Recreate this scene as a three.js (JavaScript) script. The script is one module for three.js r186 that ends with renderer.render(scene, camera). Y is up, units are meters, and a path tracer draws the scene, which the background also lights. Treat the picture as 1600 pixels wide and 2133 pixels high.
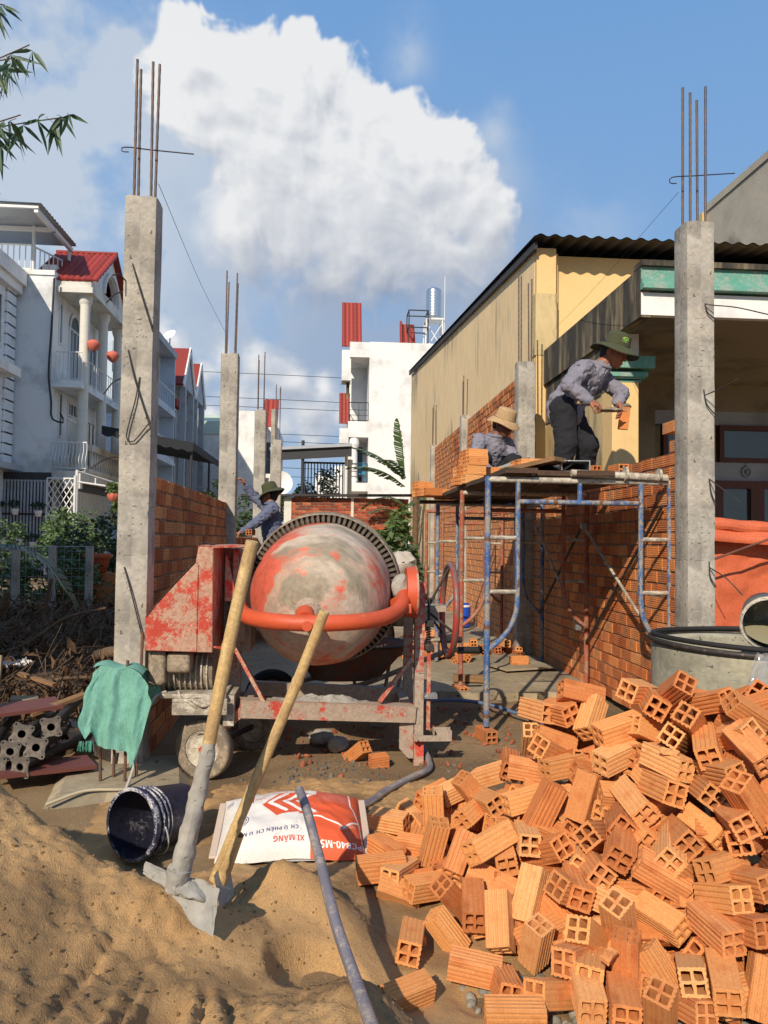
import * as THREE from 'three';
import { mergeGeometries, toCreasedNormals } from 'three/addons/utils/BufferGeometryUtils.js';
import { RoundedBoxGeometry } from 'three/addons/geometries/RoundedBoxGeometry.js';

// ───────── camera, sun, exposure ─────────
const scene = new THREE.Scene();
const camera = new THREE.PerspectiveCamera(67.37, 0.75, 0.05, 600);
camera.position.set(0, 1.35, 0);
camera.rotation.set(0.03718, -0.07487, 0.01309, 'YXZ');
const renderer = new THREE.WebGLRenderer({ antialias: true });
renderer.toneMapping = THREE.LinearToneMapping;
renderer.toneMappingExposure = 1.0;
renderer.shadowMap.enabled = true;
renderer.setSize(768, 1024);
const sun = new THREE.DirectionalLight(0xfff0dc, 5);
sun.position.set(-0.34 * 60, 0.55 * 60, 0.766 * 60 - 8);
sun.target.position.set(0, 0, -8);
sun.castShadow = true;
sun.shadow.mapSize.set(4096, 4096);
Object.assign(sun.shadow.camera, { left: -40, right: 40, top: 40, bottom: -40, near: 1, far: 160 });
sun.shadow.radius = 1;
scene.add(sun, sun.target);

// ───────── seeded noise ─────────
function rng(seed) { let s = seed >>> 0; return () => { s = (s + 0x6D2B79F5) | 0; let t = Math.imul(s ^ (s >>> 15), 1 | s); t = (t + Math.imul(t ^ (t >>> 7), 61 | t)) ^ t; return ((t ^ (t >>> 14)) >>> 0) / 4294967296; }; }
const R0 = rng(12345);
const rr = (a, b, r = R0) => a + (b - a) * r();
const clamp = (x, a = 0, b = 1) => Math.min(b, Math.max(a, x));
const lerp = (a, b, t) => a + (b - a) * t;
const sstep = (a, b, x) => { const t = clamp((x - a) / (b - a)); return t * t * (3 - 2 * t); };
function h3(x, y, z) { let h = Math.imul(x | 0, 374761393) + Math.imul(y | 0, 668265263) + Math.imul(z | 0, 1274126177); h = Math.imul(h ^ (h >>> 13), 1274126177); return ((h ^ (h >>> 16)) >>> 0) / 4294967296; }
const md = (a, n) => ((a % n) + n) % n;
// value noise in 2-D with period p (tiles) ; seed k
function vn(x, y, p, k) {
  const xi = Math.floor(x), yi = Math.floor(y), fx = x - xi, fy = y - yi;
  const u = fx * fx * (3 - 2 * fx), v = fy * fy * (3 - 2 * fy);
  const a = h3(md(xi, p), md(yi, p), k), b = h3(md(xi + 1, p), md(yi, p), k), c = h3(md(xi, p), md(yi + 1, p), k), d = h3(md(xi + 1, p), md(yi + 1, p), k);
  return lerp(lerp(a, b, u), lerp(c, d, u), v);
}
function fbm(x, y, p, k, oct = 5, gain = 0.5) { let s = 0, a = 1, t = 0; for (let o = 0; o < oct; o++) { s += a * vn(x, y, p, k + o * 17); t += a; a *= gain; x *= 2; y *= 2; p *= 2; } return s / t; }
function vn3(x, y, z, k = 0) {
  const xi = Math.floor(x), yi = Math.floor(y), zi = Math.floor(z), fx = x - xi, fy = y - yi, fz = z - zi;
  const u = fx * fx * (3 - 2 * fx), v = fy * fy * (3 - 2 * fy), w = fz * fz * (3 - 2 * fz);
  const g = (i, j, l) => h3(xi + i + k * 101, yi + j, zi + l + k * 7);
  return lerp(lerp(lerp(g(0, 0, 0), g(1, 0, 0), u), lerp(g(0, 1, 0), g(1, 1, 0), u), v), lerp(lerp(g(0, 0, 1), g(1, 0, 1), u), lerp(g(0, 1, 1), g(1, 1, 1), u), v), w);
}
const fbm3 = (x, y, z, k = 0, oct = 4) => { let s = 0, a = 1, t = 0; for (let o = 0; o < oct; o++) { s += a * vn3(x, y, z, k + o); t += a; a *= 0.5; x *= 2.03; y *= 2.03; z *= 2.03; } return s / t; };

// ───────── sky ─────────
{
  const W = 4096, H = 2048, data = new Float32Array(W * H * 4);
  const lin = (c) => Math.pow(c / 255, 2.2);
  const D = Math.PI / 180;
  // az, el, radius (degrees), weight : cumulus masses; then thin veils
  const puff = [[-9.5,32.2,2.23],[-11.1,31.0,2.08],[-6.3,31.9,2.38],[-3.1,32.6,1.93],[-0.1,31.0,2.38],[-7.6,29.1,3.87],[-3.4,28.9,4.16],[2.8,29.6,2.38],[1.0,26.8,4.46],[5.7,28.0,2.68],[-4.7,25.9,3.87],[7.2,25.7,3.27],[4.0,23.8,4.76],[-1.1,23.7,4.46],[9.8,23.8,2.68],[11.6,22.2,2.38],[6.9,21.6,3.87],[-5.4,22.8,3.57],[1.9,20.9,3.87],[-2.5,20.8,3.57],[-6.7,20.8,2.97],[9.1,20.0,3.27],[0.4,19.1,2.97],[4.8,19.7,3.57],[-10.0,28.0,2.68],[-9.0,12.3,1.64],[-7.3,13.8,1.49],[-5.0,13.4,1.64],[-10.3,11.0,2.08],[-3.0,12.1,1.78],[-0.9,11.5,1.78],[-2.3,9.3,2.53],[0.6,9.4,1.93],[-5.8,10.9,2.53],[-8.2,9.8,2.23],[-1.2,7.3,2.53],[-4.3,7.5,2.53],[-11.7,13.6,1.78]];
  const veil = [[-18.5,24.8,7.44,0.85,0.85],[-22.0,21.3,6.76,0.80,0.80],[-14.3,23.4,6.42,0.90,0.85],[-12.4,28.0,3.72,0.60,0.80],[-20.0,32.4,4.06,0.60,0.75],[-23.2,29.4,3.04,0.30,0.70],[6.0,32.9,1.69,0.50,0.85],[12.4,28.3,1.15,0.50,0.90],[20.0,22.0,2.87,0.30,0.85],[-9.1,18.7,6.42,0.90,0.55],[7.7,17.7,6.76,0.80,0.25],[0.5,17.0,7.44,0.95,0.20],[13.0,25.5,2.37,0.40,0.80],[-13.5,17.4,7.44,0.60,0.70],[11.6,19.6,3.38,0.80,0.35],[-6.4,5.7,6.76,0.50,0.50],[-3.1,14.8,4.06,0.50,0.40],[-17.0,27.3,3.38,0.50,0.80]];
  const nse = (x, y, k, o = 5) => fbm(x + 300, y + 300, 100000, k, o, 0.54);
  const bil = (x, y, k) => { let q = 0, a = 1, t = 0; for (let o = 0; o < 4; o++) { q += a * (1 - Math.abs(2 * vn(x + 300, y + 300, 100000, k + o) - 1)); t += a; a *= 0.55; x *= 2.1; y *= 2.1; } return q / t; };
  const field = (az, el) => { let f = 0; for (const [a, e, r] of puff) { const d2 = ((az - a) ** 2 + ((el - e) * 1.05) ** 2) / (r * r); if (d2 < 5.5) f += Math.exp(5 * (1 - Math.sqrt(d2))); } return f > 0 ? Math.log(f + 0.004) / 5 : -1; };
  const dens = (az, el) => { const wx = nse(az * 0.16, el * 0.16, 3, 3) - 0.5, wy = nse(az * 0.16 + 40, el * 0.16, 9, 3) - 0.5, f = field(az + wx * 4, el + wy * 4); return f < -0.9 ? -1 : f + 0.06 + (bil(az * 0.15 + wx, el * 0.17 + wy, 21) - 0.62) * 0.9 + (bil(az * 0.62 + wx * 2, el * 0.68 + wy * 2, 33) - 0.6) * 0.42 + (nse(az * 2.2, el * 2.2, 61, 4) - 0.5) * 0.1; };
  const px = [0, 0, 0];
  function skyAt(az, el) {
    const t = clamp(el / 50);
    // clear air: pale near the horizon, deeper higher up
    let r = lerp(176, 108, Math.pow(t, 0.6)), g = lerp(206, 158, Math.pow(t, 0.6)), b = lerp(234, 219, Math.pow(t, 0.8));
    if (el < 0) { r = 150; g = 170; b = 190; }
    r = lin(r); g = lin(g); b = lin(b);
    const inView = az > -40 && az < 40 && el < 46;
    let cum = 0, sh = 0.6;
    if (inView) {
      const n1 = nse(az * 0.2, el * 0.24, 71, 6); const wn = nse(az * 0.45 + 9, el * 0.5, 81, 5); let w = 0, vs = 0; for (const [a, e, q, k, tone] of veil) { const u = k * Math.exp(-((az - a + (n1 - 0.5) * q * 1.6) ** 2 + (el - e + (wn - 0.5) * q * 1.8) ** 2) / (q * q)); w += u; vs += u * tone; }
      const va = clamp(w * (0.1 + 1.25 * sstep(0.12, 0.88, n1)), 0, 0.85), tone = w > 0 ? vs / w : 0.5; r = lerp(r, lerp(lin(142), lin(220), tone), va); g = lerp(g, lerp(lin(164), lin(230), tone), va); b = lerp(b, lerp(lin(198), lin(240), tone), va);
      const d = dens(az, el);
      if (d > 0) { const low = sstep(27, 18, el), left = sstep(-5, -10, az) * sstep(30, 22, el); cum = sstep(0.0, lerp(0.2, 1.15, Math.max(low, left)), d);
        const da = dens(az - 0.55, el + 0.8), db = dens(az - 1.8, el + 2.6); sh = 0.74 - 0.42 * (da - d) - 0.3 * (db - d) - 0.14 * sstep(0.5, 1.4, d) + 0.16 * sstep(18, 30, el) - 0.34 * sstep(24, 15.5, el) * sstep(9, 15, el) - 0.1 * sstep(14, 9, el); sh = clamp(sh); }
    } else { const c = nse(az * 0.05 + 7, el * 0.075, 51, 6); cum = sstep(0.54, 0.7, c) * sstep(3, 9, el) * 0.85; sh = 0.6 + (c - 0.6) * 1.2; }
    const cr = lerp(lin(138), lin(248), sh), cg = lerp(lin(152), lin(249), sh), cb = lerp(lin(178), lin(250), sh);
    r = lerp(r, cr, cum * 0.97); g = lerp(g, cg, cum * 0.97); b = lerp(b, cb, cum * 0.97);
    px[0] = r; px[1] = g; px[2] = b;
  }
  for (let j = 0; j < H; j++) {
    const el = ((j + 0.5) / H - 0.5) * 180;
    const up = el > -4;
    for (let i = 0; i < W; i++) {
      const phi = ((i + 0.5) / W - 0.5) * 2 * Math.PI;
      const az = Math.atan2(Math.cos(phi), -Math.sin(phi)) / D;
      const o = (j * W + i) * 4;
      if (!up) { data[o] = 0.2; data[o + 1] = 0.19; data[o + 2] = 0.17; data[o + 3] = 1; continue; }
      // outside the field of view a coarse sampling is enough
      if ((az < -40 || az > 40 || el > 46) && (i & 3)) { data[o] = px[0] * 0.9; data[o + 1] = px[1] * 0.9; data[o + 2] = px[2] * 0.9; data[o + 3] = 1; continue; }
      skyAt(az, el);
      data[o] = px[0] * 0.9; data[o + 1] = px[1] * 0.9; data[o + 2] = px[2] * 0.9; data[o + 3] = 1;
    }
  }
  const t = new THREE.DataTexture(data, W, H, THREE.RGBAFormat, THREE.FloatType);
  t.mapping = THREE.EquirectangularReflectionMapping; t.magFilter = THREE.LinearFilter; t.minFilter = THREE.LinearFilter; t.needsUpdate = true;
  scene.background = t; scene.environment = t;
}

// ───────── geometry helpers ─────────
const V = (x, y, z) => new THREE.Vector3(x, y, z);
function metricUV(g, s = 1) {                       // uv in metres, by the axis the face looks along
  if (g.index) g = g.toNonIndexed();
  if (!g.attributes.normal) g.computeVertexNormals();
  const p = g.attributes.position.array, n = p.length / 3, uv = new Float32Array(n * 2);
  for (let i = 0; i < n; i += 3) {
    const q = i * 3, ax = p[q + 3] - p[q], ay = p[q + 4] - p[q + 1], az = p[q + 5] - p[q + 2], bx = p[q + 6] - p[q], by = p[q + 7] - p[q + 1], bz = p[q + 8] - p[q + 2];
    const nx = Math.abs(ay * bz - az * by), ny = Math.abs(az * bx - ax * bz), nz = Math.abs(ax * by - ay * bx);
    for (let k = 0; k < 3; k++) {
      const o = (i + k) * 3, x = p[o], y = p[o + 1], z = p[o + 2], w = (i + k) * 2;
      if (ny >= nx && ny >= nz) { uv[w] = x * s; uv[w + 1] = z * s; } else if (nx >= nz) { uv[w] = z * s; uv[w + 1] = y * s; } else { uv[w] = x * s; uv[w + 1] = y * s; }
    }
  }
  g.setAttribute('uv', new THREE.BufferAttribute(uv, 2));
  return g;
}
const norm = (g) => { for (const k of Object.keys(g.attributes)) if (!['position', 'normal', 'uv'].includes(k)) g.deleteAttribute(k); return g.index ? g.toNonIndexed() : g; };
const merge = (list) => list.length === 1 ? norm(list[0]) : mergeGeometries(list.map(norm));
function box(w, h, d, x = 0, y = 0, z = 0, rx = 0, ry = 0, rz = 0) { const g = new THREE.BoxGeometry(w, h, d); if (rx || ry || rz) g.applyMatrix4(new THREE.Matrix4().makeRotationFromEuler(new THREE.Euler(rx, ry, rz, 'YXZ'))); g.translate(x, y, z); return g; }
function rbox(w, h, d, r, x = 0, y = 0, z = 0, ry = 0) { const g = new RoundedBoxGeometry(w, h, d, 2, Math.min(r, w / 2.01, h / 2.01, d / 2.01)); if (ry) g.rotateY(ry); g.translate(x, y, z); return g; }
// box from min to max corner
const bb = (x0, x1, y0, y1, z0, z1) => box(Math.abs(x1 - x0), Math.abs(y1 - y0), Math.abs(z1 - z0), (x0 + x1) / 2, (y0 + y1) / 2, (z0 + z1) / 2);
const yAxis = V(0, 1, 0);
function bar(a, b, r, r2 = r, n = 10) { const A = V(...a), B = V(...b), d = B.clone().sub(A), g = new THREE.CylinderGeometry(r2, r, d.length(), n); g.applyQuaternion(new THREE.Quaternion().setFromUnitVectors(yAxis, d.clone().normalize())); g.translate((A.x + B.x) / 2, (A.y + B.y) / 2, (A.z + B.z) / 2); return g; }
function beam(a, b, w, h, up = [0, 1, 0]) {          // rectangular member from a to b
  const A = V(...a), B = V(...b), d = B.clone().sub(A), L = d.length(), g = new THREE.BoxGeometry(w, h, L), m = new THREE.Matrix4();
  m.lookAt(B, A, V(...up)); g.applyMatrix4(m); g.translate((A.x + B.x) / 2, (A.y + B.y) / 2, (A.z + B.z) / 2); return g;
}
function tube(pts, r, seg = 32, rad = 8, closed = false) { const c = new THREE.CatmullRomCurve3(pts.map((p) => V(...p)), closed, 'centripetal'); const g = new THREE.TubeGeometry(c, seg, r, rad, closed); if (closed) return g; const e0 = new THREE.SphereGeometry(r, rad, 4), e1 = e0.clone(); e0.translate(...pts[0]); e1.translate(...pts[pts.length - 1]); return merge([g, e0, e1]); }
function lathe(pts, n = 32) { return new THREE.LatheGeometry(pts.map(([r, y]) => new THREE.Vector2(r, y)), n); }
function extrude(poly, depth, bevel = 0) { const s = new THREE.Shape(poly.map(([x, y]) => new THREE.Vector2(x, y))); return new THREE.ExtrudeGeometry(s, { depth, bevelEnabled: bevel > 0, bevelSize: bevel, bevelThickness: bevel, bevelSegments: 1, curveSegments: 6 }); }
const place = (g, x, y, z, rx = 0, ry = 0, rz = 0) => { g.applyMatrix4(new THREE.Matrix4().makeRotationFromEuler(new THREE.Euler(rx, ry, rz, 'YXZ'))); g.translate(x, y, z); return g; };
function jitter(g, amp, f, k = 0) { const p = g.attributes.position; for (let i = 0; i < p.count; i++) { const x = p.getX(i), y = p.getY(i), z = p.getZ(i); p.setXYZ(i, x + (fbm3(x * f, y * f, z * f, k, 3) - 0.5) * amp, y + (fbm3(x * f + 9, y * f, z * f, k + 3, 3) - 0.5) * amp, z + (fbm3(x * f, y * f + 9, z * f, k + 5, 3) - 0.5) * amp); } g.computeVertexNormals(); return g; }
function quadGrid(nu, nv, fn, double = false) { const pos = [], idx = []; for (let j = 0; j <= nv; j++) for (let i = 0; i <= nu; i++) pos.push(...fn(i / nu, j / nv)); for (let j = 0; j < nv; j++) for (let i = 0; i < nu; i++) { const a = j * (nu + 1) + i, b = a + 1, c = a + nu + 1, d = c + 1; idx.push(a, b, d, a, d, c); } const g = new THREE.BufferGeometry(); g.setAttribute('position', new THREE.Float32BufferAttribute(pos, 3)); const uv = []; for (let j = 0; j <= nv; j++) for (let i = 0; i <= nu; i++) uv.push(i / nu, j / nv); g.setAttribute('uv', new THREE.Float32BufferAttribute(uv, 2)); g.setIndex(idx); g.computeVertexNormals(); return g; }

// ───────── scene-graph helpers ─────────
const used = new Map();
function numbered(name) { const n = used.get(name) || 0; used.set(name, n + 1); return n ? name + '_' + String(n).padStart(3, '0') : name; }
function obj(name, geo, mat, parent = scene, uv = true) {
  let g = Array.isArray(geo) ? merge(geo) : geo;
  if (uv) g = metricUV(g);
  const m = new THREE.Mesh(g, mat); m.name = parent === scene ? numbered(name) : name; m.castShadow = m.receiveShadow = true; parent.add(m); return m;
}
function tag(o, label, category, group) { o.userData.label = label; o.userData.category = category; if (group) o.userData.group = group; return o; }
function thing(name, label, category, pos = [0, 0, 0], turn = 0, group) { const o = new THREE.Group(); o.name = numbered(name); o.position.set(...pos); o.rotation.y = turn; scene.add(o); return tag(o, label, category, group); }
function struct(name, geo, mat, uv = true) { const o = obj(name, geo, mat, scene, uv); o.userData.kind = 'structure'; return o; }
function stuff(o) { o.userData.kind = 'stuff'; return o; }
function dup(src, pos, turn = 0, label) { const c = src.clone(); c.name = numbered(src.name.replace(/_\d\d\d$/, '')); c.position.set(...pos); c.rotation.y = turn; scene.add(c); c.userData = { ...src.userData }; if (label) c.userData.label = label; return c; }

// ───────── textures & materials ─────────
function tex(n, fn, srgb = true, rep = 1, nh = n) {
  const d = new Uint8Array(n * nh * 4);
  for (let j = 0; j < nh; j++) for (let i = 0; i < n; i++) { const c = fn(i / n, j / nh), o = (j * n + i) * 4; if (typeof c === 'number') { d[o] = d[o + 1] = d[o + 2] = clamp(c, 0, 255); } else { d[o] = clamp(c[0], 0, 255); d[o + 1] = clamp(c[1], 0, 255); d[o + 2] = clamp(c[2], 0, 255); } d[o + 3] = 255; }
  const t = new THREE.DataTexture(d, n, nh); t.wrapS = t.wrapT = THREE.RepeatWrapping; t.magFilter = THREE.LinearFilter; t.minFilter = THREE.LinearFilter; if (srgb) t.colorSpace = THREE.SRGBColorSpace; t.repeat.set(1 / rep, 1 / rep); t.needsUpdate = true; return t;
}
const mix3 = (a, b, t) => [lerp(a[0], b[0], t), lerp(a[1], b[1], t), lerp(a[2], b[2], t)];
const mul3 = (a, k) => [a[0] * k, a[1] * k, a[2] * k];
const mat = (o) => new THREE.MeshStandardMaterial({ roughness: 0.85, metalness: 0, side: THREE.DoubleSide, ...o });
const T = {};
T.grain = tex(256, (u, v) => 255 * (0.6 * fbm(u * 24, v * 24, 24, 5, 4, 0.7) + 0.4 * vn(u * 110, v * 110, 110, 8)), false, 0.25);
T.rough = tex(512, (u, v) => { const n = fbm(u * 6, v * 6, 6, 3, 6, 0.6), p = vn(u * 40, v * 40, 40, 91); return 255 * clamp(n * 0.8 + (p > 0.86 ? -0.4 : 0) * (vn(u * 9, v * 9, 9, 12)) + 0.1); }, false, 0.8);
T.soft = tex(256, (u, v) => 255 * fbm(u * 4, v * 4, 4, 61, 6, 0.55), false, 1.2);
const M = {};
// concrete of the cast columns: pale grey, blotched, pitted
T.concrete = tex(1024, (u, v) => {
  const n = fbm(u * 5, v * 5, 5, 2, 6, 0.58), f = fbm(u * 60, v * 60, 60, 4, 3), dark = sstep(0.52, 0.72, fbm(u * 3, v * 6, 6, 9, 5));
  const pit = vn(u * 64, v * 64, 64, 77) > 0.9 && vn(u * 11, v * 11, 11, 5) > 0.45 ? 0.62 : 1;
  const warm = fbm(u * 4, v * 4, 4, 31, 4);
  let c = mix3([142, 137, 126], [186, 180, 167], clamp(n * 1.5 - 0.25)); c = mix3(c, [118, 114, 108], dark * 0.45); c = mix3(c, [176, 164, 140], sstep(0.55, 0.8, warm) * 0.4);
  return mul3(c, (0.9 + 0.2 * f) * pit);
}, true, 1.1);
M.concrete = mat({ map: T.concrete, bumpMap: T.rough, bumpScale: 0.006, roughness: 0.92 });
M.slab = mat({ map: (() => { const t = T.concrete.clone(); t.repeat.set(1 / 2.3, 1 / 2.3); t.needsUpdate = true; return t; })(), color: 0xe8dcc4, bumpMap: T.rough, bumpScale: 0.004, roughness: 0.9 });
// bricks
function clayTex(base, dark, pale, seed) { return tex(256, (u, v) => { const s = fbm(u * 3, v * 22, 22, seed, 4), n = fbm(u * 6, v * 6, 6, seed + 5, 5, 0.6), f = vn(u * 120, v * 120, 120, seed + 8); let c = mix3(base, dark, sstep(0.5, 0.75, n) * 0.75); c = mix3(c, pale, sstep(0.5, 0.8, s) * 0.5); return mul3(c, 0.93 + 0.14 * f); }, true, 0.31); }
const clay = [clayTex([214, 150, 92], [200, 126, 72], [222, 168, 110], 3), clayTex([206, 134, 78], [184, 108, 58], [218, 154, 98], 23), clayTex([218, 158, 98], [204, 136, 80], [226, 174, 116], 43)];
M.pile = []; for (const t of clay) for (const k of [0xffffff, 0xe8d8ca, 0xfff4e6]) M.pile.push(mat({ map: t, color: k, bumpMap: T.grain, bumpScale: 0.0012, roughness: 0.88 }));
const smear = (t, seed) => { const d = t.image.data, n = t.image.width; for (let j = 0; j < n; j++) for (let i = 0; i < n; i++) { const u = i / n, v = j / n, a = sstep(0.54, 0.66, fbm(u * 5, v * 5, 5, seed, 6, 0.62)) * 0.75, o = (j * n + i) * 4; d[o] = lerp(d[o], 150, a); d[o + 1] = lerp(d[o + 1], 136, a); d[o + 2] = lerp(d[o + 2], 118, a); } t.repeat.set(1 / 0.47, 1 / 0.47); return t; };
const wallClay = [smear(clayTex([206, 134, 78], [184, 108, 58], [218, 154, 98], 63), 7), smear(clayTex([200, 126, 74], [180, 104, 58], [214, 150, 96], 83), 19), smear(clayTex([212, 142, 86], [194, 118, 66], [220, 160, 106], 93), 31)];
M.wallBrick = []; for (const t of wallClay) for (const k of [0xffffff, 0xe6d4c8, 0xfff0e0, 0xd4bcae]) M.wallBrick.push(mat({ map: t, color: k, bumpMap: T.grain, bumpScale: 0.0015, roughness: 0.92 }));
M.mortar = mat({ map: tex(256, (u, v) => mul3([128, 116, 100], 0.75 + 0.5 * fbm(u * 8, v * 8, 8, 7, 5, 0.6)), true, 0.5), bumpMap: T.rough, bumpScale: 0.006 });
// sand and soils
T.sandBump = tex(512, (u, v) => 255 * clamp(0.4 * fbm(u * 40, v * 40, 40, 2, 4, 0.75) + 0.35 * h3(u * 512 | 0, v * 512 | 0, 6) + 0.25 * vn(u * 170, v * 170, 170, 5)), false, 0.4);
M.sand = mat({ map: tex(1024, (u, v) => { const n = fbm(u * 6, v * 6, 6, 12, 6, 0.62), f = h3(u * 1024 | 0, v * 1024 | 0, 3), w = sstep(0.48, 0.72, fbm(u * 3, v * 3, 3, 35, 5)); let c = mix3([160, 124, 80], [188, 152, 104], n); c = mix3(c, [122, 96, 64], w * 0.75); return mul3(c, f > 0.985 ? 1.35 : 0.84 + 0.3 * f); }, true, 0.9), bumpMap: T.sandBump, bumpScale: 0.004, roughness: 0.95 });
M.dirt = mat({ map: tex(1024, (u, v) => { const n = fbm(u * 5, v * 5, 5, 44, 7, 0.6), f = h3(u * 1024 | 0, v * 1024 | 0, 9), w = sstep(0.45, 0.68, fbm(u * 2, v * 2, 2, 15, 5)); let c = mix3([136, 110, 76], [178, 148, 108], n); c = mix3(c, [104, 84, 60], w * 0.55); const st = vn(u * 90, v * 90, 90, 17); if (st > 0.9) c = mix3(c, [168, 156, 138], 0.5); return mul3(c, 0.86 + 0.26 * f); }, true, 1.7), bumpMap: T.sandBump, bumpScale: 0.012, roughness: 0.96 });
M.mould = mat({ map: tex(512, (u, v) => mul3(mix3([66, 52, 38], [104, 84, 62], fbm(u * 9, v * 9, 9, 4, 6, 0.65)), 0.8 + 0.4 * h3(u * 512 | 0, v * 512 | 0, 2)), true, 1.3), bumpMap: T.rough, bumpScale: 0.02, roughness: 1 });
// paints with wear: c0 paint, c1 what shows or clings on top, amount
function wornTex(c0, c1, amt, seed, c2 = null, scale = 9) { return tex(512, (u, v) => { const n = fbm(u * scale, v * scale, scale, seed, 6, 0.62), m = fbm(u * 2, v * 2, 2, seed + 3, 4), f = fbm(u * 42, v * 42, 42, seed + 7, 4, 0.65); const q = n * 0.5 + m * 0.3 + f * 0.2 + (amt - 0.5) * 0.42 + (vn(u * 150, v * 150, 150, seed + 9) - 0.5) * 0.14, e = sstep(0.42, 0.58, q) * 0.94; let c = mix3(mul3(c0, 0.86 + 0.28 * m), mul3(c1, 0.84 + 0.3 * f), e); if (c2) c = mix3(c, c2, sstep(0.66, 0.72, fbm(u * 14, v * 14, 14, seed + 11, 4))); return c; }, true, 0.6); }
const worn = (c0, c1, amt, seed, c2, o = {}, sc = 9) => mat({ map: wornTex(c0, c1, amt, seed, c2, sc), bumpMap: T.rough, bumpScale: 0.003, roughness: 0.8, ...o });
M.red = worn([190, 64, 48], [168, 148, 126], 0.46, 5);
M.redDusty = worn([186, 62, 44], [176, 146, 122], 0.62, 25);
M.redCement = worn([186, 62, 46], [160, 150, 132], 0.84, 45, null, { bumpScale: 0.008 });
M.drum = worn([186, 92, 70], [174, 158, 138], 0.76, 15, [150, 136, 116], { roughness: 0.75, bumpScale: 0.006 }, 4);
M.orange = worn([206, 86, 48], [186, 140, 108], 0.22, 75, null, { roughness: 0.55 });
M.blueSteel = worn([52, 92, 150], [146, 136, 122], 0.5, 33, [104, 72, 54], { roughness: 0.7 }, 16);
M.redSteel = worn([160, 82, 58], [150, 128, 106], 0.5, 37, [120, 80, 60], { roughness: 0.75 }, 16);
M.crust = worn([146, 136, 120], [190, 182, 164], 0.5, 39, null, { bumpScale: 0.012, roughness: 0.95 }, 14);
M.darkSteel = worn([58, 52, 48], [104, 90, 76], 0.3, 51, null, { roughness: 0.6, metalness: 0.3 });
M.galv = worn([150, 152, 152], [176, 176, 172], 0.4, 53, null, { roughness: 0.45, metalness: 0.6 });
M.rebar = worn([92, 84, 80], [120, 88, 66], 0.4, 57, null, { roughness: 0.6, metalness: 0.35 });
M.rubber = mat({ color: 0x1c1b1a, roughness: 0.8, bumpMap: T.grain, bumpScale: 0.002 });
M.dustyRubber = worn([120, 108, 92], [160, 144, 120], 0.5, 59);
M.cement = mat({ map: tex(256, (u, v) => mul3([156, 152, 142], 0.82 + 0.34 * fbm(u * 7, v * 7, 7, 3, 5, 0.6)), true, 0.3), bumpMap: T.rough, bumpScale: 0.008, roughness: 0.95 });
M.wood = mat({ map: tex(256, (u, v) => mul3(mix3([150, 116, 78], [112, 82, 54], fbm(u * 3, v * 40, 40, 3, 4)), 0.9 + 0.2 * vn(u * 80, v * 80, 80, 2)), true, 0.5), roughness: 0.85 });
M.darkWood = mat({ map: tex(256, (u, v) => mul3(mix3([98, 74, 54], [60, 44, 34], fbm(u * 3, v * 40, 40, 13, 4)), 0.85 + 0.3 * vn(u * 80, v * 80, 80, 2)), true, 0.5), roughness: 0.9 });
M.branch = mat({ map: tex(128, (u, v) => mul3(mix3([122, 100, 76], [76, 58, 44], fbm(u * 6, v * 6, 6, 13, 4)), 1), true, 0.2), roughness: 0.95 });
M.bamboo = mat({ map: tex(512, (u, v) => { const s = fbm(u * 30, v * 2, 30, 8, 4), b = fbm(u * 3, v * 5, 5, 18, 5); return mul3(mix3(mix3([206, 180, 128], [184, 150, 98], s), [156, 128, 88], sstep(0.5, 0.75, b) * 0.6), 0.92 + 0.16 * vn(u * 90, v * 90, 90, 3)); }, true, 0.5), roughness: 0.6, bumpMap: T.soft, bumpScale: 0.002 });
// plain house paints with a little grime
const paint = (r, g, b, amt = 0.12, seed = 1, o = {}) => mat({ map: tex(256, (u, v) => { const n = fbm(u * 4, v * 4, 4, seed, 6, 0.6), f = vn(u * 100, v * 100, 100, seed + 4); return mul3([r, g, b], 1 - amt * sstep(0.45, 0.8, n) - 0.03 * f); }, true, 3), bumpMap: T.soft, bumpScale: 0.003, roughness: 0.85, ...o });
M.white = paint(232, 231, 226, 0.13, 3); M.whiteCool = paint(226, 230, 230, 0.16, 9); M.offwhite = paint(214, 212, 200, 0.16, 13); M.greyPaint = paint(166, 172, 178, 0.15, 17); M.bluePaint = paint(186, 200, 212, 0.12, 19);
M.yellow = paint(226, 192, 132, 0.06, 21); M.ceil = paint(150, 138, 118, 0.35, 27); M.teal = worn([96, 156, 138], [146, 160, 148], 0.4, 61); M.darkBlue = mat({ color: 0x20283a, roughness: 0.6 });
M.doorWood = mat({ map: tex(256, (u, v) => mul3(mix3([104, 54, 30], [74, 36, 20], fbm(u * 30, v * 3, 30, 3, 4)), 1), true, 0.8), roughness: 0.5 });
M.glassDark = new THREE.MeshPhysicalMaterial({ color: 0x2a3236, roughness: 0.15, side: THREE.DoubleSide });  // opaque dark tone paints in the unlit rooms behind far-house panes
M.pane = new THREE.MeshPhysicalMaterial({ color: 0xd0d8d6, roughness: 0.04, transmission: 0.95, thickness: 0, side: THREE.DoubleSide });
M.glassBlue = new THREE.MeshPhysicalMaterial({ color: 0x5a7480, roughness: 0.1, side: THREE.DoubleSide });
M.tile = mat({ color: 0x98352a, roughness: 0.6, bumpMap: T.soft, bumpScale: 0.003 }); M.tile2 = mat({ color: 0x842c22, roughness: 0.65 });
M.iron = mat({ color: 0x2a2c30, roughness: 0.6 }); M.whiteIron = mat({ color: 0xd6d6d2, roughness: 0.5 });
M.sheet = mat({ color: 0x34302e, roughness: 0.6, metalness: 0.2 });
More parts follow.
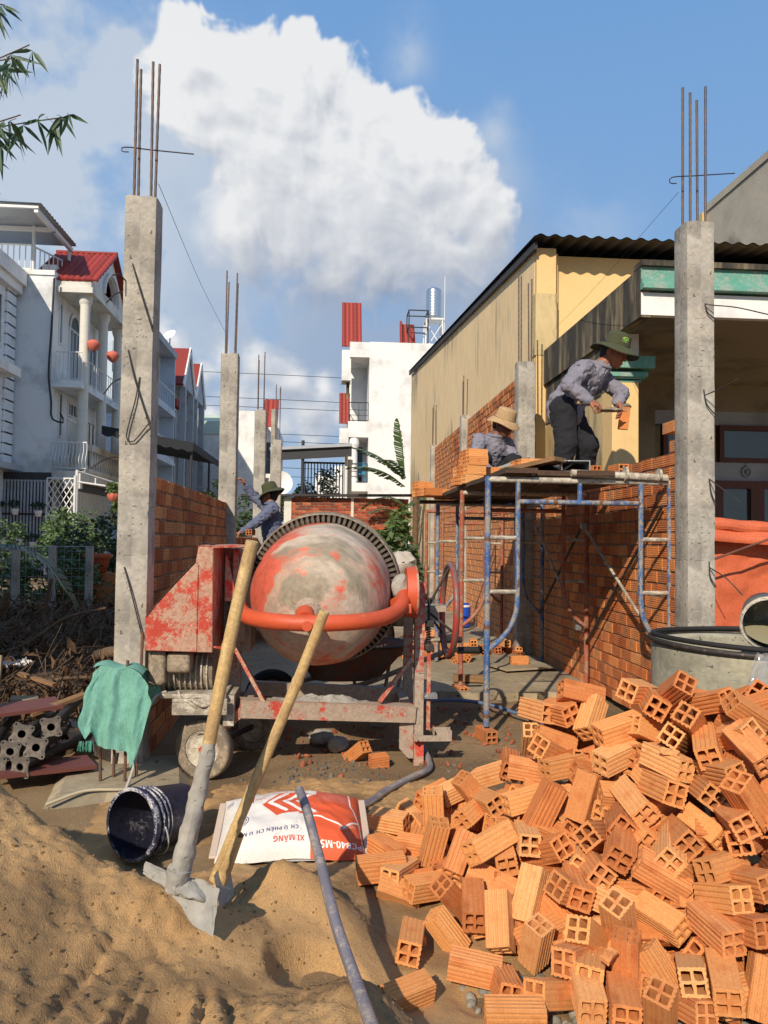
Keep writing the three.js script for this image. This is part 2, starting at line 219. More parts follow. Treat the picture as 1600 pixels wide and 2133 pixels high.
M.cloth = (hex, k = 3) => mat({ color: hex, roughness: 0.95, bumpMap: T.grain, bumpScale: 0.0015 });
M.leaf = [0x3a5228, 0x46622e, 0x2c4424, 0x566e36].map((c) => new THREE.MeshPhysicalMaterial({ color: c, roughness: 0.6, transmission: 0.25, thickness: 0, side: THREE.DoubleSide }));
M.bananaLeaf = new THREE.MeshPhysicalMaterial({ color: 0x3a5a2a, roughness: 0.5, transmission: 0.25, thickness: 0, side: THREE.DoubleSide });
M.bambooLeaf = new THREE.MeshPhysicalMaterial({ color: 0x3a5630, roughness: 0.55, transmission: 0.3, thickness: 0, side: THREE.DoubleSide });

// ───────── ground, sand heap, slab ─────────
function sandH(x, z) {
  const zp = -z, wob = 0.1 * (fbm(x * 2.2 + 40, zp * 2.2 + 40, 9999, 5, 3) - 0.5);
  const d = x + 1.08 + wob * 0.8, crest = d > 0 ? 0.66 - 0.64 * d : 0.66 - 0.25 * d, zc = 2.5 + 0.12 * Math.sin(x * 3), e = zp - zc;
  let h = Math.min(crest, 0.82) - (e > 0 ? 1.15 * e * e / (e + 0.12) : 0.3 * e * e / (0.25 - e) * 1.2) + wob * 0.4;
  const r2 = Math.hypot((x + 0.2) * 1.0, (zp - 1.1) * 0.82) + wob, lobe = 0.46 - 0.36 * r2 - 0.55 * Math.max(0, x - 0.06) * sstep(1.2, 1.9, zp); h = Math.max(h, lobe) + 0.06 * Math.exp(-(((h - lobe) / 0.08) ** 2)) - 0.02;
  const g = (cx, cz, sx, sz, a) => a * Math.exp(-(((x - cx) / sx) ** 2) - (((zp - cz) / sz) ** 2));
  h = Math.max(h, -0.12); const film = sstep(-1.35, -0.9, x) * sstep(1.0, 0.6, x) * sstep(4.75, 4.1, zp) * sstep(1.0, 1.5, zp) * sstep(0.28, 0.5, fbm(x * 3 + 5, zp * 3 + 5, 9999, 61, 4) + 0.1); h = Math.max(h, groundY(x, z) + 0.02 - 0.03 + 0.048 * film) + g(-0.14, 2.68, 0.2, 0.14, 0.22) + g(-0.36, 2.4, 0.24, 0.16, 0.1) - 0.085 * sstep(1.0, 0.72, Math.hypot((x - 0.0) / 0.17, (zp - 2.33) / 0.16)) + g(0.18, 2.05, 0.16, 0.2, 0.1) + g(0.12, 2.55, 0.14, 0.14, 0.05);
  return h;
}
const grooves = [[-0.45, 2.08, -0.5, 1.4, 0.024], [-0.56, 2.2, -0.7, 1.4, 0.016], [-0.24, 2.1, -0.1, 1.5, 0.018], [-0.3, 2.12, -0.24, 1.4, 0.02]];
function sandDetail(x, z) {
  const zp = -z; let d = 0;
  d += 0.04 * (fbm(x * 4 + 50, zp * 4 + 50, 9999, 7, 2) - 0.5);
  const smooth = sstep(0.58, 0.42, fbm(x * 2.1 + 9, zp * 2.1 + 3, 9999, 87, 3)) * 0.75;
  const n = fbm(x * 16 + 50, zp * 16 + 50, 9999, 17, 4, 0.62); d += (1 - smooth) * 0.024 * (n - 0.5) + (1 - smooth) * 0.03 * Math.max(0, fbm(x * 24 + 11, zp * 24, 9999, 19, 4, 0.7) - 0.5);
  d += (1 - smooth * 0.8) * 0.024 * (fbm(x * 52, zp * 52, 99999, 27, 2, 0.8) - 0.5);
  const c = vn(x * 26 + 70, zp * 26 + 70, 9999, 33); if (c > 0.82) d += (c - 0.82) * 0.05 * (1 - smooth);
  { const e = sstep(2.1, 1.98, zp), c1 = -0.375 + (2.05 - zp) * -0.06, w1 = Math.abs(x - c1 - 0.012 * (vn(zp * 14, 4, 99, 6) - 0.5)), b1 = sstep(0.062, 0.05, w1) * e, c2 = -0.2 + (2.05 - zp) * 0.16, b2 = sstep(0.05, 0.03, Math.abs(x - c2)) * sstep(2.1, 1.9, zp); d = lerp(d, 0.3 * d - 0.032, b1) + 0.016 * Math.exp(-(((w1 - 0.072) / 0.012) ** 2)) * e; d = lerp(d, 0.3 * d - 0.014, b2); }
  for (const [ax, az, bx, bz, dep] of grooves) { const lx = bx - ax, lz = bz - az, L2 = lx * lx + lz * lz, t = ((x - ax) * lx + (zp - az) * lz) / L2; if (t < -0.05 || t > 1.05) continue; const s = ((x - ax) * lz - (zp - az) * lx) / Math.sqrt(L2) + 0.012 * (vn(t * 9, 3, 99, 5) - 0.5), e = sstep(-0.05, 0.1, t) * sstep(1.05, 0.8, t); d += e * (-dep * Math.exp(-((s / 0.012) ** 2)) + dep * 0.7 * Math.exp(-(((s - 0.03) / 0.016) ** 2)) + dep * 0.3 * Math.exp(-(((s + 0.028) / 0.016) ** 2))); }
  return d;
}
const groundY = (x, z) => -0.055 * sstep(0.0, 0.25, x) * sstep(3.1, 2.5, -z) + 0.05 * (fbm(x * 0.9 + 20, -z * 0.9 + 20, 9999, 3, 3) - 0.5) + 0.022 * (fbm(x * 7 + 20, -z * 7 + 20, 9999, 13, 4, 0.6) - 0.5) + (x < -1.6 ? 0.16 * sstep(-1.6, -3, x) * fbm(x * 1.3, -z * 1.3, 9999, 23, 4) : 0);
const surfY = (x, z) => { const s = sandH(x, z); return Math.max(groundY(x, z), s > -0.05 ? s + sandDetail(x, z) * sstep(-0.03, 0.08, s) - 0.02 : -1); };
function terrain(x0, x1, z0, z1, step, fn) {
  const nx = Math.round(Math.abs(x1 - x0) / step), nz = Math.round(Math.abs(z1 - z0) / step);
  const g = quadGrid(nx, nz, (u, v) => { const x = lerp(x0, x1, u), z = lerp(z0, z1, v); return [x, fn(x, z), z]; });
  const p = g.attributes.position, uv = new Float32Array(p.count * 2); for (let i = 0; i < p.count; i++) { uv[2 * i] = p.getX(i); uv[2 * i + 1] = p.getZ(i); } g.setAttribute('uv', new THREE.BufferAttribute(uv, 2)); return g;
}
struct('ground', [terrain(-9, 5, -1, -13, 0.05, groundY), terrain(-9, 5, -13, -24, 0.2, groundY)].map((g) => g), M.dirt, false);
struct('terrain', [bb(-300, -9, -0.3, -0.04, 300, -300), bb(5, 300, -0.3, -0.04, 300, -300), bb(-9, 5, -0.3, -0.04, -24, -300), bb(-9, 5, -0.3, -0.04, 300, -1)], M.dirt);
struct('sand_heap', terrain(-2.9, 1.0, -0.55, -4.8, 0.0115, (x, z) => { const s = sandH(x, z); return s + sandDetail(x, z) * sstep(-0.03, 0.08, s) - 0.02; }), M.sand, false);
{ // cast floor of the new house, its near edge ragged
  const edge = []; const r = rng(5); for (let i = 0; i <= 40; i++) edge.push([lerp(-0.98, 2.4, i / 40), -6.35 - 0.35 * fbm(i * 0.35, 2, 99, 3, 3) + 0.05 * r()]);
  const s = new THREE.Shape(); s.moveTo(-0.98, 21); s.lineTo(2.4, 21); for (const [x, z] of edge.slice().reverse()) s.lineTo(x, -z);
  const g = new THREE.ExtrudeGeometry(s, { depth: 0.1, bevelEnabled: false }); g.rotateX(-Math.PI / 2); g.translate(0, -0.03, 0); struct('concrete_floor', g, M.slab);
}

// ───────── plants ─────────
function leafCloud(n, at, size, r, long = 1.7) {           // folded leaves in clumps
  const P = [], N = []; const q = new THREE.Quaternion(), e = new THREE.Euler(), v = V(0, 0, 0);
  for (let i = 0; i < n; i++) {
    const [x, y, z] = at(r), s = size * rr(0.6, 1.3, r), w = s / long; e.set(rr(-1.2, 1.2, r), rr(0, 6.28, r), rr(-0.9, 0.9, r)); q.setFromEuler(e);
    const pts = [[0, 0, 0], [w * 0.5, s * 0.12, s * 0.5], [0, -s * 0.05, s], [-w * 0.5, s * 0.12, s * 0.5], [0, 0.02 * s, s * 0.5]].map((a) => { v.set(...a).applyQuaternion(q); return [v.x + x, v.y + y, v.z + z]; });
    for (const [a, b, c] of [[0, 1, 4], [1, 2, 4], [2, 3, 4], [3, 0, 4]]) P.push(...pts[a], ...pts[b], ...pts[c]);
  }
  const g = new THREE.BufferGeometry(); g.setAttribute('position', new THREE.Float32BufferAttribute(P, 3)); g.computeVertexNormals(); return g;
}
function clumps(cx, cy, cz, rx, ry, rz, k, r) { const c = []; for (let i = 0; i < k; i++) { let x, y, z; do { x = rr(-1, 1, r); y = rr(-1, 1, r); z = rr(-1, 1, r); } while (x * x + y * y + z * z > 1); c.push([cx + x * rx, cy + y * ry, cz + z * rz, rr(0.22, 0.42, r) * Math.min(rx, ry)]); } return (q) => { const [x, y, z, s] = c[Math.floor(q() * k)]; const a = q() * 6.283, b = Math.acos(2 * q() - 1), u = s * Math.cbrt(q() * 0.7 + 0.3); return [x + u * Math.sin(b) * Math.cos(a), y + u * Math.cos(b), z + u * Math.sin(b) * Math.sin(a)]; }; }
function shrub(name, label, cat, [x, y, z], [rx, ry, rz], n, size, k, seed, group) {
  const r = rng(seed), t = thing(name, label, cat, [x, y, z], 0, group);
  obj('foliage', leafCloud(n, clumps(0, ry * 1.05, 0, rx, ry, rz, k, r), size, r), M.leaf[seed % 4], t);
  const st = []; for (let i = 0; i < 7; i++) st.push(bar([rr(-.1, .1, r), 0, rr(-.1, .1, r)], [rr(-.7, .7, r) * rx, ry * rr(0.8, 1.5, r), rr(-.7, .7, r) * rz], 0.018, 0.008, 5)); obj('stem', st, M.branch, t); return t;
}
function bananaLeafGeo(L, w, droop, r, torn = 9) {        // torn blade on a bending rib, base at origin, growing along +x then down
  const P = [], n = 26; const rib = (t) => [L * t * (1 - 0.12 * droop * t), L * (0.55 * t - droop * t * t), 0]; const parts = [];
  for (const s of [-1, 1]) { const cuts = []; for (let i = 0; i < torn; i++) cuts.push(r()); cuts.sort();
    for (let i = 0; i < n; i++) { const t0 = i / n, t1 = (i + 1) / n, gap = cuts.some((c) => c > t0 && c < t1) ? 0.72 : 0.995, tm = lerp(t0, t1, gap); const wd = (t) => w * Math.pow(Math.sin(Math.PI * clamp(t * 0.93 + 0.05)), 0.55); const a = rib(t0), b = rib(tm), fl = rr(-.05, .05, r) * L; const e0 = [a[0] + wd(t0) * 0.35, a[1] - wd(t0) * 0.25 + fl * 0.3, s * wd(t0)], e1 = [b[0] + wd(t1) * 0.35, b[1] - wd(t1) * 0.25 + fl * 0.3, s * wd(t1)]; P.push(...a, ...b, ...e1, ...a, ...e1, ...e0); } }
  const g = new THREE.BufferGeometry(); g.setAttribute('position', new THREE.Float32BufferAttribute(P, 3)); g.computeVertexNormals(); parts.push(g);
  return [merge(parts), tube([0, 0.25, 0.5, 0.75, 0.97].map((t) => { const [x, y, z] = rib(t); return [x, y - 0.01, z]; }), 0.018, 14, 5)];
}

// ───────── cast columns with starter bars ─────────
function wobbleBox(w, h, d, nx, ny, nz, amp, k) { const g = new THREE.BoxGeometry(w, h, d, nx, ny, nz); g.translate(0, h / 2, 0); const p = g.attributes.position; for (let i = 0; i < p.count; i++) { const x = p.getX(i), y = p.getY(i), z = p.getZ(i); const ed = Math.abs(Math.abs(x) - w / 2) < 1e-4 && Math.abs(Math.abs(z) - d / 2) < 1e-4; const a = (fbm3(x * 6 + 3, y * 3, z * 6, k, 3) - 0.5) * amp, b = (fbm3(x * 6, y * 3 + 7, z * 6, k + 2, 3) - 0.5) * amp; const chip = ed ? 0.006 + 0.02 * Math.max(0, vn(y * 9, k, 999, k) - 0.72) : 0; p.setXYZ(i, x + a - Math.sign(x) * chip, y + (y > h - 0.001 ? (fbm3(x * 9, 2, z * 9, k, 2) - 0.5) * 0.02 : 0), z + b - Math.sign(z) * chip); } g.computeVertexNormals(); return toCreasedNormals(g, 0.7); }
const ribBar = (h, r, k) => { const pts = []; const n = Math.round(h / 0.035); for (let i = 0; i <= n; i++) pts.push([r * (i % 2 ? 1 : 0.86), (h * i) / n]); return lathe(pts, 6); };
function column(label, x0, x1, zf, zb, h, hs, seed, group, bar = true) {
  const t = thing('concrete_column', label, 'column', [(x0 + x1) / 2, 0, (zf + zb) / 2], 0, group), w = x1 - x0, d = Math.abs(zf - zb), r = rng(seed);
  obj('shaft', wobbleBox(w, h, d, 6, 46, 6, 0.008, seed), M.concrete, t);
  if (bar) [[-1, 1], [-1, -1], [1, 1], [1, -1]].forEach(([sx, sz], i) => { if (!hs[i]) return; const g = ribBar(hs[i], 0.009, i); g.rotateZ(rr(-.012, .012, r)); g.rotateX(rr(-.01, .01, r)); g.translate(sx * (w / 2 - 0.045), h - 0.03, sz * (d / 2 - 0.045)); obj('reinforcing_bar', g, M.rebar, t); });
  return t;
}
const colL = column('tall grey concrete column at the left, nearest the camera on its row', -1.22, -1.03, -4.57, -4.76, 3.37, [0.88, 0.88, 0.87, 0.92], 11);
const colR = column('tall grey concrete column at the right, in front of the porch', 2.355, 2.55, -4.86, -5.06, 3.5, [0.93, 1.02, 0.98, 0.94], 12);
{ // wires and tie steel that stick out of the two nearest columns (coordinates relative to each column's foot)
  const L = [[[-1.161, 2.958], [-1.12, 2.83], [-1.032, 2.558]], [[-1.173, 2.446], [-1.13, 2.28], [-1.033, 1.993]], [[-1.103, 2.287], [-1.12, 2.16], [-1.165, 1.915], [-1.14, 1.9], [-1.036, 2.021]], [[-1.163, 1.175], [-1.12, 1.04], [-1.047, 0.767]]];
  for (const l of L) obj('tie_wire', tube(l.map(([x, y], i) => [x + 1.125, y, 0.1 + (i ? 0.012 : 0)]), 0.0042, 16, 5), M.darkSteel, colL);
  for (const [a, b] of [[[-1.2, 2.86, -4.57], [-1.247, 2.85, -4.46]], [[-1.215, 2.8, -4.6], [-1.286, 2.704, -4.5]], [[-1.215, 2.288, -4.6], [-1.286, 2.173, -4.5]], [[-1.215, 1.822, -4.6], [-1.332, 1.738, -4.45]]]) obj('tie_wire', tube([a, [(a[0] + b[0]) / 2, (a[1] + b[1]) / 2 + 0.02, (a[2] + b[2]) / 2], b].map(([x, y, z]) => [x + 1.125, y, z + 4.665]), 0.0045, 10, 5), M.darkSteel, colL);
  obj('tie_bar', tube([[-1.225, 3.67, -4.65], [-1.262, 3.672, -4.65], [-1.266, 3.69, -4.65], [-1.24, 3.698, -4.65], [-1.1, 3.692, -4.655], [-0.838, 3.676, -4.65]].map(([x, y, z]) => [x + 1.125, y, z + 4.665]), 0.004, 24, 5), M.darkSteel, colL);
  const Rr = [[[2.473, 2.941, -4.85], [2.5, 2.925, -4.82], [2.65, 2.91, -4.8], [2.877, 2.87, -4.8]], [[2.473, 2.941, -4.85], [2.49, 2.88, -4.845], [2.54, 2.84, -4.845]], [[2.465, 2.33, -4.84], [2.5, 2.35, -4.72], [2.56, 2.39, -4.6]], [[2.461, 2.367, -4.845], [2.48, 2.27, -4.84], [2.543, 2.2, -4.845]], [[2.496, 1.78, -4.845], [2.51, 1.68, -4.84], [2.544, 1.61, -4.845]], [[2.496, 1.78, -4.845], [2.53, 1.7, -4.72], [2.578, 1.61, -4.6]], [[2.494, 1.24, -4.845], [2.5, 1.14, -4.84], [2.539, 1.078, -4.845]], [[2.5, 1.2, -4.845], [2.56, 1.14, -4.76], [2.64, 1.033, -4.7]]];
  for (const l of Rr) obj('tie_wire', tube(l.map(([x, y, z]) => [x - 2.4525, y, z + 4.96]), 0.0042, 12, 5), M.darkSteel, colR);
  obj('tie_bar', tube([[2.31, 3.775, -4.92], [2.27, 3.775, -4.92], [2.262, 3.795, -4.92], [2.275, 3.812, -4.92], [2.45, 3.835, -4.92], [2.718, 3.865, -4.92]].map(([x, y, z]) => [x - 2.4525, y, z + 4.96]), 0.004, 24, 5), M.darkSteel, colR);
  // scars of the wires torn from the faces: shallow ragged ridges of laitance
  const scar = (t, pts, zz) => { const r = rng(pts.length * 7 + 3), gs = []; for (let i = 0; i < 15; i++) { const u = clamp(i / 14 + rr(-.05, .05, r)), k = Math.min(pts.length - 2, Math.floor(u * (pts.length - 1))), f = u * (pts.length - 1) - k; const x = lerp(pts[k][0], pts[k + 1][0], f) + rr(-.012, .012, r), y = lerp(pts[k][1], pts[k + 1][1], f); gs.push(place(new THREE.IcosahedronGeometry(rr(0.003, 0.008, r), 1).scale(1, rr(1, 3.5, r), 0.45), x, y, zz - 0.001, 0, 0, rr(-.5, .5, r))); } obj('mortar_scar', gs, M.concrete, t); };
  scar(colL, [[-0.035, 2.93], [0.03, 2.5]], 0.096); scar(colL, [[-0.05, 2.42], [0, 1.95]], 0.096); scar(colL, [[-0.05, 1.86], [0.0, 1.3]], 0.096); scar(colL, [[-0.04, 1.15], [0.06, 0.8]], 0.096); scar(colR, [[0.03, 2.9], [-0.02, 2.5]], 0.101); scar(colR, [[0.02, 2.3], [0, 1.9]], 0.101); scar(colR, [[0.05, 1.2], [0.0, 0.75]], 0.101); scar(colR, [[0.04, 1.75], [0.02, 1.3]], 0.101);
}
column('second concrete column of the left row, at the end of the brick wall', -1.17, -0.98, -8.37, -8.56, 3.36, [0.95, 0.86, 0.93, 0.85], 13);
column('third concrete column of the left row, behind the worker reaching up', -1.14, -0.96, -12, -12.18, 3.36, [0.9, 0.84, 0.95, 0.92], 14);
column('fourth concrete column of the left row, the farthest one with bars', -1.1, -0.92, -15.5, -15.68, 3.35, [1.15, 1.1, 1.12, 1.1], 15);
column('narrow taller concrete post between the third and fourth left columns', -1.22, -1.1, -16.6, -16.75, 4.15, [0, 0, 0, 0], 18, undefined, false);
column('second concrete column of the right row, at the corner of the yellow house', 2.2, 2.41, -8.73, -8.93, 3.46, [1.05, 1.1, 1.02, 1.0], 16);
column('third concrete column of the right row, against the yellow side wall', 2.2, 2.36, -12.5, -12.68, 3.44, [0.7, 0.62, 0.0, 0.66], 17);
column('fourth concrete column of the right row, farthest along the yellow side wall', 2.22, 2.38, -16.3, -16.48, 3.42, [0.9, 0.85, 0.9, 0.8], 19);

// ───────── hollow-clay-brick walls, laid course by course ─────────
const cam0 = V(0, 1.35, 0);
function ribBrickGeo(l, h, d, ribs, dep, k) {           // face to +z, ribs running along x
  const r = rng(k), p = [[-d, 0]]; p.push([-0.003, 0]); for (let i = 0; i < ribs; i++) { const y0 = (h * (i + 0.18)) / ribs, y1 = (h * (i + 0.5)) / ribs, y2 = (h * (i + 0.82)) / ribs; p.push([0, y0], [-dep * rr(0.7, 1, r), y1], [0, y2]); } p.push([-0.003, h], [-d, h]);
  const g = extrude(p.map(([z, y]) => [z, y]), l); g.rotateY(Math.PI / 2); g.translate(0, 0, 0); // (x=z , depth→ x)
  const q = g.attributes.position; for (let i = 0; i < q.count; i++) { const X = q.getX(i), Z = q.getZ(i); q.setXYZ(i, X, q.getY(i), -Z); } // put the face to +z
  for (let i = 0; i < q.count; i += 3) { const a = [q.getX(i + 1), q.getY(i + 1), q.getZ(i + 1)]; q.setXYZ(i + 1, q.getX(i + 2), q.getY(i + 2), q.getZ(i + 2)); q.setXYZ(i + 2, ...a); }
  g.computeVertexNormals(); g.translate(0, -h / 2, 0); return metricUV(g);
}
function brickWall(t, L, y0, rows, o) {
  const { bl = 0.18, bh = 0.08, j = 0.012, depth = 0.1, ribs = 5, dep = 0.003, mats = M.wallBrick, max = 300, proud = 0.009, keep = () => true, seed = 1, back = depth } = o;
  const r = rng(seed), cands = [], vars = [0, 1, 2].map((k) => ribBrickGeo(bl, bh, 0.045, ribs, dep, k + seed));
  t.updateMatrixWorld(true); let top = 0;
  for (let i = 0; i < rows; i++) { const y = y0 + i * (bh + j) + bh / 2; for (let x = i % 2 ? -bl / 2 - r() * 0.03 : -r() * 0.03; x < L - 0.02; x += bl + j) { const a = Math.max(0, x), b = Math.min(L, x + bl); if (b - a < 0.03 || !keep(a, y, i)) continue; const ln = (b - a); cands.push({ x: a + rr(-.003, .003, r), y: y + rr(-.003, .003, r), z: rr(-.004, .003, r), s: ln / bl, v: Math.floor(r() * 3), m: Math.floor(r() * mats.length), rz: rr(-.012, .012, r) }); top = Math.max(top, y + bh / 2); } }
  for (const c of cands) c.d = V(c.x, c.y, 0).applyMatrix4(t.matrixWorld).distanceTo(cam0) - (o.prefer ? o.prefer(c) : 0);
  cands.sort((a, b) => a.d - b.d); const rest = [];
  cands.forEach((c, i) => { if (i < max) { const m = new THREE.Mesh(vars[c.v], mats[c.m]); m.name = 'brick'; m.position.set(c.x, c.y, c.z); m.scale.x = c.s; m.rotation.z = c.rz; m.castShadow = m.receiveShadow = true; t.add(m); } else { const g = vars[c.v].clone(); g.scale(c.s, 1, 1); g.translate(c.x, c.y, c.z); rest.push(g); } });
  if (rest.length) { const half = Math.ceil(rest.length / 2); stuff(obj('laid_bricks', rest, mats[0], t, false)); }
  return top;
}
function wallThing(name, label, pos, turn, L, y0, rows, o, topMortar = true) {
  const t = thing(name, label, 'brick wall', pos, turn); const top = brickWall(t, L, y0, rows, o); const bh = (o.bh || 0.08) + (o.j || 0.012), H = o.core || rows * bh - 0.012;
  const g = new THREE.BoxGeometry(L - 0.004, H, (o.depth || 0.1), Math.round(L * 12), Math.round(H * 12), 1); g.translate(L / 2, y0 + H / 2, -(o.depth || 0.1) / 2 - (o.proud || 0.009)); const p = g.attributes.position; for (let i = 0; i < p.count; i++) { const x = p.getX(i), y = p.getY(i); p.setZ(i, p.getZ(i) + (p.getZ(i) > -0.03 ? (fbm3(x * 14, y * 14, 3, 5, 3) - 0.5) * 0.012 : 0)); if (topMortar && y > y0 + H - 0.01) p.setY(i, y + (fbm3(x * 7, 3, 2, 8, 3) - 0.5) * 0.03); } g.computeVertexNormals();
  obj('mortar', g, M.mortar, t); return t;
}
{ const r = rng(71);
  wallThing('brick_wall', 'hollow brick wall on the right, between the two nearest right columns behind the scaffold', [2.385, 0.06, -8.73], -Math.PI / 2, 3.67, 0, 22, { seed: 3, max: 300, depth: 0.1, core: 1.9, keep: (x, y, i) => i < 21 || (x > 3.45) || (i === 21 && x < 0.9) });
  wallThing('brick_wall', 'high brick wall on the right, beyond the second right column', [2.3, 0.06, -12.5], -Math.PI / 2, 3.57, 0, 36, { seed: 5, max: 300, prefer: (c) => (c.y > 1.9 ? 2.5 : 0) });
  wallThing('brick_wall', 'high brick wall on the right, between the third and fourth right columns', [2.3, 0.06, -16.3], -Math.PI / 2, 3.62, 0, 36, { seed: 7, max: 120, prefer: (c) => (c.y > 1.9 ? 2.5 : 0) });
  wallThing('brick_wall', 'hollow brick wall in shade on the left, between the two nearest left columns', [-1.075, 0.0, -4.76], Math.PI / 2, 3.61, 0, 19, { seed: 9, max: 300, prefer: (c) => (c.y > 0.75 ? 1.5 : 0) });
  wallThing('brick_wall', 'low unfinished brick wall on the left, under the hands of the reaching worker', [-1.06, 0.0, -8.56], Math.PI / 2, 3.44, 0, 15, { seed: 11, max: 60, prefer: (c) => (c.y > 1.0 ? 3 : 0) });
}
// solid-brick boundary wall at the far end of the plot
{
  const mats = [[172, 84, 52], [150, 66, 42], [186, 104, 66], [120, 62, 46]].map((c, i) => mat({ map: clayTex(c, mul3(c, 0.72), mul3(c, 1.12), 103 + i * 9), roughness: 0.93, bumpMap: T.grain, bumpScale: 0.002 }));
  const t = wallThing('brick_wall', 'old solid brick boundary wall at the far end under a dark metal coping', [-0.95, 0, -21], 0, 3.2, 0.35, 30, { seed: 21, bl: 0.2, bh: 0.058, j: 0.014, ribs: 1, dep: 0.001, mats, max: 300, prefer: (c) => (c.y > 1.25 ? 3 : 0) });
  obj('coping', [beam([-1.35, 2.52, 0.05], [3.4, 2.6, 0.05], 0.32, 0.06)], M.sheet, t); obj('pier', [bb(-0.2, 0.0, 0, 2.5, -0.1, 0.03), bb(1.62, 1.69, 0.35, 2.5, -0.1, 0.012)], M.offwhite, t);
  obj('footing', bb(-0.2, 3.4, -0.1, 0.36, -0.14, 0.02), M.concrete, t);
}

// ───────── yellow house with the porch, right ─────────
{
  const stain = (pale, base, dark, seed, low) => tex(1024, (u, v) => { // weathered plaster: mould runs hang from the top and from patches
    const run = fbm(u * 22, v * 3, 32, seed, 5, 0.62), zone = fbm(u * 4, v * 3, 4, seed + 5, 4), fine = fbm(u * 90, v * 30, 128, seed + 9, 3); let c = mix3(base, pale, fbm(u * 5, v * 5, 8, seed + 3, 4)); c = mix3(c, dark, sstep(low, low + 0.2, run * 0.55 + zone * 0.6) * (0.55 + 0.5 * fine)); return mul3(c, 0.94 + 0.1 * fine); }, true, 7);
  M.yellowSide = mat({ map: stain([238, 212, 164], [230, 200, 150], [146, 132, 106], 3, 0.575), bumpMap: T.soft, bumpScale: 0.004, roughness: 0.9 });
  M.mouldy = mat({ map: (() => { const t = stain([170, 150, 110], [112, 102, 82], [44, 42, 38], 33, 0.44); t.repeat.set(1 / 2.6, 1 / 2.6); return t; })(), bumpMap: T.rough, bumpScale: 0.006, roughness: 0.95 });
  M.mouldyPale = mat({ map: (() => { const t = stain([206, 184, 136], [186, 164, 116], [84, 76, 58], 53, 0.56); t.repeat.set(1 / 3, 1 / 3); return t; })(), bumpMap: T.rough, bumpScale: 0.005, roughness: 0.95 });
  const t = thing('yellow_house', 'yellow plastered house with a porch and teal trim behind the right scaffold', 'house', [0, 0, 0]);
  // side wall along the plot rises to the back, front wall faces the street
  const side = new THREE.Shape([[9.66, 0], [24.2, 0], [24.2, 6.66], [9.66, 5.12]].map(([a, b]) => new THREE.Vector2(a, b))); const sg = new THREE.ExtrudeGeometry(side, { depth: 0.2, bevelEnabled: false }); sg.rotateY(Math.PI / 2); sg.translate(2.64, 0, 0); obj('side_wall', sg, M.yellowSide, t);
  obj('front_wall', [bb(2.96, 9.5, 3.6, 5.12, -9.78, -9.95), bb(2.84, 2.96, 3.6, 5.12, -9.7, -9.95)], M.yellow, t);
  obj('corner_pilaster', bb(2.645, 2.9, 0, 5.14, -9.58, -9.9), M.yellow, t);
  obj('stained_pilaster_foot', bb(2.632, 2.91, 3.75, 4.55, -9.572, -9.75), M.mouldyPale, t);
  obj('back_wall', bb(2.9, 9.5, 0, 6.6, -24, -24.2), M.yellow, t);
  { // corrugated roof with its wavy eave
    const g = quadGrid(220, 24, (u, v) => { const x = lerp(2.55, 9.6, u), z = lerp(-9.35, -24.4, v); return [x, 5.22 + 0.018 * Math.sin(x * 2 * Math.PI / 0.185) + ((-z - 9.35) / 15) * 1.58, z]; }); const g2 = g.clone(); g2.translate(0, -0.012, 0); obj('roof', [g, g2], M.sheet, t, true); obj('verge', beam([2.6, 5.12, -9.45], [2.6, 6.72, -24.4], 0.04, 0.09), M.sheet, t); }
  // porch: canopy, soffit, pillar, side wall, back wall with door and windows
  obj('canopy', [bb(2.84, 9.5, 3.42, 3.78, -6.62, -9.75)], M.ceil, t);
  obj('canopy_side', bb(2.74, 2.84, 3.36, 3.8, -6.55, -9.58), M.mouldy, t);
  obj('canopy_fascia', bb(2.752, 9.5, 3.38, 3.58, -6.545, -6.615), M.white, t);
  obj('cornice', [bb(2.745, 9.5, 3.6, 3.64, -6.47, -6.61), bb(2.745, 9.5, 3.64, 3.66, -6.5, -6.61), bb(2.75, 9.5, 3.66, 3.7, -6.52, -6.61), bb(2.75, 9.5, 3.7, 3.81, -6.54, -6.61)], M.teal, t);
  obj('cornice', [bb(2.742, 9.5, 3.81, 3.86, -6.5, -6.7)], M.mouldy, t);
  obj('pillar', rbox(0.27, 2.95, 0.27, 0.012, 2.915, 1.475, -7.44), M.yellow, t);
  { const cap = [[0.0, 0.2], [0.035, 0.16], [0.06, 0.12], [0.06, 0.02]]; const gs = []; gs.push(bb(2.76, 3.07, 2.94, 2.96, -7.3, -7.59), bb(2.73, 3.1, 2.97, 3.04, -7.27, -7.62), bb(2.71, 3.12, 2.985, 3.03, -7.25, -7.64), bb(2.66, 3.17, 3.06, 3.18, -7.2, -7.69)); obj('capital', gs, M.teal, t); obj('pillar_top', bb(2.78, 3.05, 3.18, 3.42, -7.31, -7.57), M.white, t); }
  obj('porch_side_wall', bb(2.78, 2.9, 0, 3.4, -7.57, -9.6), M.mouldyPale, t); obj('stained_wall_top', bb(2.768, 2.9, 2.86, 3.36, -7.6, -9.57), M.mouldy, t);
  obj('porch_back_wall', [bb(2.9, 9.5, 3.08, 3.42, -9.55, -9.7), bb(2.9, 4.2, 0, 3.08, -9.55, -9.7), bb(8.4, 9.5, 0, 3.1, -9.55, -9.7)], M.ceil, t); obj('porch_wall_band', [bb(4.2, 8.4, 2.18, 2.42, -9.56, -9.7), bb(4.2, 8.4, 2.9, 3.08, -9.56, -9.7)], M.greyPaint, t);
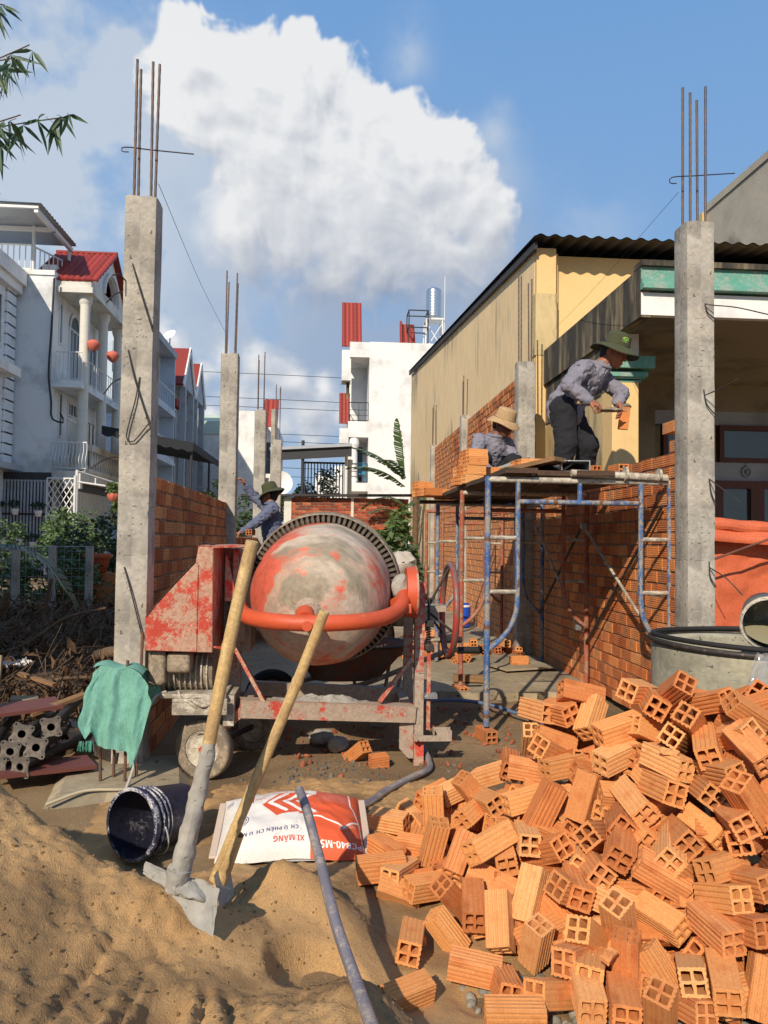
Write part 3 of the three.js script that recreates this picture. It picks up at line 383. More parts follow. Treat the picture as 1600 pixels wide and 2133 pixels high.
  obj('inner_room', [bb(4.1, 8.5, 0, 3.3, -12.4, -12.5), bb(4.05, 4.15, 0, 3.3, -9.7, -12.4), bb(8.4, 8.5, 0, 3.3, -9.7, -12.4), bb(4.1, 8.5, 0, 0.1, -9.7, -12.4), bb(4.1, 8.5, 3.3, 3.4, -9.7, -12.4)], M.offwhite, t);
  for (const [a, b] of [[4.3, 4.85], [5.05, 6.3], [6.45, 7.7]]) { const w = obj('transom_window', [bb(a, b, 2.42, 2.48, -9.52, -9.62), bb(a, b, 2.84, 2.9, -9.52, -9.62), bb(a, a + 0.06, 2.48, 2.84, -9.52, -9.62), bb(b - 0.06, b, 2.48, 2.84, -9.52, -9.62)], M.doorWood, t); obj('pane', bb(a + 0.06, b - 0.06, 2.48, 2.84, -9.57, -9.576), M.pane, w); }
  for (const [a, b] of [[4.3, 5.0], [5.0, 5.55], [5.55, 6.3], [6.45, 7.2]]) { const w = obj('door', [bb(a, b, 2.08, 2.18, -9.51, -9.62), bb(a, a + 0.09, 0, 2.08, -9.51, -9.62), bb(b - 0.09, b, 0, 2.08, -9.51, -9.62), bb(a + 0.09, b - 0.09, 0.9, 1.0, -9.52, -9.6), bb(a + 0.09, b - 0.09, 0, 0.9, -9.54, -9.6)], M.doorWood, t); obj('pane', bb(a + 0.09, b - 0.09, 1.0, 2.08, -9.56, -9.566), M.pane, w); }
  obj('porch_floor', bb(2.9, 9.5, 0, 0.12, -6.4, -9.7), M.slab, t); obj('right_wall', bb(9.4, 9.6, 0, 5.2, -6.6, -24), M.yellow, t);
  const e = thing('wall_emblem', 'small round metal emblem hung above the porch door', 'emblem', [5.42, 2.3, -9.54]); obj('ring', new THREE.TorusGeometry(0.06, 0.012, 6, 24), M.galv, e); obj('hook', [bar([0, 0.06, 0], [0, 0.11, 0], 0.006), new THREE.SphereGeometry(0.025, 8, 6)], M.galv, e);
}
M.greyRender = mat({ map: tex(512, (u, v) => { const n = fbm(u * 5, v * 5, 5, 7, 6, 0.6), z = sstep(0.45, 0.7, fbm(u * 3, v * 4, 4, 19, 5)); return mul3(mix3([168, 160, 142], [96, 92, 82], z * 0.8), 0.85 + 0.3 * n); }, true, 4), bumpMap: T.rough, bumpScale: 0.006, roughness: 0.95 });
{ // tall rendered house far right
  const t = thing('grey_house', 'tall unpainted grey rendered house at the top right edge', 'house', [0, 0, 0]);
  obj('wall', bb(8, 12, 0, 8.45, -10.5, -15.6), M.greyRender, t); obj('parapet', [bb(7.97, 12, 8.45, 8.6, -10.4, -15.62)], M.greyRender, t); obj('beam_end', bb(7.9, 8.2, 8.0, 8.45, -15.6, -15.8), M.mouldyPale, t);
}
// ───────── white houses on the left ─────────
const tileRoof = (t, ox, oy, oz, wdt, run, ang, nx, ny, turn, thick = 0.045) => { // pantiles on a slope that falls toward local +z
  const holder = new THREE.Group(); const sx = wdt / nx, sy = run / ny; const pts = []; const n = 5; for (let i = 0; i <= n; i++) { const a = i / n; pts.push([a * sx * 1.02, Math.sin(a * Math.PI) * sx * 0.24]); } for (let i = n; i >= 0; i--) { const a = i / n; pts.push([a * sx * 1.02, Math.sin(a * Math.PI) * sx * 0.24 - thick]); }
  const geo = metricUV(extrude(pts, sy * 1.16)); const roof = obj('roof', place(new THREE.BoxGeometry(wdt, 0.04, run), 0, 0, 0), M.tile2, t); roof.rotation.set(ang, 0, 0); const h2 = V(0, 0, run / 2).applyEuler(new THREE.Euler(ang, 0, 0)); roof.position.set(ox, oy, oz); if (turn) { roof.rotation.set(ang, turn, 0, 'YXZ'); }
  for (let j = 0; j < ny; j++) for (let i = 0; i < nx; i++) { const m = new THREE.Mesh(geo, (i * 7 + j * 3) % 3 ? M.tile : M.tile2); m.name = 'tile'; m.position.set(-wdt / 2 + i * sx, 0.035, -run / 2 + j * sy - sy * 0.08); m.rotation.x = 0.16; m.castShadow = true; roof.add(m); } return roof; };
const railing = (name, a, b, h, n, mt, t, r = 0.012) => { const g = [bar(a, b, r * 1.4), bar([a[0], a[1] + h, a[2]], [b[0], b[1] + h, b[2]], r * 1.6)]; const rail = obj(name, g, mt, t); for (let i = 0; i <= n; i++) { const u = i / n, p = [lerp(a[0], b[0], u), lerp(a[1], b[1], u), lerp(a[2], b[2], u)]; obj('baluster', bar(p, [p[0], p[1] + h, p[2]], r, r, 6), mt, rail); } return rail; };
function win(t, face, c, w, h, fr = 0.08, pane = M.glassBlue, bars = 1, fm = M.white) { // window on a wall that faces +x ('x') or +z ('z') at point c (centre of the sill line)
  const [x, y, z] = c, g = []; const B = (u0, u1, v0, v1, d0, d1) => face === 'x' ? bb(x + d0, x + d1, y + v0, y + v1, z - u0, z - u1) : bb(x + u0, x + u1, y + v0, y + v1, z + d0, z + d1);
  g.push(B(-w / 2, w / 2, 0, fr, 0.003, 0.05), B(-w / 2, w / 2, h - fr, h, 0.003, 0.05), B(-w / 2, -w / 2 + fr, fr, h - fr, 0.003, 0.05), B(w / 2 - fr, w / 2, fr, h - fr, 0.003, 0.05)); for (let i = 1; i <= bars; i++) { const u = -w / 2 + (w * i) / (bars + 1); g.push(B(u - 0.02, u + 0.02, fr, h - fr, 0.004, 0.04)); }
  const o = obj('window', g, fm, t); obj('pane', B(-w / 2 + fr, w / 2 - fr, fr, h - fr, 0.005, 0.012), pane, o); return o;
}
{ // the house with the red gable
  const t = thing('white_house', 'white three-storey house with a red tiled gable and round portico columns', 'house', [0, 0, 0]);
  obj('wall', [bb(-16, -9.6, 0, 10.45, -27.3, -33)], M.whiteCool, t); obj('parapet', [bb(-16, -9.58, 10.45, 10.62, -27.25, -27.45), bb(-9.75, -9.58, 10.45, 10.62, -27.45, -33)], M.white, t); obj('chimney', rbox(0.5, 0.5, 0.5, 0.02, -10.05, 10.85, -28.3), M.white, t);
  const shaft = (z) => { const c = obj('portico_column', lathe([[0.24, 3.7], [0.24, 3.85], [0.19, 3.9], [0.175, 6.8], [0.17, 9.6], [0.2, 9.65], [0.24, 9.78], [0.24, 9.95]], 20), M.offwhite, t); c.position.set(-8.72, 0, z); return c; }; shaft(-27.95); shaft(-30.2); shaft(-32.3);
  obj('balcony_slab', [bb(-9.6, -8.45, 3.3, 3.62, -27.3, -33)], M.offwhite, t); obj('balcony_slab', [bb(-9.6, -8.6, 6.55, 6.8, -27.35, -33)], M.whiteCool, t); obj('entablature', [bb(-9.6, -8.35, 9.95, 10.15, -27.5, -32.6), bb(-9.6, -8.42, 10.15, 10.45, -27.56, -32.5)], M.offwhite, t);
  // pediment with its arch
  const s = new THREE.Shape([[27.55, 10.4], [32.45, 10.4], [30, 12.2]].map(([a, b]) => new THREE.Vector2(a, b))); const hole = new THREE.Path(); hole.absarc(30, 10.42, 0.9, 0, Math.PI); s.holes.push(hole); const pg = new THREE.ExtrudeGeometry(s, { depth: 0.18, bevelEnabled: false, curveSegments: 14 }); pg.rotateY(Math.PI / 2); pg.translate(-8.62, 0, 0); obj('pediment', pg, M.white, t);
  { const g = []; for (let i = 0; i < 14; i++) { const a0 = Math.PI * i / 14, a1 = Math.PI * (i + 1) / 14; g.push(beam([-8.4, 10.42 + Math.sin(a0) * 0.98, -30 - Math.cos(a0) * 0.98], [-8.4, 10.42 + Math.sin(a1) * 0.98, -30 - Math.cos(a1) * 0.98], 0.1, 0.14, [1, 0, 0])); } obj('arch_moulding', g, M.whiteCool, t); }
  tileRoof(t, -9.35, 11.33, -28.78, 2.3, 3.1, 0.628, 11, 8, 0); obj('roof_slope', beam([-9.35, 12.24, -30.02], [-9.35, 10.4, -32.5], 2.3, 0.07), M.tile2, t); obj('ridge', bar([-10.5, 12.28, -30], [-8.2, 12.28, -30], 0.07, 0.07, 8), M.tile2, t);
  obj('side_gable', (() => { const q = new THREE.Shape([[27.6, 10.4], [30, 12.15], [32.4, 10.4]].map(([a, b]) => new THREE.Vector2(a, b))); const g = new THREE.ExtrudeGeometry(q, { depth: 0.1, bevelEnabled: false }); g.rotateY(Math.PI / 2); g.translate(-10.6, 0, 0); return g; })(), M.white, t);
  // openings in the facade
  { const w = win(t, 'x', [-9.6, 7.0, -29.55], 1.25, 2.1, 0.08, M.glassBlue, 2); const ag = new THREE.RingGeometry(0.5, 0.64, 20, 1, 0, Math.PI); ag.rotateY(Math.PI / 2); ag.translate(-9.55, 9.1, -29.55); const pn = new THREE.CircleGeometry(0.5, 20, 0, Math.PI); pn.rotateY(Math.PI / 2); pn.translate(-9.585, 9.1, -29.55); obj('fanlight', [ag], M.white, t); obj('fanlight_pane', pn, M.glassBlue, t); }
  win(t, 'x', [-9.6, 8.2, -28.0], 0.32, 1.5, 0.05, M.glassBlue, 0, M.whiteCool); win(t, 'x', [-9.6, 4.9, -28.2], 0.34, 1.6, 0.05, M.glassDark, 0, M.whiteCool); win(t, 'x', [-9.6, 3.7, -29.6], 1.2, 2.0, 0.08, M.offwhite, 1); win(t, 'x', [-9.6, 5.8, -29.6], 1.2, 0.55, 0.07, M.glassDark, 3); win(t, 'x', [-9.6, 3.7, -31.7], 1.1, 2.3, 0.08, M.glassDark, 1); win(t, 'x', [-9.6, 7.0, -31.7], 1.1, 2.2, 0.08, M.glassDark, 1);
  railing('balcony_railing', [-9.5, 6.85, -27.4], [-8.6, 6.85, -27.4], 0.95, 7, M.whiteIron, t); railing('balcony_railing', [-8.62, 6.85, -28.3], [-8.62, 6.85, -32.6], 0.8, 16, M.whiteIron, t);
  { const rl = obj('balcony_railing', [bar([-9.55, 4.62, -27.35], [-8.35, 4.62, -27.35], 0.03), bar([-9.55, 3.72, -27.35], [-8.35, 3.72, -27.35], 0.025)], M.whiteIron, t); for (let i = 0; i < 11; i++) { const x = -9.5 + i * 0.115; obj('baluster', tube([[x, 4.6, -27.35], [x + 0.02, 4.3, -27.3], [x + 0.03, 3.98, -27.12], [x, 3.72, -27.33]], 0.014, 10, 5), M.whiteIron, rl); } const rl2 = obj('balcony_railing', [bb(-8.5, -8.36, 4.4, 4.62, -28.0, -33), bb(-8.46, -8.4, 3.62, 3.75, -27.4, -33)], M.offwhite, t); for (let i = 0; i < 16; i++) { const z = -28.2 - i * 0.3; obj('baluster', place(lathe([[0.05, 0], [0.03, 0.1], [0.075, 0.35], [0.03, 0.6], [0.05, 0.68]], 8), -8.43, 3.74, z), M.offwhite, rl2); } }
  obj('drain_cable', tube([[-9.57, 10.3, -27.2], [-9.62, 8.5, -27.22], [-9.66, 6.9, -27.2], [-9.55, 6.0, -27.2], [-9.5, 5.4, -27.22], [-9.1, 5.3, -27.22], [-9.25, 5.6, -27.25]], 0.035, 30, 6), M.iron, t);
  obj('meter_box', bb(-9.0, -8.45, 3.0, 3.6, -27.05, -27.3), M.offwhite, t);
  // roof terrace shelter
  const sh = obj('terrace_shelter', (() => { const g = quadGrid(60, 30, (u, v) => [lerp(-15.8, -9.5, u), 12.3 + 0.03 * Math.sin(v * 90) - 0.05 * (u - 0.5), lerp(-25.6, -29.3, v)]); const b = g.clone(); b.translate(0, -0.05, 0); return [g, b]; })(), M.greyPaint, t); for (const [x, z] of [[-10.35, -27.35], [-13, -27.35], [-9.75, -29.2], [-13, -29.2]]) obj('post', bar([x, 10.5, z], [x, 12.2, z], 0.06, 0.06, 6), M.whiteIron, sh); obj('roof_beam', [bb(-15.5, -9.6, 12.0, 12.14, -27.3, -27.4), bb(-9.75, -9.62, 12.0, 12.14, -25.7, -29.2), bb(-15.5, -9.6, 12.12, 12.22, -25.65, -25.75), bb(-12.9, -12.8, 11.9, 12.0, -27.3, -29.2)], M.whiteIron, sh);
  railing('terrace_railing', [-14, 10.65, -27.3], [-10.4, 10.65, -27.3], 0.85, 18, M.whiteIron, t, 0.02); railing('terrace_railing', [-10.3, 10.65, -27.4], [-9.8, 10.65, -28.6], 0.8, 6, M.whiteIron, t, 0.02);
  // ground floor: fascia, shutter
  obj('shutter', (() => { const g = [bb(-9.05, -9.0, 0, 3.0, -27.9, -32.4)]; for (let i = 0; i < 26; i++) g.push(bb(-9.0, -8.96, 0, 2.98, -28 - i * 0.17, -28.1 - i * 0.17)); return g; })(), M.offwhite, t); obj('shutter_head', bb(-9.08, -8.94, 3.0, 3.3, -27.8, -32.5), M.iron, t);
}
{ // metal awning frame and lattice gate on the ground floor
  const t = thing('awning_frame', 'white steel awning frame under the balcony of the red-gabled house', 'awning', [0, 0, 0]); obj('frame', [bar([-8.4, 3.55, -26.6], [-7.3, 3.2, -28.3], 0.04), bar([-8.4, 3.2, -26.6], [-7.25, 3.05, -26.8], 0.035), bar([-8.42, 0, -26.6], [-8.42, 3.6, -26.6], 0.05), bar([-7.3, 3.2, -28.3], [-7.25, 3.05, -26.8], 0.03), bar([-7.85, 3.35, -26.75], [-7.85, 3.1, -26.75], 0.025)], M.whiteIron, t);
  const g = thing('lattice_gate', 'white diamond lattice gate beside the dark fence on the left', 'gate', [-8.88, 0, -26.55]); obj('frame', [bar([-0.5, 0.05, 0], [-0.5, 3.3, 0], 0.03), bar([0.42, 0, 0], [0.42, 3.4, 0], 0.045), bar([-0.5, 3.3, 0], [0.42, 3.3, 0], 0.03), bar([-0.5, 1.1, 0], [0.42, 1.1, 0], 0.02)], M.whiteIron, g);
  for (let i = -5; i < 15; i++) for (const s of [1, -1]) { let x0 = -0.5, y0 = i * 0.33; let x1 = 0.42, y1 = y0 + s * 1.55; if (s < 0) { y0 += 1.2; y1 = y0 - 1.55; } const cl = (v) => clamp(v, 0.05, 3.3); const xa = x0 + (cl(y0) - y0) / (y1 - y0) * 0.92, xb = x0 + (cl(y1) - y0) / (y1 - y0) * 0.92; if (xb - xa < 0.05) continue; obj('slat', beam([xa, cl(y0), 0.02 * s], [xb, cl(y1), 0.02 * s], 0.016, 0.03), M.whiteIron, g); }
  const d = thing('bar_fence', 'dark tall fence of vertical bars left of the lattice gate', 'fence', [-11.3, 0, -26.7]); obj('backing', bb(-0.4, 2, 0, 3.2, -0.12, -0.1), M.darkBlue, d); obj('rail', [bb(-0.4, 2, 2.05, 2.12, 0, 0.06), bb(-0.4, 2, 3.25, 3.5, -0.05, 0.06), bb(-0.4, 2, 0.1, 0.2, 0, 0.06)], M.iron, d); for (let i = 0; i < 22; i++) obj('fence_bar', bb(-0.38 + i * 0.108, -0.32 + i * 0.108, 0.1, 3.4, 0.005, 0.05), M.greyPaint, d);
  const e = thing('sheet_gate', 'grey gate with pasted paper notices at the left edge', 'gate', [-11.1, 0, -25.2]); obj('gate_frame', [bb(-1.2, 0.1, 2.55, 2.65, 0, 0.06), bb(0.02, 0.12, 0, 2.65, 0, 0.07), bb(-1.2, 0, 0, 2.55, -0.04, -0.02)], M.greyPaint, e); for (let i = 0; i < 14; i++) obj('gate_bar', bb(-1.15 + i * 0.085, -1.12 + i * 0.085, 0.05, 2.55, -0.01, 0.02), M.iron, e); obj('header', bb(-1.4, 0.4, 2.7, 3.5, -0.1, 0.1), M.offwhite, e);
  const pap = (y, h, c) => obj('paper_notice', bb(-0.72, -0.1, y, y + h, 0.035, 0.042), mat({ map: tex(128, (u, v) => { const ln = Math.floor(v * 9), w = vn(u * 22, ln, 99, 5 + c); return ln % 2 && w > 0.45 && u > 0.08 && u < 0.9 ? [110, 120, 140] : [206, 210, 212]; }, true, 0.62), color: c ? 0xffd0c8 : 0xffffff }), e); pap(1.62, 0.35, 0); pap(1.1, 0.42, 0); pap(0.82, 0.24, 1);
}
{ // house at the left edge that shades its neighbour's side wall
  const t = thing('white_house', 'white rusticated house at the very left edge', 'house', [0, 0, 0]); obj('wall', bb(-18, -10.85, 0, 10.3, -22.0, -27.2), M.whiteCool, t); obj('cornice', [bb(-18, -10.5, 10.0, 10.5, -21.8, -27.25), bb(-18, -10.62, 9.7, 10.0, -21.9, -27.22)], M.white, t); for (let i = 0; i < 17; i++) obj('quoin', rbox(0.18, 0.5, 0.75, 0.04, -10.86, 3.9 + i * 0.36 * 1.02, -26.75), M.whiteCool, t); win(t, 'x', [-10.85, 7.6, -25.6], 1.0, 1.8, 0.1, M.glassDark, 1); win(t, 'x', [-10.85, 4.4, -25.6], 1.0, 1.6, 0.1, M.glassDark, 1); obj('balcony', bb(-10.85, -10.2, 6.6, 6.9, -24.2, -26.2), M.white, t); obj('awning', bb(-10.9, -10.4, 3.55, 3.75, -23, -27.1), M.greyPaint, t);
}
{ // lanterns
  const l = thing('red_lantern', 'round red lantern hanging by the near portico column', 'lantern', [-8.35, 8.15, -27.8], 0); const sh = metricUV(lathe([[0.06, -0.2], [0.16, -0.12], [0.24, 0.03], [0.2, 0.14], [0.09, 0.2]], 14)); obj('lamp_shade', sh, mat({ color: 0xc46a54, roughness: 0.8 }), l); obj('tassel', [bar([0, -0.2, 0], [0, -0.55, 0], 0.015), bar([0, 0.2, 0], [0, 0.6, 0], 0.008)], M.iron, l);
  dup(l, [-7.9, 7.95, -28.6], 0, 'red lantern hanging farther along the portico of the gabled house'); dup(l, [-7.35, 2.75, -27.2], 0, 'red lantern hanging low under the white awning frame');
}
{ // row houses farther down the lane
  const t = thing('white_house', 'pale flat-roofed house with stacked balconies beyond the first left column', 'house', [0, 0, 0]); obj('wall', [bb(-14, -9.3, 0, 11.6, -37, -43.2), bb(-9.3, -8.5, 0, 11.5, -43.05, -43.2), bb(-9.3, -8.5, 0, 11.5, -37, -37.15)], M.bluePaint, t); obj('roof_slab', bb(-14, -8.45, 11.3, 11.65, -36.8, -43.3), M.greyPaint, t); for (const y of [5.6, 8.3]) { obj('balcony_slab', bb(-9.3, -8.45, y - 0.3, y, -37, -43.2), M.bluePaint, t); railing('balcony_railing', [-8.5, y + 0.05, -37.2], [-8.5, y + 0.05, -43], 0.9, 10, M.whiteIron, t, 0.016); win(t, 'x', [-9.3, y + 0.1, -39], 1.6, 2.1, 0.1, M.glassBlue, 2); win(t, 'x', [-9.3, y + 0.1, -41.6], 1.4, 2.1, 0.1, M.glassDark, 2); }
  const d = thing('satellite_dish', 'white satellite dish on the flat roof beyond the first left column', 'satellite dish', [-8.8, 11.6, -42]); obj('dish', place(lathe([[0, 0], [0.2, 0.03], [0.4, 0.12]], 20), 0.2, 0.65, 0, 0.9, -0.5, 0), M.white, d); obj('mast', bar([0.2, 0, 0], [0.2, 0.6, 0], 0.03), M.iron, d);
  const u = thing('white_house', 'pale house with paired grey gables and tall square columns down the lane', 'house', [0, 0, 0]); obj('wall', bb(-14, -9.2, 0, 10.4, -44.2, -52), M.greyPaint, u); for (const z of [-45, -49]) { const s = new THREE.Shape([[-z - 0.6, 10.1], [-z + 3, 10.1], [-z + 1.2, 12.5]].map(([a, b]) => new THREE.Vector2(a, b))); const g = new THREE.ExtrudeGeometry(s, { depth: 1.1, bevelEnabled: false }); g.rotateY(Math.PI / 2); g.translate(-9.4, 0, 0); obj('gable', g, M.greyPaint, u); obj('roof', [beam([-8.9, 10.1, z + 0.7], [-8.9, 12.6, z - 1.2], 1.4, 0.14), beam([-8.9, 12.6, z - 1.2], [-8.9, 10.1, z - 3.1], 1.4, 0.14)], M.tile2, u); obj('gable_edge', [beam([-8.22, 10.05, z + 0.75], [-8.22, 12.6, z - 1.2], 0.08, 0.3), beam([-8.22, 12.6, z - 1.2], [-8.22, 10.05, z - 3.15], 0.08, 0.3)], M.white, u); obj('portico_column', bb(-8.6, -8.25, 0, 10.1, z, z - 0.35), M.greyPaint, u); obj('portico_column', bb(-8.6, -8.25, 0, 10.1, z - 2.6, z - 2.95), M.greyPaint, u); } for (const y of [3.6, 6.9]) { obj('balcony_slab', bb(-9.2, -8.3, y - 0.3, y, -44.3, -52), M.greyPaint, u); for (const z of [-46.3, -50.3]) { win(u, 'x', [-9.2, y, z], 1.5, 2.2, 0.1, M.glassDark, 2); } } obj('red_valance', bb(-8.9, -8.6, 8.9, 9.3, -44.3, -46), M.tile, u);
  const a = thing('lane_awning', 'dark scalloped awning on posts behind the left brick wall', 'awning', [0, 0, 0]); obj('canopy', (() => { const g = quadGrid(40, 8, (p, q) => [lerp(-8.2, -4.9, q), 5.4 - q * 0.55 - 0.02 * Math.sin(p * 120), lerp(-28.5, -37, p)]); const g2 = g.clone(); g2.translate(0, -0.04, 0); const v = quadGrid(60, 1, (p, q) => [-4.9, 4.86 - q * (0.25 + 0.06 * Math.abs(Math.sin(p * 40))), lerp(-28.5, -37, p)]); const f = quadGrid(40, 1, (p, q) => [lerp(-8.2, -4.9, p), 5.4 - p * 0.55 - q * (0.3 + 0.07 * Math.abs(Math.sin(p * 25))), -28.5]); return [g, g2, v, f]; })(), mat({ color: 0x25282c, roughness: 0.9 }), a); for (const [x, z] of [[-5, -28.7], [-5, -33], [-5, -36.8], [-6.6, -28.7]]) obj('post', bar([x, 0, z], [x, 4.8, z], 0.05, 0.05, 6), M.iron, a);
  railing('lane_railing', [-6.4, 2.3, -30], [-4.6, 2.3, -30], 1.0, 14, M.darkBlue, a); obj('lane_wall', bb(-8, -4.5, 0, 2.3, -30.1, -30.3), M.bluePaint, a); obj('signboard', bb(-6.1, -5.2, 3.0, 3.5, -36, -36.1), mat({ color: 0x9a7a2c, roughness: 0.7 }), a);
  const e = thing('white_house', 'broad low white house with a pale green parapet at the end of the lane', 'house', [0, 0, 0]); obj('wall', bb(-13, -5.9, 0, 8.6, -54, -62), M.white, e); obj('parapet', [bb(-13, -5.85, 8.6, 9.5, -53.9, -54.2), bb(-10, -7.6, 9.5, 10.4, -57, -59)], paint(190, 206, 190, 0.1, 91), e); obj('window', bb(-9.4, -7.9, 9.6, 10.2, -56.95, -57), M.glassBlue, e); win(e, 'z', [-8.6, 3.0, -54], 1.4, 1.6, 0.1, M.glassDark, 2);
  const f = thing('white_house', 'white house with dark balcony openings seen between the second and third left columns', 'house', [0, 0, 0]); obj('wall', [bb(-5.8, -4.3, 0, 9.3, -48, -56), bb(-4.3, -3.2, 0, 8.6, -50, -56)], M.white, f); for (const y of [2.6, 5.4]) { obj('balcony_slab', bb(-4.3, -3.1, y - 0.25, y, -48, -50), M.white, f); obj('opening_shade_panel', bb(-4.2, -3.3, y + 0.1, y + 2.2, -49.97, -50), M.glassDark, f); railing('balcony_railing', [-4.3, y, -48.05], [-3.1, y, -48.05], 0.9, 8, M.iron, f); } tileRoof(f, -3.6, 9.3, -48.8, 0.9, 2.2, 1.0, 3, 6, 0);  // balcony openings are dark panels; the shade inside is their colour
  const k = thing('water_tank', 'small steel water tank on a stand behind the second left column', 'water tank', [-7.0, 9.5, -55.5]); obj('tank', lathe([[0, 1.4], [0.5, 1.5], [0.5, 3.2], [0.42, 3.35], [0, 3.4]], 18), M.galv, k); obj('stand', [bar([-0.4, 0, 0.3], [-0.4, 1.45, 0.3], 0.05), bar([0.4, 0, 0.3], [0.4, 1.45, 0.3], 0.05), bar([-0.4, 0, 0.3], [0.4, 1.4, 0.3], 0.03), bar([0.4, 0, 0.3], [-0.4, 1.4, 0.3], 0.03)], M.iron, k);
}
{ // white house in the middle distance
  const t = thing('white_house', 'tall white house with red roof pieces behind the far brick wall', 'house', [0, 0, 0]); const W = M.white;
  obj('wall', [bb(1.92, 9, 0, 10.75, -36, -46), bb(0.98, 1.92, 0, 10.6, -38.4, -46)], W, t); obj('roof_slab', [bb(0.98, 1.92, 10.0, 10.72, -36, -38.4)], W, t); for (const y of [4.05, 6.95]) obj('balcony_slab', bb(0.95, 1.92, y - (y > 5 ? 0.75 : 0.4), y, -36.02, -38.4), W, t);
  for (const y of [4.1, 7.0]) { const rl = railing('balcony_railing', [1.0, y, -36.06], [1.9, y, -36.06], 0.85, 2, M.iron, t, 0.014); obj('rail', [bar([1.0, y + 0.25, -36.06], [1.9, y + 0.25, -36.06], 0.012), bar([1.0, y + 0.5, -36.06], [1.9, y + 0.5, -36.06], 0.012)], M.iron, rl); railing('balcony_railing', [0.98, y, -36.1], [0.98, y, -38.4], 0.85, 8, M.iron, t, 0.014); }
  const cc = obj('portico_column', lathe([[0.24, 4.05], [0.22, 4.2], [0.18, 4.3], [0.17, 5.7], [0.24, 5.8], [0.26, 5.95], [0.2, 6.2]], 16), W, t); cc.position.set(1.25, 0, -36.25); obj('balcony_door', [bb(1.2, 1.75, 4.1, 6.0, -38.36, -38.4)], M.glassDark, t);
  obj('eave_box', bb(0.62, 1.05, 8.9, 10.35, -36.1, -37.2), W, t); obj('eave_box', bb(0.55, 0.98, 5.9, 6.6, -36, -37), W, t); tileRoof(t, 1.08, 11.75, -36.75, 0.95, 2.75, 1.08, 5, 9, 0); tileRoof(t, 0.78, 7.6, -36.35, 0.5, 1.6, 1.2, 3, 6, 0); tileRoof(t, 3.95, 11.5, -38, 0.7, 1.9, 1.0, 4, 6, 0); obj('roof_edge', [beam([3.55, 10.7, -37.4], [3.62, 12.4, -38.5], 0.12, 0.3)], M.tile2, t); obj('pipe_shaft', bb(0.86, 1.0, 8.0, 9.6, -36.5, -37), M.mouldy, t);
  const k = thing('water_tank', 'shiny ribbed steel water tank on white legs above the central white house', 'water tank', [5.22, 10.7, -38]); const pts = [[0, 1.75], [0.34, 1.8], [0.38, 1.86]]; for (let i = 0; i < 9; i++) { const y = 1.95 + i * 0.15; pts.push([0.385, y], [0.372, y + 0.04], [0.385, y + 0.08]); } pts.push([0.36, 3.3], [0.15, 3.42], [0, 3.44]); obj('tank', lathe(pts, 28), new THREE.MeshPhysicalMaterial({ color: 0xc4c8cc, metalness: 0.9, roughness: 0.28 }), k); const st = []; for (const [x, z] of [[-.4, .4], [.4, .4], [-.4, -.4], [.4, -.4]]) st.push(bar([x * 1.15, 0, z * 1.15], [x, 1.75, z], 0.04)); st.push(bar([-.42, .2, .42], [.4, 1.5, .4], 0.025), bar([.42, .2, .42], [-.4, 1.5, .4], 0.025), bb(-.46, .46, 1.68, 1.76, -.46, .46)); obj('stand', st, M.whiteIron, k); obj('lightning_rod', bar([0.52, 0, 0.3], [0.52, 3.9, 0.3], 0.02), M.whiteIron, k);
  const f = thing('roof_scaffold', 'dark open steel framework on the roof beside the water tank', 'frame', [4.35, 10.75, -37.6]); const fg = []; for (const [x, z] of [[-.45, .4], [.5, .4], [-.45, -.6], [.5, -.6]]) fg.push(bar([x, 0, z], [x, 1.95, z], 0.03, 0.03, 5)); for (const y of [1.1, 1.95]) fg.push(bar([-.45, y, .4], [.5, y, .4], 0.03), bar([-.45, y, -.6], [.5, y, -.6], 0.03), bar([-.45, y, .4], [-.45, y, -.6], 0.03), bar([.5, y, .4], [.5, y, -.6], 0.03)); obj('frame', fg, M.iron, f);
}
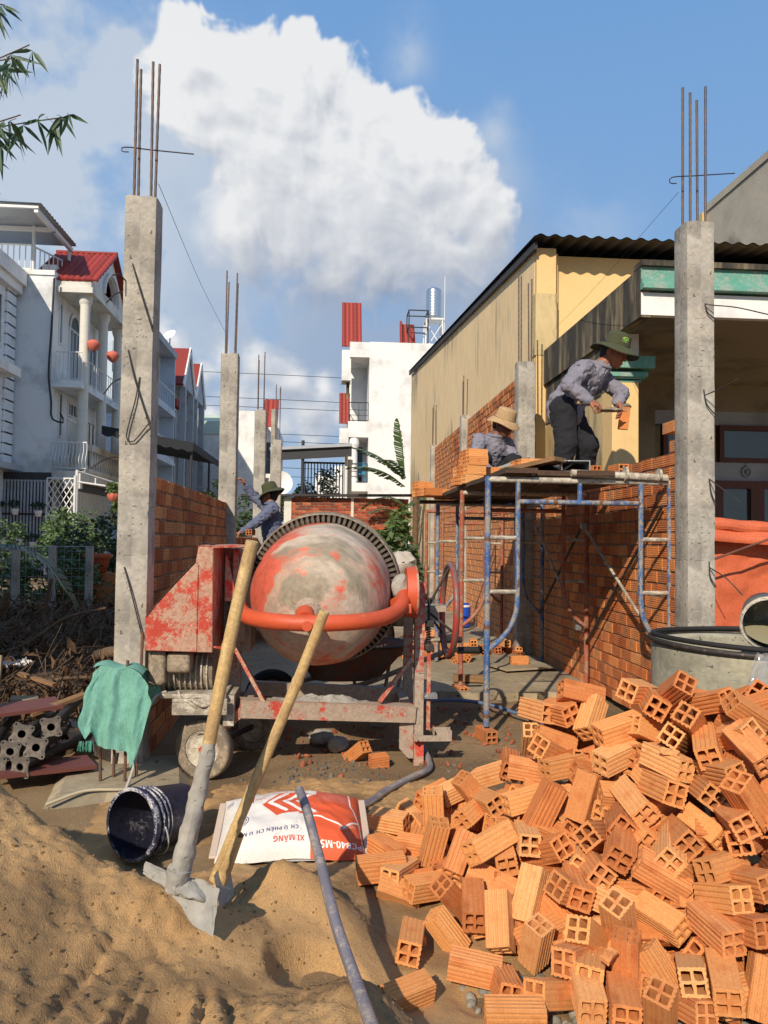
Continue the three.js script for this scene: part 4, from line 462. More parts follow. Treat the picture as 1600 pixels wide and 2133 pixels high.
{ // shelter, tree and white sheds left of the white house
  const t = thing('metal_shelter', 'dark flat canopy on posts left of the central white house', 'shelter', [0, 0, 0]); obj('canopy', [beam([-1.75, 4.1, -25], [0.75, 4.28, -25], 3, 0.09)], M.greyPaint, t); obj('valance', (() => { const g = quadGrid(60, 1, (p, q) => [lerp(-1.6, 0.75, p), 4.06 + p * 0.17 - q * (0.25 + 0.06 * Math.abs(Math.sin(p * 30))), -23.6]); return g; })(), M.iron, t); obj('post', bar([-0.75, 2.3, -23.7], [-0.75, 4.4, -23.7], 0.05), M.iron, t); obj('post', bar([0.6, 2.3, -24], [0.6, 4.2, -24], 0.05), M.whiteIron, t); railing('railing', [-0.8, 2.5, -24.5], [0.6, 2.5, -24.5], 1.3, 14, M.iron, t, 0.02);
  shrub('roadside_tree', 'dark rounded tree growing under the metal shelter', 'tree', [-0.15, 1.6, -27], [0.75, 1.1, 0.6], 1400, 0.13, 26, 8); shrub('roadside_tree', 'dark leafy tree just right of the fourth left column', 'tree', [-1.75, 1.5, -28], [0.55, 1.1, 0.5], 900, 0.13, 18, 12); shrub('roadside_tree', 'dark leafy tree between the second and third left columns', 'tree', [-2.6, 1.0, -24], [0.5, 0.95, 0.5], 900, 0.12, 18, 20); shrub('roadside_tree', 'dark spiky tree behind the left wall railing', 'tree', [-4.1, 1.2, -28.5], [0.6, 1.1, 0.5], 700, 0.16, 14, 14);
  const d = thing('satellite_dish', 'white satellite dish beside the fourth left column', 'satellite dish', [-1.3, 2.5, -21.5]); obj('dish', place(lathe([[0, 0], [0.2, 0.03], [0.34, 0.1]], 20), 0, 0.4, 0, 1.4, 0.2, 0), M.white, d); obj('mast', bar([0, -0.2, -0.05], [0, 0.4, -0.05], 0.02), M.iron, d);
  const h = thing('low_white_building', 'far low white building above the metal shelter', 'building', [0, 0, 0]); obj('wall', [bb(-0.9, 3, 0, 6.3, -60, -66), bb(0.6, 3, 6.3, 7.2, -60.5, -66)], M.white, h); for (let i = 0; i < 4; i++) obj('roof_vent', bb(-0.7 + i * 0.6, -0.45 + i * 0.6, 6.3, 6.6, -60, -60.3), M.whiteCool, h);
  const p = thing('porch_column', 'white round column rising in front of the central white house', 'column', [0.73, 2.4, -25.5]); obj('shaft', lathe([[0.1, 0], [0.09, 1.4], [0.12, 1.5], [0.12, 1.62]], 14), M.offwhite, p);
  const b = thing('plastic_chair', 'blue plastic chairs stacked on the balcony of the central white house', 'chair', [1.55, 4.05, -36.6]); obj('seat', [rbox(0.5, 0.06, 0.45, 0.02, 0, 0.45, 0), rbox(0.5, 0.6, 0.06, 0.02, 0.05, 0.75, -0.22)], mat({ color: 0x2a7a9a, roughness: 0.5 }), b); for (const [x, z] of [[-.2, .18], [.2, .18], [-.2, -.18], [.2, -.18]]) obj('leg', bar([x * 1.15, 0, z * 1.15], [x, 0.45, z], 0.03), mat({ color: 0x2a7a9a, roughness: 0.5 }), b);
}
{ // overhead cables
  const L = [[9.2, -62, 0.3], [9.8, -62, 0.2], [11.9, -62, 0.25], [12.6, -62, 0.35], [14.6, -62, 0.3], [6.4, -62, 0.3], [7.1, -62, 0.3]]; L.forEach(([y, z, sag], i) => tag(obj('power_cable', tube([[-60, y + 1.2, z], [-20, y + 0.25, z], [-4, y, z], [14, y - sag, z], [60, y + 0.6, z]], 0.022, 60, 4), M.iron), 'overhead power cable beyond the left columns, ' + ['fifth from the top', 'fourth from the top', 'third from the top', 'second from the top', 'topmost', 'lowest', 'second lowest'][i], 'cable'));
  tag(obj('string_line', tube([[-1.03, 3.46, -4.6], [-1.09, 3.5, -6.5], [-1.13, 3.6, -8.4]], 0.0018, 12, 4), M.iron), 'thin line strung from the first to the second left column', 'cord');
  tag(obj('string_line', tube([[2.34, 3.73, -4.95], [2.6, 3.86, -7.4], [2.86, 4.07, -9.57]], 0.0018, 12, 4), M.iron), 'thin line strung from the right column down to the yellow house', 'cord');
}
{ // unseen house added outside the frame to shade the vacant lot
  const t = thing('added_shade_house', 'unseen house added beyond the left edge to shade the vacant lot', 'house', [0, 0, 0]); obj('wall', bb(-14, -5.3, 0, 6.6, 0.2, -9.5), M.offwhite, t); obj('roof', bb(-14.2, -5.15, 6.6, 6.8, 0.4, -9.6), M.greyPaint, t); win(t, 'x', [-5.3, 1.2, -2.5], 1.2, 1.4, 0.1, M.glassDark, 1); win(t, 'x', [-5.3, 1.2, -6.5], 1.2, 1.4, 0.1, M.glassDark, 1);
}

// ───────── hollow bricks ─────────
function hollowBrick(k) {                        // 180 x 80 x 80 mm, four square holes, ribbed faces; length along x, centred
  const r = rng(900 + k), h = 0.04, out = []; const nr = 5;
  const sidePts = (ribbed) => { const a = [[-h + 0.002, 0]]; for (let i = 0; i < nr; i++) { const u0 = -h + 0.08 * (i + 0.2) / nr, u1 = -h + 0.08 * (i + 0.5) / nr, u2 = -h + 0.08 * (i + 0.8) / nr, d = ribbed * rr(0.75, 1.1, r); a.push([u0, 0], [u1 - 0.0015, -d], [u1 + 0.0015, -d], [u2, 0]); } return a; };
  for (let s = 0; s < 4; s++) for (const [u, d] of sidePts(s % 2 ? 0.0012 : 0.0034)) { const e = h + d + rr(-.0004, .0004, r); out.push(s === 0 ? [u, -e] : s === 1 ? [e, u] : s === 2 ? [-u, e] : [-e, -u]); }
  const sh = new THREE.Shape(out.map(([a, b]) => new THREE.Vector2(a, b)));
  for (const cx of [-1, 1]) for (const cy of [-1, 1]) { const q = [], o = 0.0175, w = 0.0125; for (const [a, b] of [[-w, -w], [0, -w * 1.02], [w, -w], [w * 1.02, 0], [w, w], [0, w], [-w, w], [-w, 0]]) q.push(new THREE.Vector2(cx * o + a + rr(-.0016, .0016, r), cy * o + b + rr(-.0016, .0016, r))); sh.holes.push(new THREE.Path(q)); }
  const g = new THREE.ExtrudeGeometry(sh, { depth: 0.18, bevelEnabled: false, steps: 1 }); g.translate(0, 0, -0.09);
  const p = g.attributes.position; for (let i = 0; i < p.count; i++) { const x = p.getX(i), y = p.getY(i), z = p.getZ(i); p.setZ(i, z + Math.sign(z) * 0.003 * (fbm3(x * 90 + k * 3, y * 90, Math.sign(z) * 3, k, 2) - 0.6) + x * 0.02 * Math.sin(k * 3)); const edge = Math.max(Math.abs(x), Math.abs(y)) > 0.037 ? 0.004 * Math.max(0, vn3(x * 70, y * 70, z * 12, k) - 0.62) : 0; p.setX(i, x - Math.sign(x) * edge); p.setY(i, y - Math.sign(y) * edge); }
  g.rotateY(Math.PI / 2); g.computeVertexNormals(); return metricUV(g);
}
const brickGeos = Array.from({ length: 8 }, (_, k) => hollowBrick(k));
let brickNo = 0;
function looseBrick(pos, quat, scale, label, group, m = null, name = 'hollow_brick') { const i = brickNo++; const o = new THREE.Mesh(brickGeos[i % 8], m || M.pile[(i * 5 + (i >> 3)) % M.pile.length]); o.name = numbered(name); o.position.set(...pos); if (quat) o.quaternion.copy(quat); o.scale.setScalar(scale); o.castShadow = o.receiveShadow = true; scene.add(o); return tag(o, label, 'brick', group); }
const qE = (x, y, z) => new THREE.Quaternion().setFromEuler(new THREE.Euler(x, y, z, 'YXZ'));
{
  // where each brick on the face of the pile lies: x y z, turn as an axis times an angle, size
  const POSE = [
[0.288,0.149,-3.334,0.44,2.12,-1.70,0.92],
[0.264,0.095,-3.157,0.93,1.63,-1.57,0.95],
[0.233,0.084,-3.016,3.11,0.11,-0.09,1.06],
[0.303,0.075,-2.987,2.72,-0.13,-1.51,0.99],
[0.392,0.066,-2.881,-2.93,0.22,0.78,0.95],
[0.296,0.039,-2.906,-2.38,0.17,-0.41,0.91],
[0.385,0.095,-3.192,-2.88,0.15,-0.23,0.86],
[0.463,0.228,-3.200,-1.01,1.12,-1.10,1.07],
[0.483,0.251,-3.338,1.98,0.58,-0.60,0.93],
[0.633,0.291,-3.261,2.64,-1.21,-0.47,0.94],
[0.583,0.281,-3.326,-2.90,-0.38,0.54,0.91],
[0.618,0.241,-3.164,2.31,0.60,-0.97,0.94],
[0.678,0.281,-3.158,0.64,1.55,-1.01,0.98],
[0.860,0.397,-3.202,-2.92,0.13,-0.43,0.92],
[0.811,0.321,-3.063,2.96,0.26,-0.37,0.99],
[0.858,0.332,-2.947,-0.98,1.59,-1.52,1.06],
[0.994,0.387,-2.901,-1.62,2.17,-0.79,1.03],
[0.773,0.236,-2.892,-1.27,1.19,1.04,1.01],
[0.683,0.184,-2.882,1.18,1.33,-0.92,0.99],
[0.450,0.154,-3.081,-0.93,1.45,-1.15,1.00],
[0.527,0.146,-2.965,-2.10,-0.48,1.34,0.99],
[0.622,0.237,-2.850,2.55,0.46,-0.66,1.08],
[0.533,0.086,-2.695,1.43,1.27,-0.98,1.00],
[0.601,0.080,-2.588,-2.09,-1.19,1.52,0.99],
[0.719,0.137,-2.645,-2.27,-1.19,1.06,1.01],
[0.300,0.024,-2.582,1.39,0.96,-1.21,0.97],
[0.262,0.006,-2.317,-2.81,0.03,0.69,0.87],
[0.483,0.024,-2.413,-2.95,0.15,-0.39,0.91],
[0.432,0.020,-2.640,0.61,-0.36,-0.85,0.86],
[0.476,0.073,-2.780,-1.42,1.01,-0.27,0.96],
[0.697,0.057,-2.483,-1.37,1.73,-0.46,0.92],
[0.559,0.017,-2.329,-2.21,0.38,2.13,0.87],
[0.674,0.032,-2.253,2.62,-0.37,-0.98,0.93],
[0.550,0.024,-2.170,-3.06,-0.05,-0.18,0.93],
[0.782,0.083,-2.339,2.68,-0.27,-1.15,1.00],
[0.811,0.078,-2.294,-2.61,0.27,1.72,1.00],
[0.916,0.095,-2.285,-1.92,1.89,-0.40,1.00],
[0.774,0.060,-2.228,1.41,1.24,-1.02,1.01],
[0.860,0.050,-2.167,1.33,0.96,-1.07,1.00],
[0.962,0.036,-2.153,-1.59,1.56,-0.17,0.96],
[1.007,0.078,-2.252,-2.39,1.17,-0.85,0.91],
[1.122,0.260,-2.499,-2.58,0.57,-0.45,0.98],
[1.083,0.161,-2.419,0.71,1.83,-0.96,0.93],
[1.032,0.317,-2.619,1.89,0.89,-1.04,1.08],
[0.944,0.159,-2.418,-1.43,1.41,-0.25,1.02],
[0.868,0.183,-2.603,1.51,1.00,-1.28,1.01],
[0.848,0.173,-2.591,-1.40,0.81,0.04,1.01],
[0.934,0.222,-2.729,-0.91,1.00,0.59,0.93],
[0.944,0.227,-2.636,-0.79,1.40,0.63,1.01],
[0.840,0.116,-2.402,2.44,-0.69,-1.09,0.99],
[1.069,0.355,-2.714,0.52,1.20,-0.45,1.03],
[1.129,0.416,-2.745,0.77,1.62,-0.47,1.04],
[0.840,0.231,-2.797,-0.69,1.82,0.03,1.00],
[0.982,0.296,-2.738,-2.30,0.75,0.96,1.02],
[1.136,0.525,-2.936,-2.89,-0.24,0.73,1.04],
[1.169,0.615,-2.987,-2.98,-0.38,0.25,1.08],
[1.120,0.621,-3.178,2.62,1.19,-1.03,0.99],
[1.107,0.699,-3.265,2.68,-0.29,-0.06,1.04],
[0.944,0.610,-3.356,1.13,1.26,-1.58,1.07],
[1.015,0.620,-3.283,0.79,1.54,-1.17,1.05],
[0.979,0.512,-3.223,2.76,-0.46,-0.06,0.96],
[0.905,0.490,-3.335,-0.51,1.31,-0.63,0.90],
[0.942,0.485,-3.158,-2.75,0.76,0.90,1.05],
[0.970,0.446,-3.081,2.96,0.12,-0.53,1.01],
[1.370,0.778,-2.930,0.03,1.38,-0.84,1.01],
[1.278,0.747,-3.077,-2.72,0.37,1.00,1.01],
[1.298,0.722,-2.957,0.43,1.23,-0.33,1.04],
[1.361,0.685,-2.784,-2.64,1.00,1.09,1.03],
[1.326,0.619,-2.830,-2.52,0.71,1.12,0.97],
[1.371,0.630,-2.680,2.47,0.53,-1.55,1.02],
[1.376,0.563,-2.590,0.82,1.30,-1.14,1.00],
[1.461,0.657,-2.559,1.02,1.74,-0.52,0.99],
[1.466,0.681,-2.646,1.54,0.26,-1.98,0.93],
[1.458,0.762,-2.802,0.62,1.32,-1.27,0.92],
[1.509,0.751,-2.662,-2.52,0.77,0.04,0.92],
[1.260,0.552,-2.763,1.23,1.37,-1.64,1.04],
[1.211,0.479,-2.694,1.33,1.00,-1.51,1.06],
[1.337,0.486,-2.628,1.73,0.64,-1.49,0.94],
[1.357,0.447,-2.462,0.84,1.17,-0.79,1.00],
[1.309,0.382,-2.581,0.72,1.86,-0.55,0.89],
[1.383,0.522,-2.434,-1.58,0.98,-0.36,1.05],
[1.214,0.357,-2.562,0.61,1.33,-0.64,0.99],
[1.170,0.325,-2.546,0.65,1.13,-0.27,1.00],
[1.107,0.337,-2.676,0.68,1.62,-0.47,1.00],
[1.284,0.319,-2.413,2.66,0.11,-0.62,0.97],
[1.194,0.193,-2.286,1.13,1.36,-1.20,1.00],
[1.242,0.259,-2.332,0.89,1.03,-1.51,1.00],
[1.264,0.212,-2.250,0.95,1.13,-1.48,1.00],
[1.330,0.301,-2.336,0.77,1.27,-1.31,0.97],
[1.087,0.094,-2.222,1.09,0.81,-0.97,0.97],
[1.153,0.106,-2.159,1.35,1.06,-0.81,1.01],
[1.262,0.087,-2.157,-1.06,1.02,-1.77,0.93],
[1.063,0.028,-2.177,1.02,1.04,-1.46,0.89],
[1.209,0.260,-2.513,-1.18,0.82,-0.21,0.89]
  ];
  const label = 'orange four-hole hollow clay brick lying in the big tumbled pile', group = 'hollow bricks tumbled in the big pile';
  const own = { 25: 'orange hollow brick lying alone on the sand at the front left of the pile', 24: 'orange hollow brick on sand just behind the lone one, holes toward the viewer' };
  POSE.forEach(([x, y, z, a, b, c, s], i) => { const ang = Math.hypot(a, b, c), q = new THREE.Quaternion().setFromAxisAngle(V(a, b, c).multiplyScalar(1 / (ang || 1)), ang); const o = looseBrick([x, y, z], q, s, own[i] || label, own[i] ? undefined : group); });
  // the bricks under and behind them
  const r = rng(2024), face = (x, z) => { // height of the face of the pile over the ground at x, z
    let best = -1, w = 0, sum = 0; for (const [px, py, pz] of POSE) { const d = Math.hypot(px - x, pz - z); if (d < 0.3) { const k = Math.exp(-((d / 0.09) ** 2)); w += k; sum += k * py; } } return w > 1e-3 ? sum / w : -1; };
  const spots = []; const clear = (x, y, z, d) => !spots.some(([a, b, c]) => Math.hypot(a - x, b - y, c - z) < d);
  for (let t = 0; t < 3000 && spots.length < 190; t++) { const x = rr(0.3, 1.75, r), z = rr(-3.5, -2.0, r), top = face(x, z); if (top < 0.1) continue; const y = rr(0.02, Math.max(0.04, top - 0.085), r); if (top - y > 0.32 || !clear(x, y, z, 0.075)) continue; spots.push([x, y, z, top - y < 0.2]); }
  // and the flank that runs out of the frame to the right and down behind
  for (let t = 0; t < 1500 && spots.length < 290; t++) { const x = rr(1.45, 2.0, r), z = rr(-3.2, -1.9, r), top = clamp(0.86 - 0.95 * Math.abs(-z - 2.9) - Math.max(0, x - 1.6) * 0.5, 0, 0.84); if (top < 0.04) continue; const y = rr(Math.max(0.04, top - 0.2), top, r); const onScreen = x / -z < 0.575; if (onScreen && y > 0.03 + (face(x, z) < 0 ? 0.6 : face(x, z) - 0.07)) continue; if (!clear(x, y, z, 0.09)) continue; spots.push([x, y, z, onScreen]); }
  const deep = []; let kept = 0;
  for (const [x, y, z, near] of spots) { const q = qE(rr(-.5, .5, r), rr(0, 6.28, r), rr(-.5, .5, r)); if (near && kept < 110) { kept++; looseBrick([x, y, z], q, 0.99, label, group); } else { const g = brickGeos[deep.length % 8].clone(); g.applyQuaternion(q); g.translate(x, y, z); deep.push(g); } }
  tag(stuff(obj('brick_heap', deep, M.pile[4], scene, false)), 'inner and far bricks of the big tumbled pile', 'bricks');
}

// ───────── concrete mixer ─────────
M.gearTooth = worn([62, 54, 48], [110, 98, 84], 0.36, 251, null, { roughness: 0.6, metalness: 0.2 });
{
  const t = thing('concrete_mixer', 'worn orange-red concrete mixer caked with cement in the middle of the plot', 'concrete mixer', [0, 0, 0]);
  const c = V(-0.03, 1.02, -4.6), ax = V(-0.15, -0.15, 0.97).normalize(), qd = new THREE.Quaternion().setFromUnitVectors(yAxis, ax);
  const drumAt = (g) => { g.applyQuaternion(qd); g.translate(c.x, c.y, c.z); return g; };
  const prof = [[0.002, 0.402], [0.08, 0.398], [0.17, 0.375], [0.26, 0.325], [0.33, 0.255], [0.375, 0.175], [0.402, 0.08], [0.412, -0.02], [0.415, -0.17]];
  const dg = lathe(prof, 72); { const p = dg.attributes.position; for (let i = 0; i < p.count; i++) { const x = p.getX(i), y = p.getY(i), z = p.getZ(i), n = 1 + (fbm3(x * 9, y * 9, z * 9, 4, 4) - 0.5) * 0.035; p.setXYZ(i, x * n, y * n, z * n); } dg.computeVertexNormals(); }
  const drumMap = tex(1024, (u, v) => { // old paint left at the upper left and round the shell, dried slurry over the rest
    const ph = u * 360, pa = (c0, w) => Math.exp(-(((((ph - c0 + 540) % 360) - 180) / w) ** 2)), n = fbm(u * 10, v * 7, 10, 5, 6, 0.62), f = fbm(u * 60, v * 40, 60, 15, 4, 0.6), m = fbm(u * 4, v * 3, 4, 25, 4);
    const want = 0.1 + 0.75 * pa(240, 42) * sstep(0.2, 0.45, v) * sstep(1.0, 0.8, v) + 0.3 * pa(190, 60) * sstep(0.5, 0.8, v) + 0.28 * pa(20, 50) * sstep(0.2, 0.4, v) + 0.16 * pa(100, 40); const red = sstep(0.5, 0.64, n * 0.55 + f * 0.2 + want * 0.42 + (m - 0.5) * 0.2);
    let c = mix3([184, 168, 148], [140, 128, 108], sstep(0.5, 0.72, fbm(u * 5, v * 4, 5, 45, 5))); c = mix3(c, [196, 150, 130], sstep(0.42, 0.6, fbm(u * 7, v * 5, 7, 65, 5)) * 0.5); c = mix3(c, mul3([196, 84, 60], 0.85 + 0.3 * m), red * 0.92); return mul3(c, 0.86 + 0.28 * f); }, true, 1, 512); drumMap.repeat.set(1, 1);
  obj('drum', drumAt(dg), mat({ map: drumMap, bumpMap: T.rough, bumpScale: 0.004, roughness: 0.78 }), t, false);
  obj('drum_mouth', drumAt(lathe([[0.42, -0.225], [0.43, -0.3], [0.432, -0.42], [0.38, -0.55], [0.26, -0.74], [0.22, -0.8], [0.215, -0.8], [0.37, -0.55], [0.41, -0.42]], 56)), worn([176, 92, 70], [170, 156, 138], 0.72, 15), t);
  // ring gear: one ring and every tooth
  const gear = obj('ring_gear', drumAt(lathe([[0.412, -0.186], [0.462, -0.19], [0.47, -0.2], [0.47, -0.235], [0.414, -0.24]], 96)), M.darkSteel, t);
  { const N = 84, tg = metricUV(new THREE.BoxGeometry(0.0165, 0.034, 0.05)); for (let i = 0; i < N; i++) { const a = (i / N) * Math.PI * 2, m = new THREE.Mesh(tg, M.gearTooth); m.name = 'gear_tooth'; m.position.copy(V(Math.cos(a) * 0.438, -0.172, Math.sin(a) * 0.438).applyQuaternion(qd).add(c)); m.quaternion.copy(qd).multiply(new THREE.Quaternion().setFromAxisAngle(yAxis, -a + Math.PI / 2)); m.castShadow = m.receiveShadow = true; gear.add(m); }
    obj('gear_rim', drumAt(lathe([[0.463, -0.168], [0.472, -0.168], [0.474, -0.235], [0.47, -0.237], [0.463, -0.2]], 96)), M.dustyRubber, gear); }
  obj('hub', [drumAt(lathe([[0, 0.425], [0.05, 0.425], [0.055, 0.41], [0.075, 0.405], [0.078, 0.385], [0.085, 0.37]], 24))], M.redCement, t); obj('axle', drumAt(place(new THREE.CylinderGeometry(0.032, 0.032, 0.16, 16), 0, 0.46, 0)), M.redCement, t);
  // the tilting yoke round the front of the drum, its pivots
  obj('yoke', tube([[-0.52, 1.0, -4.66], [-0.475, 0.945, -4.4], [-0.4, 0.925, -4.22], [-0.25, 0.917, -4.08], [-0.05, 0.915, -4.03], [0.16, 0.918, -4.08], [0.32, 0.927, -4.22], [0.42, 0.955, -4.4], [0.465, 1.01, -4.55], [0.475, 1.04, -4.64]], 0.044, 70, 16), M.orange, t);
  obj('yoke_stub', [bar([-0.09, 0.905, -4.05], [-0.09, 0.905, -3.98], 0.026, 0.026, 16), bar([-0.105, 0.96, -4.12], [-0.1, 0.93, -4.05], 0.05)], M.orange, t); obj('yoke_socket', [bar([0.42, 0.965, -4.5], [0.5, 1.0, -4.58], 0.055, 0.05, 14), rbox(0.06, 0.06, 0.1, 0.01, 0.475, 0.955, -4.5)], M.orange, t); obj('cement_on_yoke', jitter(new THREE.IcosahedronGeometry(0.07, 3).scale(0.8, 1.1, 0.8).translate(0.455, 1.08, -4.62), 0.04, 14, 3), M.cement, t);
  { const d = new THREE.CylinderGeometry(0.15, 0.155, 0.055, 40); d.rotateZ(Math.PI / 2); d.translate(0.513, 1.04, -4.65); obj('pivot_disc', d, M.orange, t); const f = new THREE.CylinderGeometry(0.16, 0.16, 0.012, 40); f.rotateZ(Math.PI / 2); f.translate(0.545, 1.04, -4.65); obj('pivot_flange', f, M.red, t); }
  // right-hand post, lock rod, foot
  obj('post', [bb(0.55, 0.604, 0.0, 1.09, -4.655, -4.66 - 0.006), bb(0.55, 0.556, 0.0, 1.09, -4.662, -4.74), bb(0.598, 0.604, 0.0, 1.09, -4.662, -4.74)], M.redCement, t); obj('post_head', [bb(0.547, 0.607, 0.76, 1.095, -4.648, -4.654), bb(0.547, 0.607, 1.09, 1.097, -4.655, -4.745)], M.red, t); obj('post_foot', bb(0.547, 0.607, -0.01, 0.14, -4.647, -4.653), M.red, t);
  obj('lock_rod', [bb(0.628, 0.65, 0.2, 0.72, -4.69, -4.71)], M.redDusty, t); obj('lock_spring', (() => { const pts = []; for (let i = 0; i < 60; i++) { const a = i * 0.9; pts.push([0.637 + Math.cos(a) * 0.014, 0.72 + i * 0.0022, -4.7 + Math.sin(a) * 0.014]); } return [tube(pts, 0.004, 200, 5), bar([0.637, 0.7, -4.7], [0.64, 1.0, -4.72], 0.009)]; })(), M.darkSteel, t); obj('rod_guide', [rbox(0.055, 0.045, 0.06, 0.006, 0.64, 0.70, -4.7), rbox(0.055, 0.04, 0.06, 0.006, 0.64, 0.845, -4.7)], M.darkSteel, t); obj('rod_clip', [bb(0.61, 0.69, 0.395, 0.42, -4.66, -4.74)], M.galv, t);
  obj('pedal', [bb(0.54, 0.77, 0.155, 0.187, -4.6, -4.62), bb(0.66, 0.77, 0.187, 0.225, -4.66, -4.664), bb(0.68, 0.77, 0.187, 0.22, -4.6, -4.603), bb(0.66, 0.665, 0.187, 0.225, -4.6, -4.66), bb(0.54, 0.77, 0.155, 0.16, -4.62, -4.7), bar([0.552, 0.17, -4.58], [0.552, 0.17, -4.66], 0.012)], M.redCement, t);
  obj('foot_plate', place(extrude([[0, 0.2], [0.085, 0.2], [0.085, -0.02], [0.055, -0.02], [0, 0.04]], 0.012), 0.46, 0.06, -4.67), M.redCement, t);
  // base frame
  obj('base_beam', [beam([-0.47, 0.388, -4.43], [0.55, 0.302, -4.66], 0.05, 0.092), beam([-0.47, 0.437, -4.46], [0.55, 0.35, -4.69], 0.11, 0.006)], worn([186, 62, 46], [164, 152, 132], 0.66, 145), t); obj('base_beam', beam([-0.47, 0.37, -5.15], [0.55, 0.3, -5.25], 0.06, 0.09), M.redCement, t); obj('cross_beam', [beam([-0.45, 0.36, -4.46], [-0.45, 0.36, -5.15], 0.06, 0.08), beam([0.52, 0.29, -4.7], [0.52, 0.29, -5.25], 0.06, 0.08)], M.redCement, t);
  obj('brace', beam([-0.51, 0.72, -4.5], [-0.335, 0.42, -4.46], 0.02, 0.055, [0, 0, 1]), M.redDusty, t); obj('brace', beam([0.53, 0.645, -4.65], [0.335, 0.385, -4.63], 0.02, 0.045, [0, 0, 1]), M.redDusty, t); obj('frame_leg', beam([0.57, 0.9, -5.25], [0.57, 0, -5.25], 0.06, 0.06), M.redCement, t); obj('left_upright', beam([-0.53, 1.1, -4.72], [-0.53, 0.36, -4.72], 0.06, 0.08), M.redCement, t);
  obj('cement_ridge', quadGrid(70, 18, (u, v) => { const x = -0.3 + u * 0.58, env = Math.pow(Math.sin(Math.PI * clamp(u)), 0.6) * Math.sin(Math.PI * v), nz = fbm3(x * 26, v * 5, 2, 7, 4), big = fbm3(x * 9 + 4, v * 2, 5, 9, 2); return [x, 0.437 - (x + 0.47) * 0.0843 - 0.004 + env * (0.075 * Math.max(0, big - 0.3) + 0.05 * nz * big), -4.443 - (x + 0.47) * 0.22 - v * 0.13 + 0.02 * (nz - 0.5)]; }), M.cement, t);
  // axle and wheels
  obj('axle_beam', beam([-0.64, 0.2, -4.5], [-0.43, 0.4, -4.48], 0.05, 0.08, [0, 0, 1]), M.redDusty, t);
  const wheel = (x, y, z, ry, rad) => { const w = new THREE.Group(); w.name = 'wheel'; w.position.set(x, y, z); w.rotation.y = ry; t.add(w); const ty = lathe([[rad * 0.62, -0.034], [rad * 0.9, -0.04], [rad, -0.03], [rad * 1.01, 0], [rad, 0.03], [rad * 0.9, 0.04], [rad * 0.62, 0.034]], 44); ty.rotateX(Math.PI / 2); obj('tyre', ty, M.dustyRubber, w); const rim = lathe([[0, 0.012], [0.035, 0.014], [0.04, 0.006], [rad * 0.5, 0.0], [rad * 0.56, 0.026], [rad * 0.64, 0.03], [rad * 0.64, -0.03], [0, -0.02]], 36); rim.rotateX(Math.PI / 2); obj('rim', jitter(rim, 0.012, 22, 5), M.crust, w); obj('hub_nut', place(new THREE.CylinderGeometry(0.02, 0.02, 0.03, 6), 0, 0, 0.02, Math.PI / 2), M.redCement, w); return w; };
  wheel(-0.668, 0.16, -4.46, -0.36, 0.168); wheel(-0.45, 0.14, -5.05, -0.36, 0.15); obj('axle_rod', bar([-0.66, 0.16, -4.5], [-0.45, 0.14, -5.05], 0.018), M.darkSteel, t);
  // guard over the motor: two sheets with the open joint between, right side open
  const zf = -4.3, dp = 0.5; const pr = (poly) => { const g = extrude(poly.map(([x, y]) => [x, y]), dp, 0.004); g.translate(0, 0, zf - dp); return g; };
  obj('guard_panel', pr([[-0.974, 0.917], [-0.972, 0.737], [-0.7, 0.729], [-0.7, 1.205], [-0.712, 1.207]]), M.redDusty, t); obj('guard_panel', pr([[-0.69, 0.729], [-0.616, 0.727], [-0.622, 1.294], [-0.696, 1.298], [-0.708, 1.215], [-0.69, 1.2]]), M.redDusty, t); obj('guard_joint', bb(-0.702, -0.688, 0.74, 1.22, zf - 0.012, zf - 0.4), M.iron, t);
  obj('guard_lid', [beam([-0.7, 1.302, -4.55], [-0.5, 1.31, -4.62], 0.5, 0.012)], M.redDusty, t); obj('guard_back', [bb(-0.614, -0.5, 0.74, 1.29, -4.76, -4.8)], M.redCement, t); obj('side_flange', place(extrude([[0, 0], [0.09, 0], [0.03, 0.52], [0, 0.55]], 0.012), -0.55, 0.74, -4.62, 0, 0.5), M.redCement, t); obj('gusset', place(extrude([[0, 0], [0.07, 0.0], [0.01, 0.26], [0, 0.26]], 0.008), -0.575, 0.99, -4.5, 0, 0, 0), M.red, t); obj('drive_box', rbox(0.1, 0.62, 0.3, 0.01, -0.49, 0.98, -4.85), M.redCement, t); obj('lower_lip', beam([-0.62, 0.755, -4.33], [-0.56, 0.74, -4.36], 0.1, 0.01), M.red, t);
  // motor
  const mt = obj('motor', [place(new THREE.CylinderGeometry(0.12, 0.12, 0.3, 24), -0.78, 0.59, -4.55, 0, 0, Math.PI / 2), rbox(0.13, 0.11, 0.12, 0.02, -0.8, 0.66, -4.39), rbox(0.1, 0.2, 0.16, 0.03, -0.92, 0.63, -4.42)], M.dustyRubber, t); for (let i = 0; i < 9; i++) obj('cooling_fin', place(new THREE.CylinderGeometry(0.132, 0.132, 0.008, 24), -0.9 + i * 0.03, 0.59, -4.55, 0, 0, Math.PI / 2), M.crust, mt);
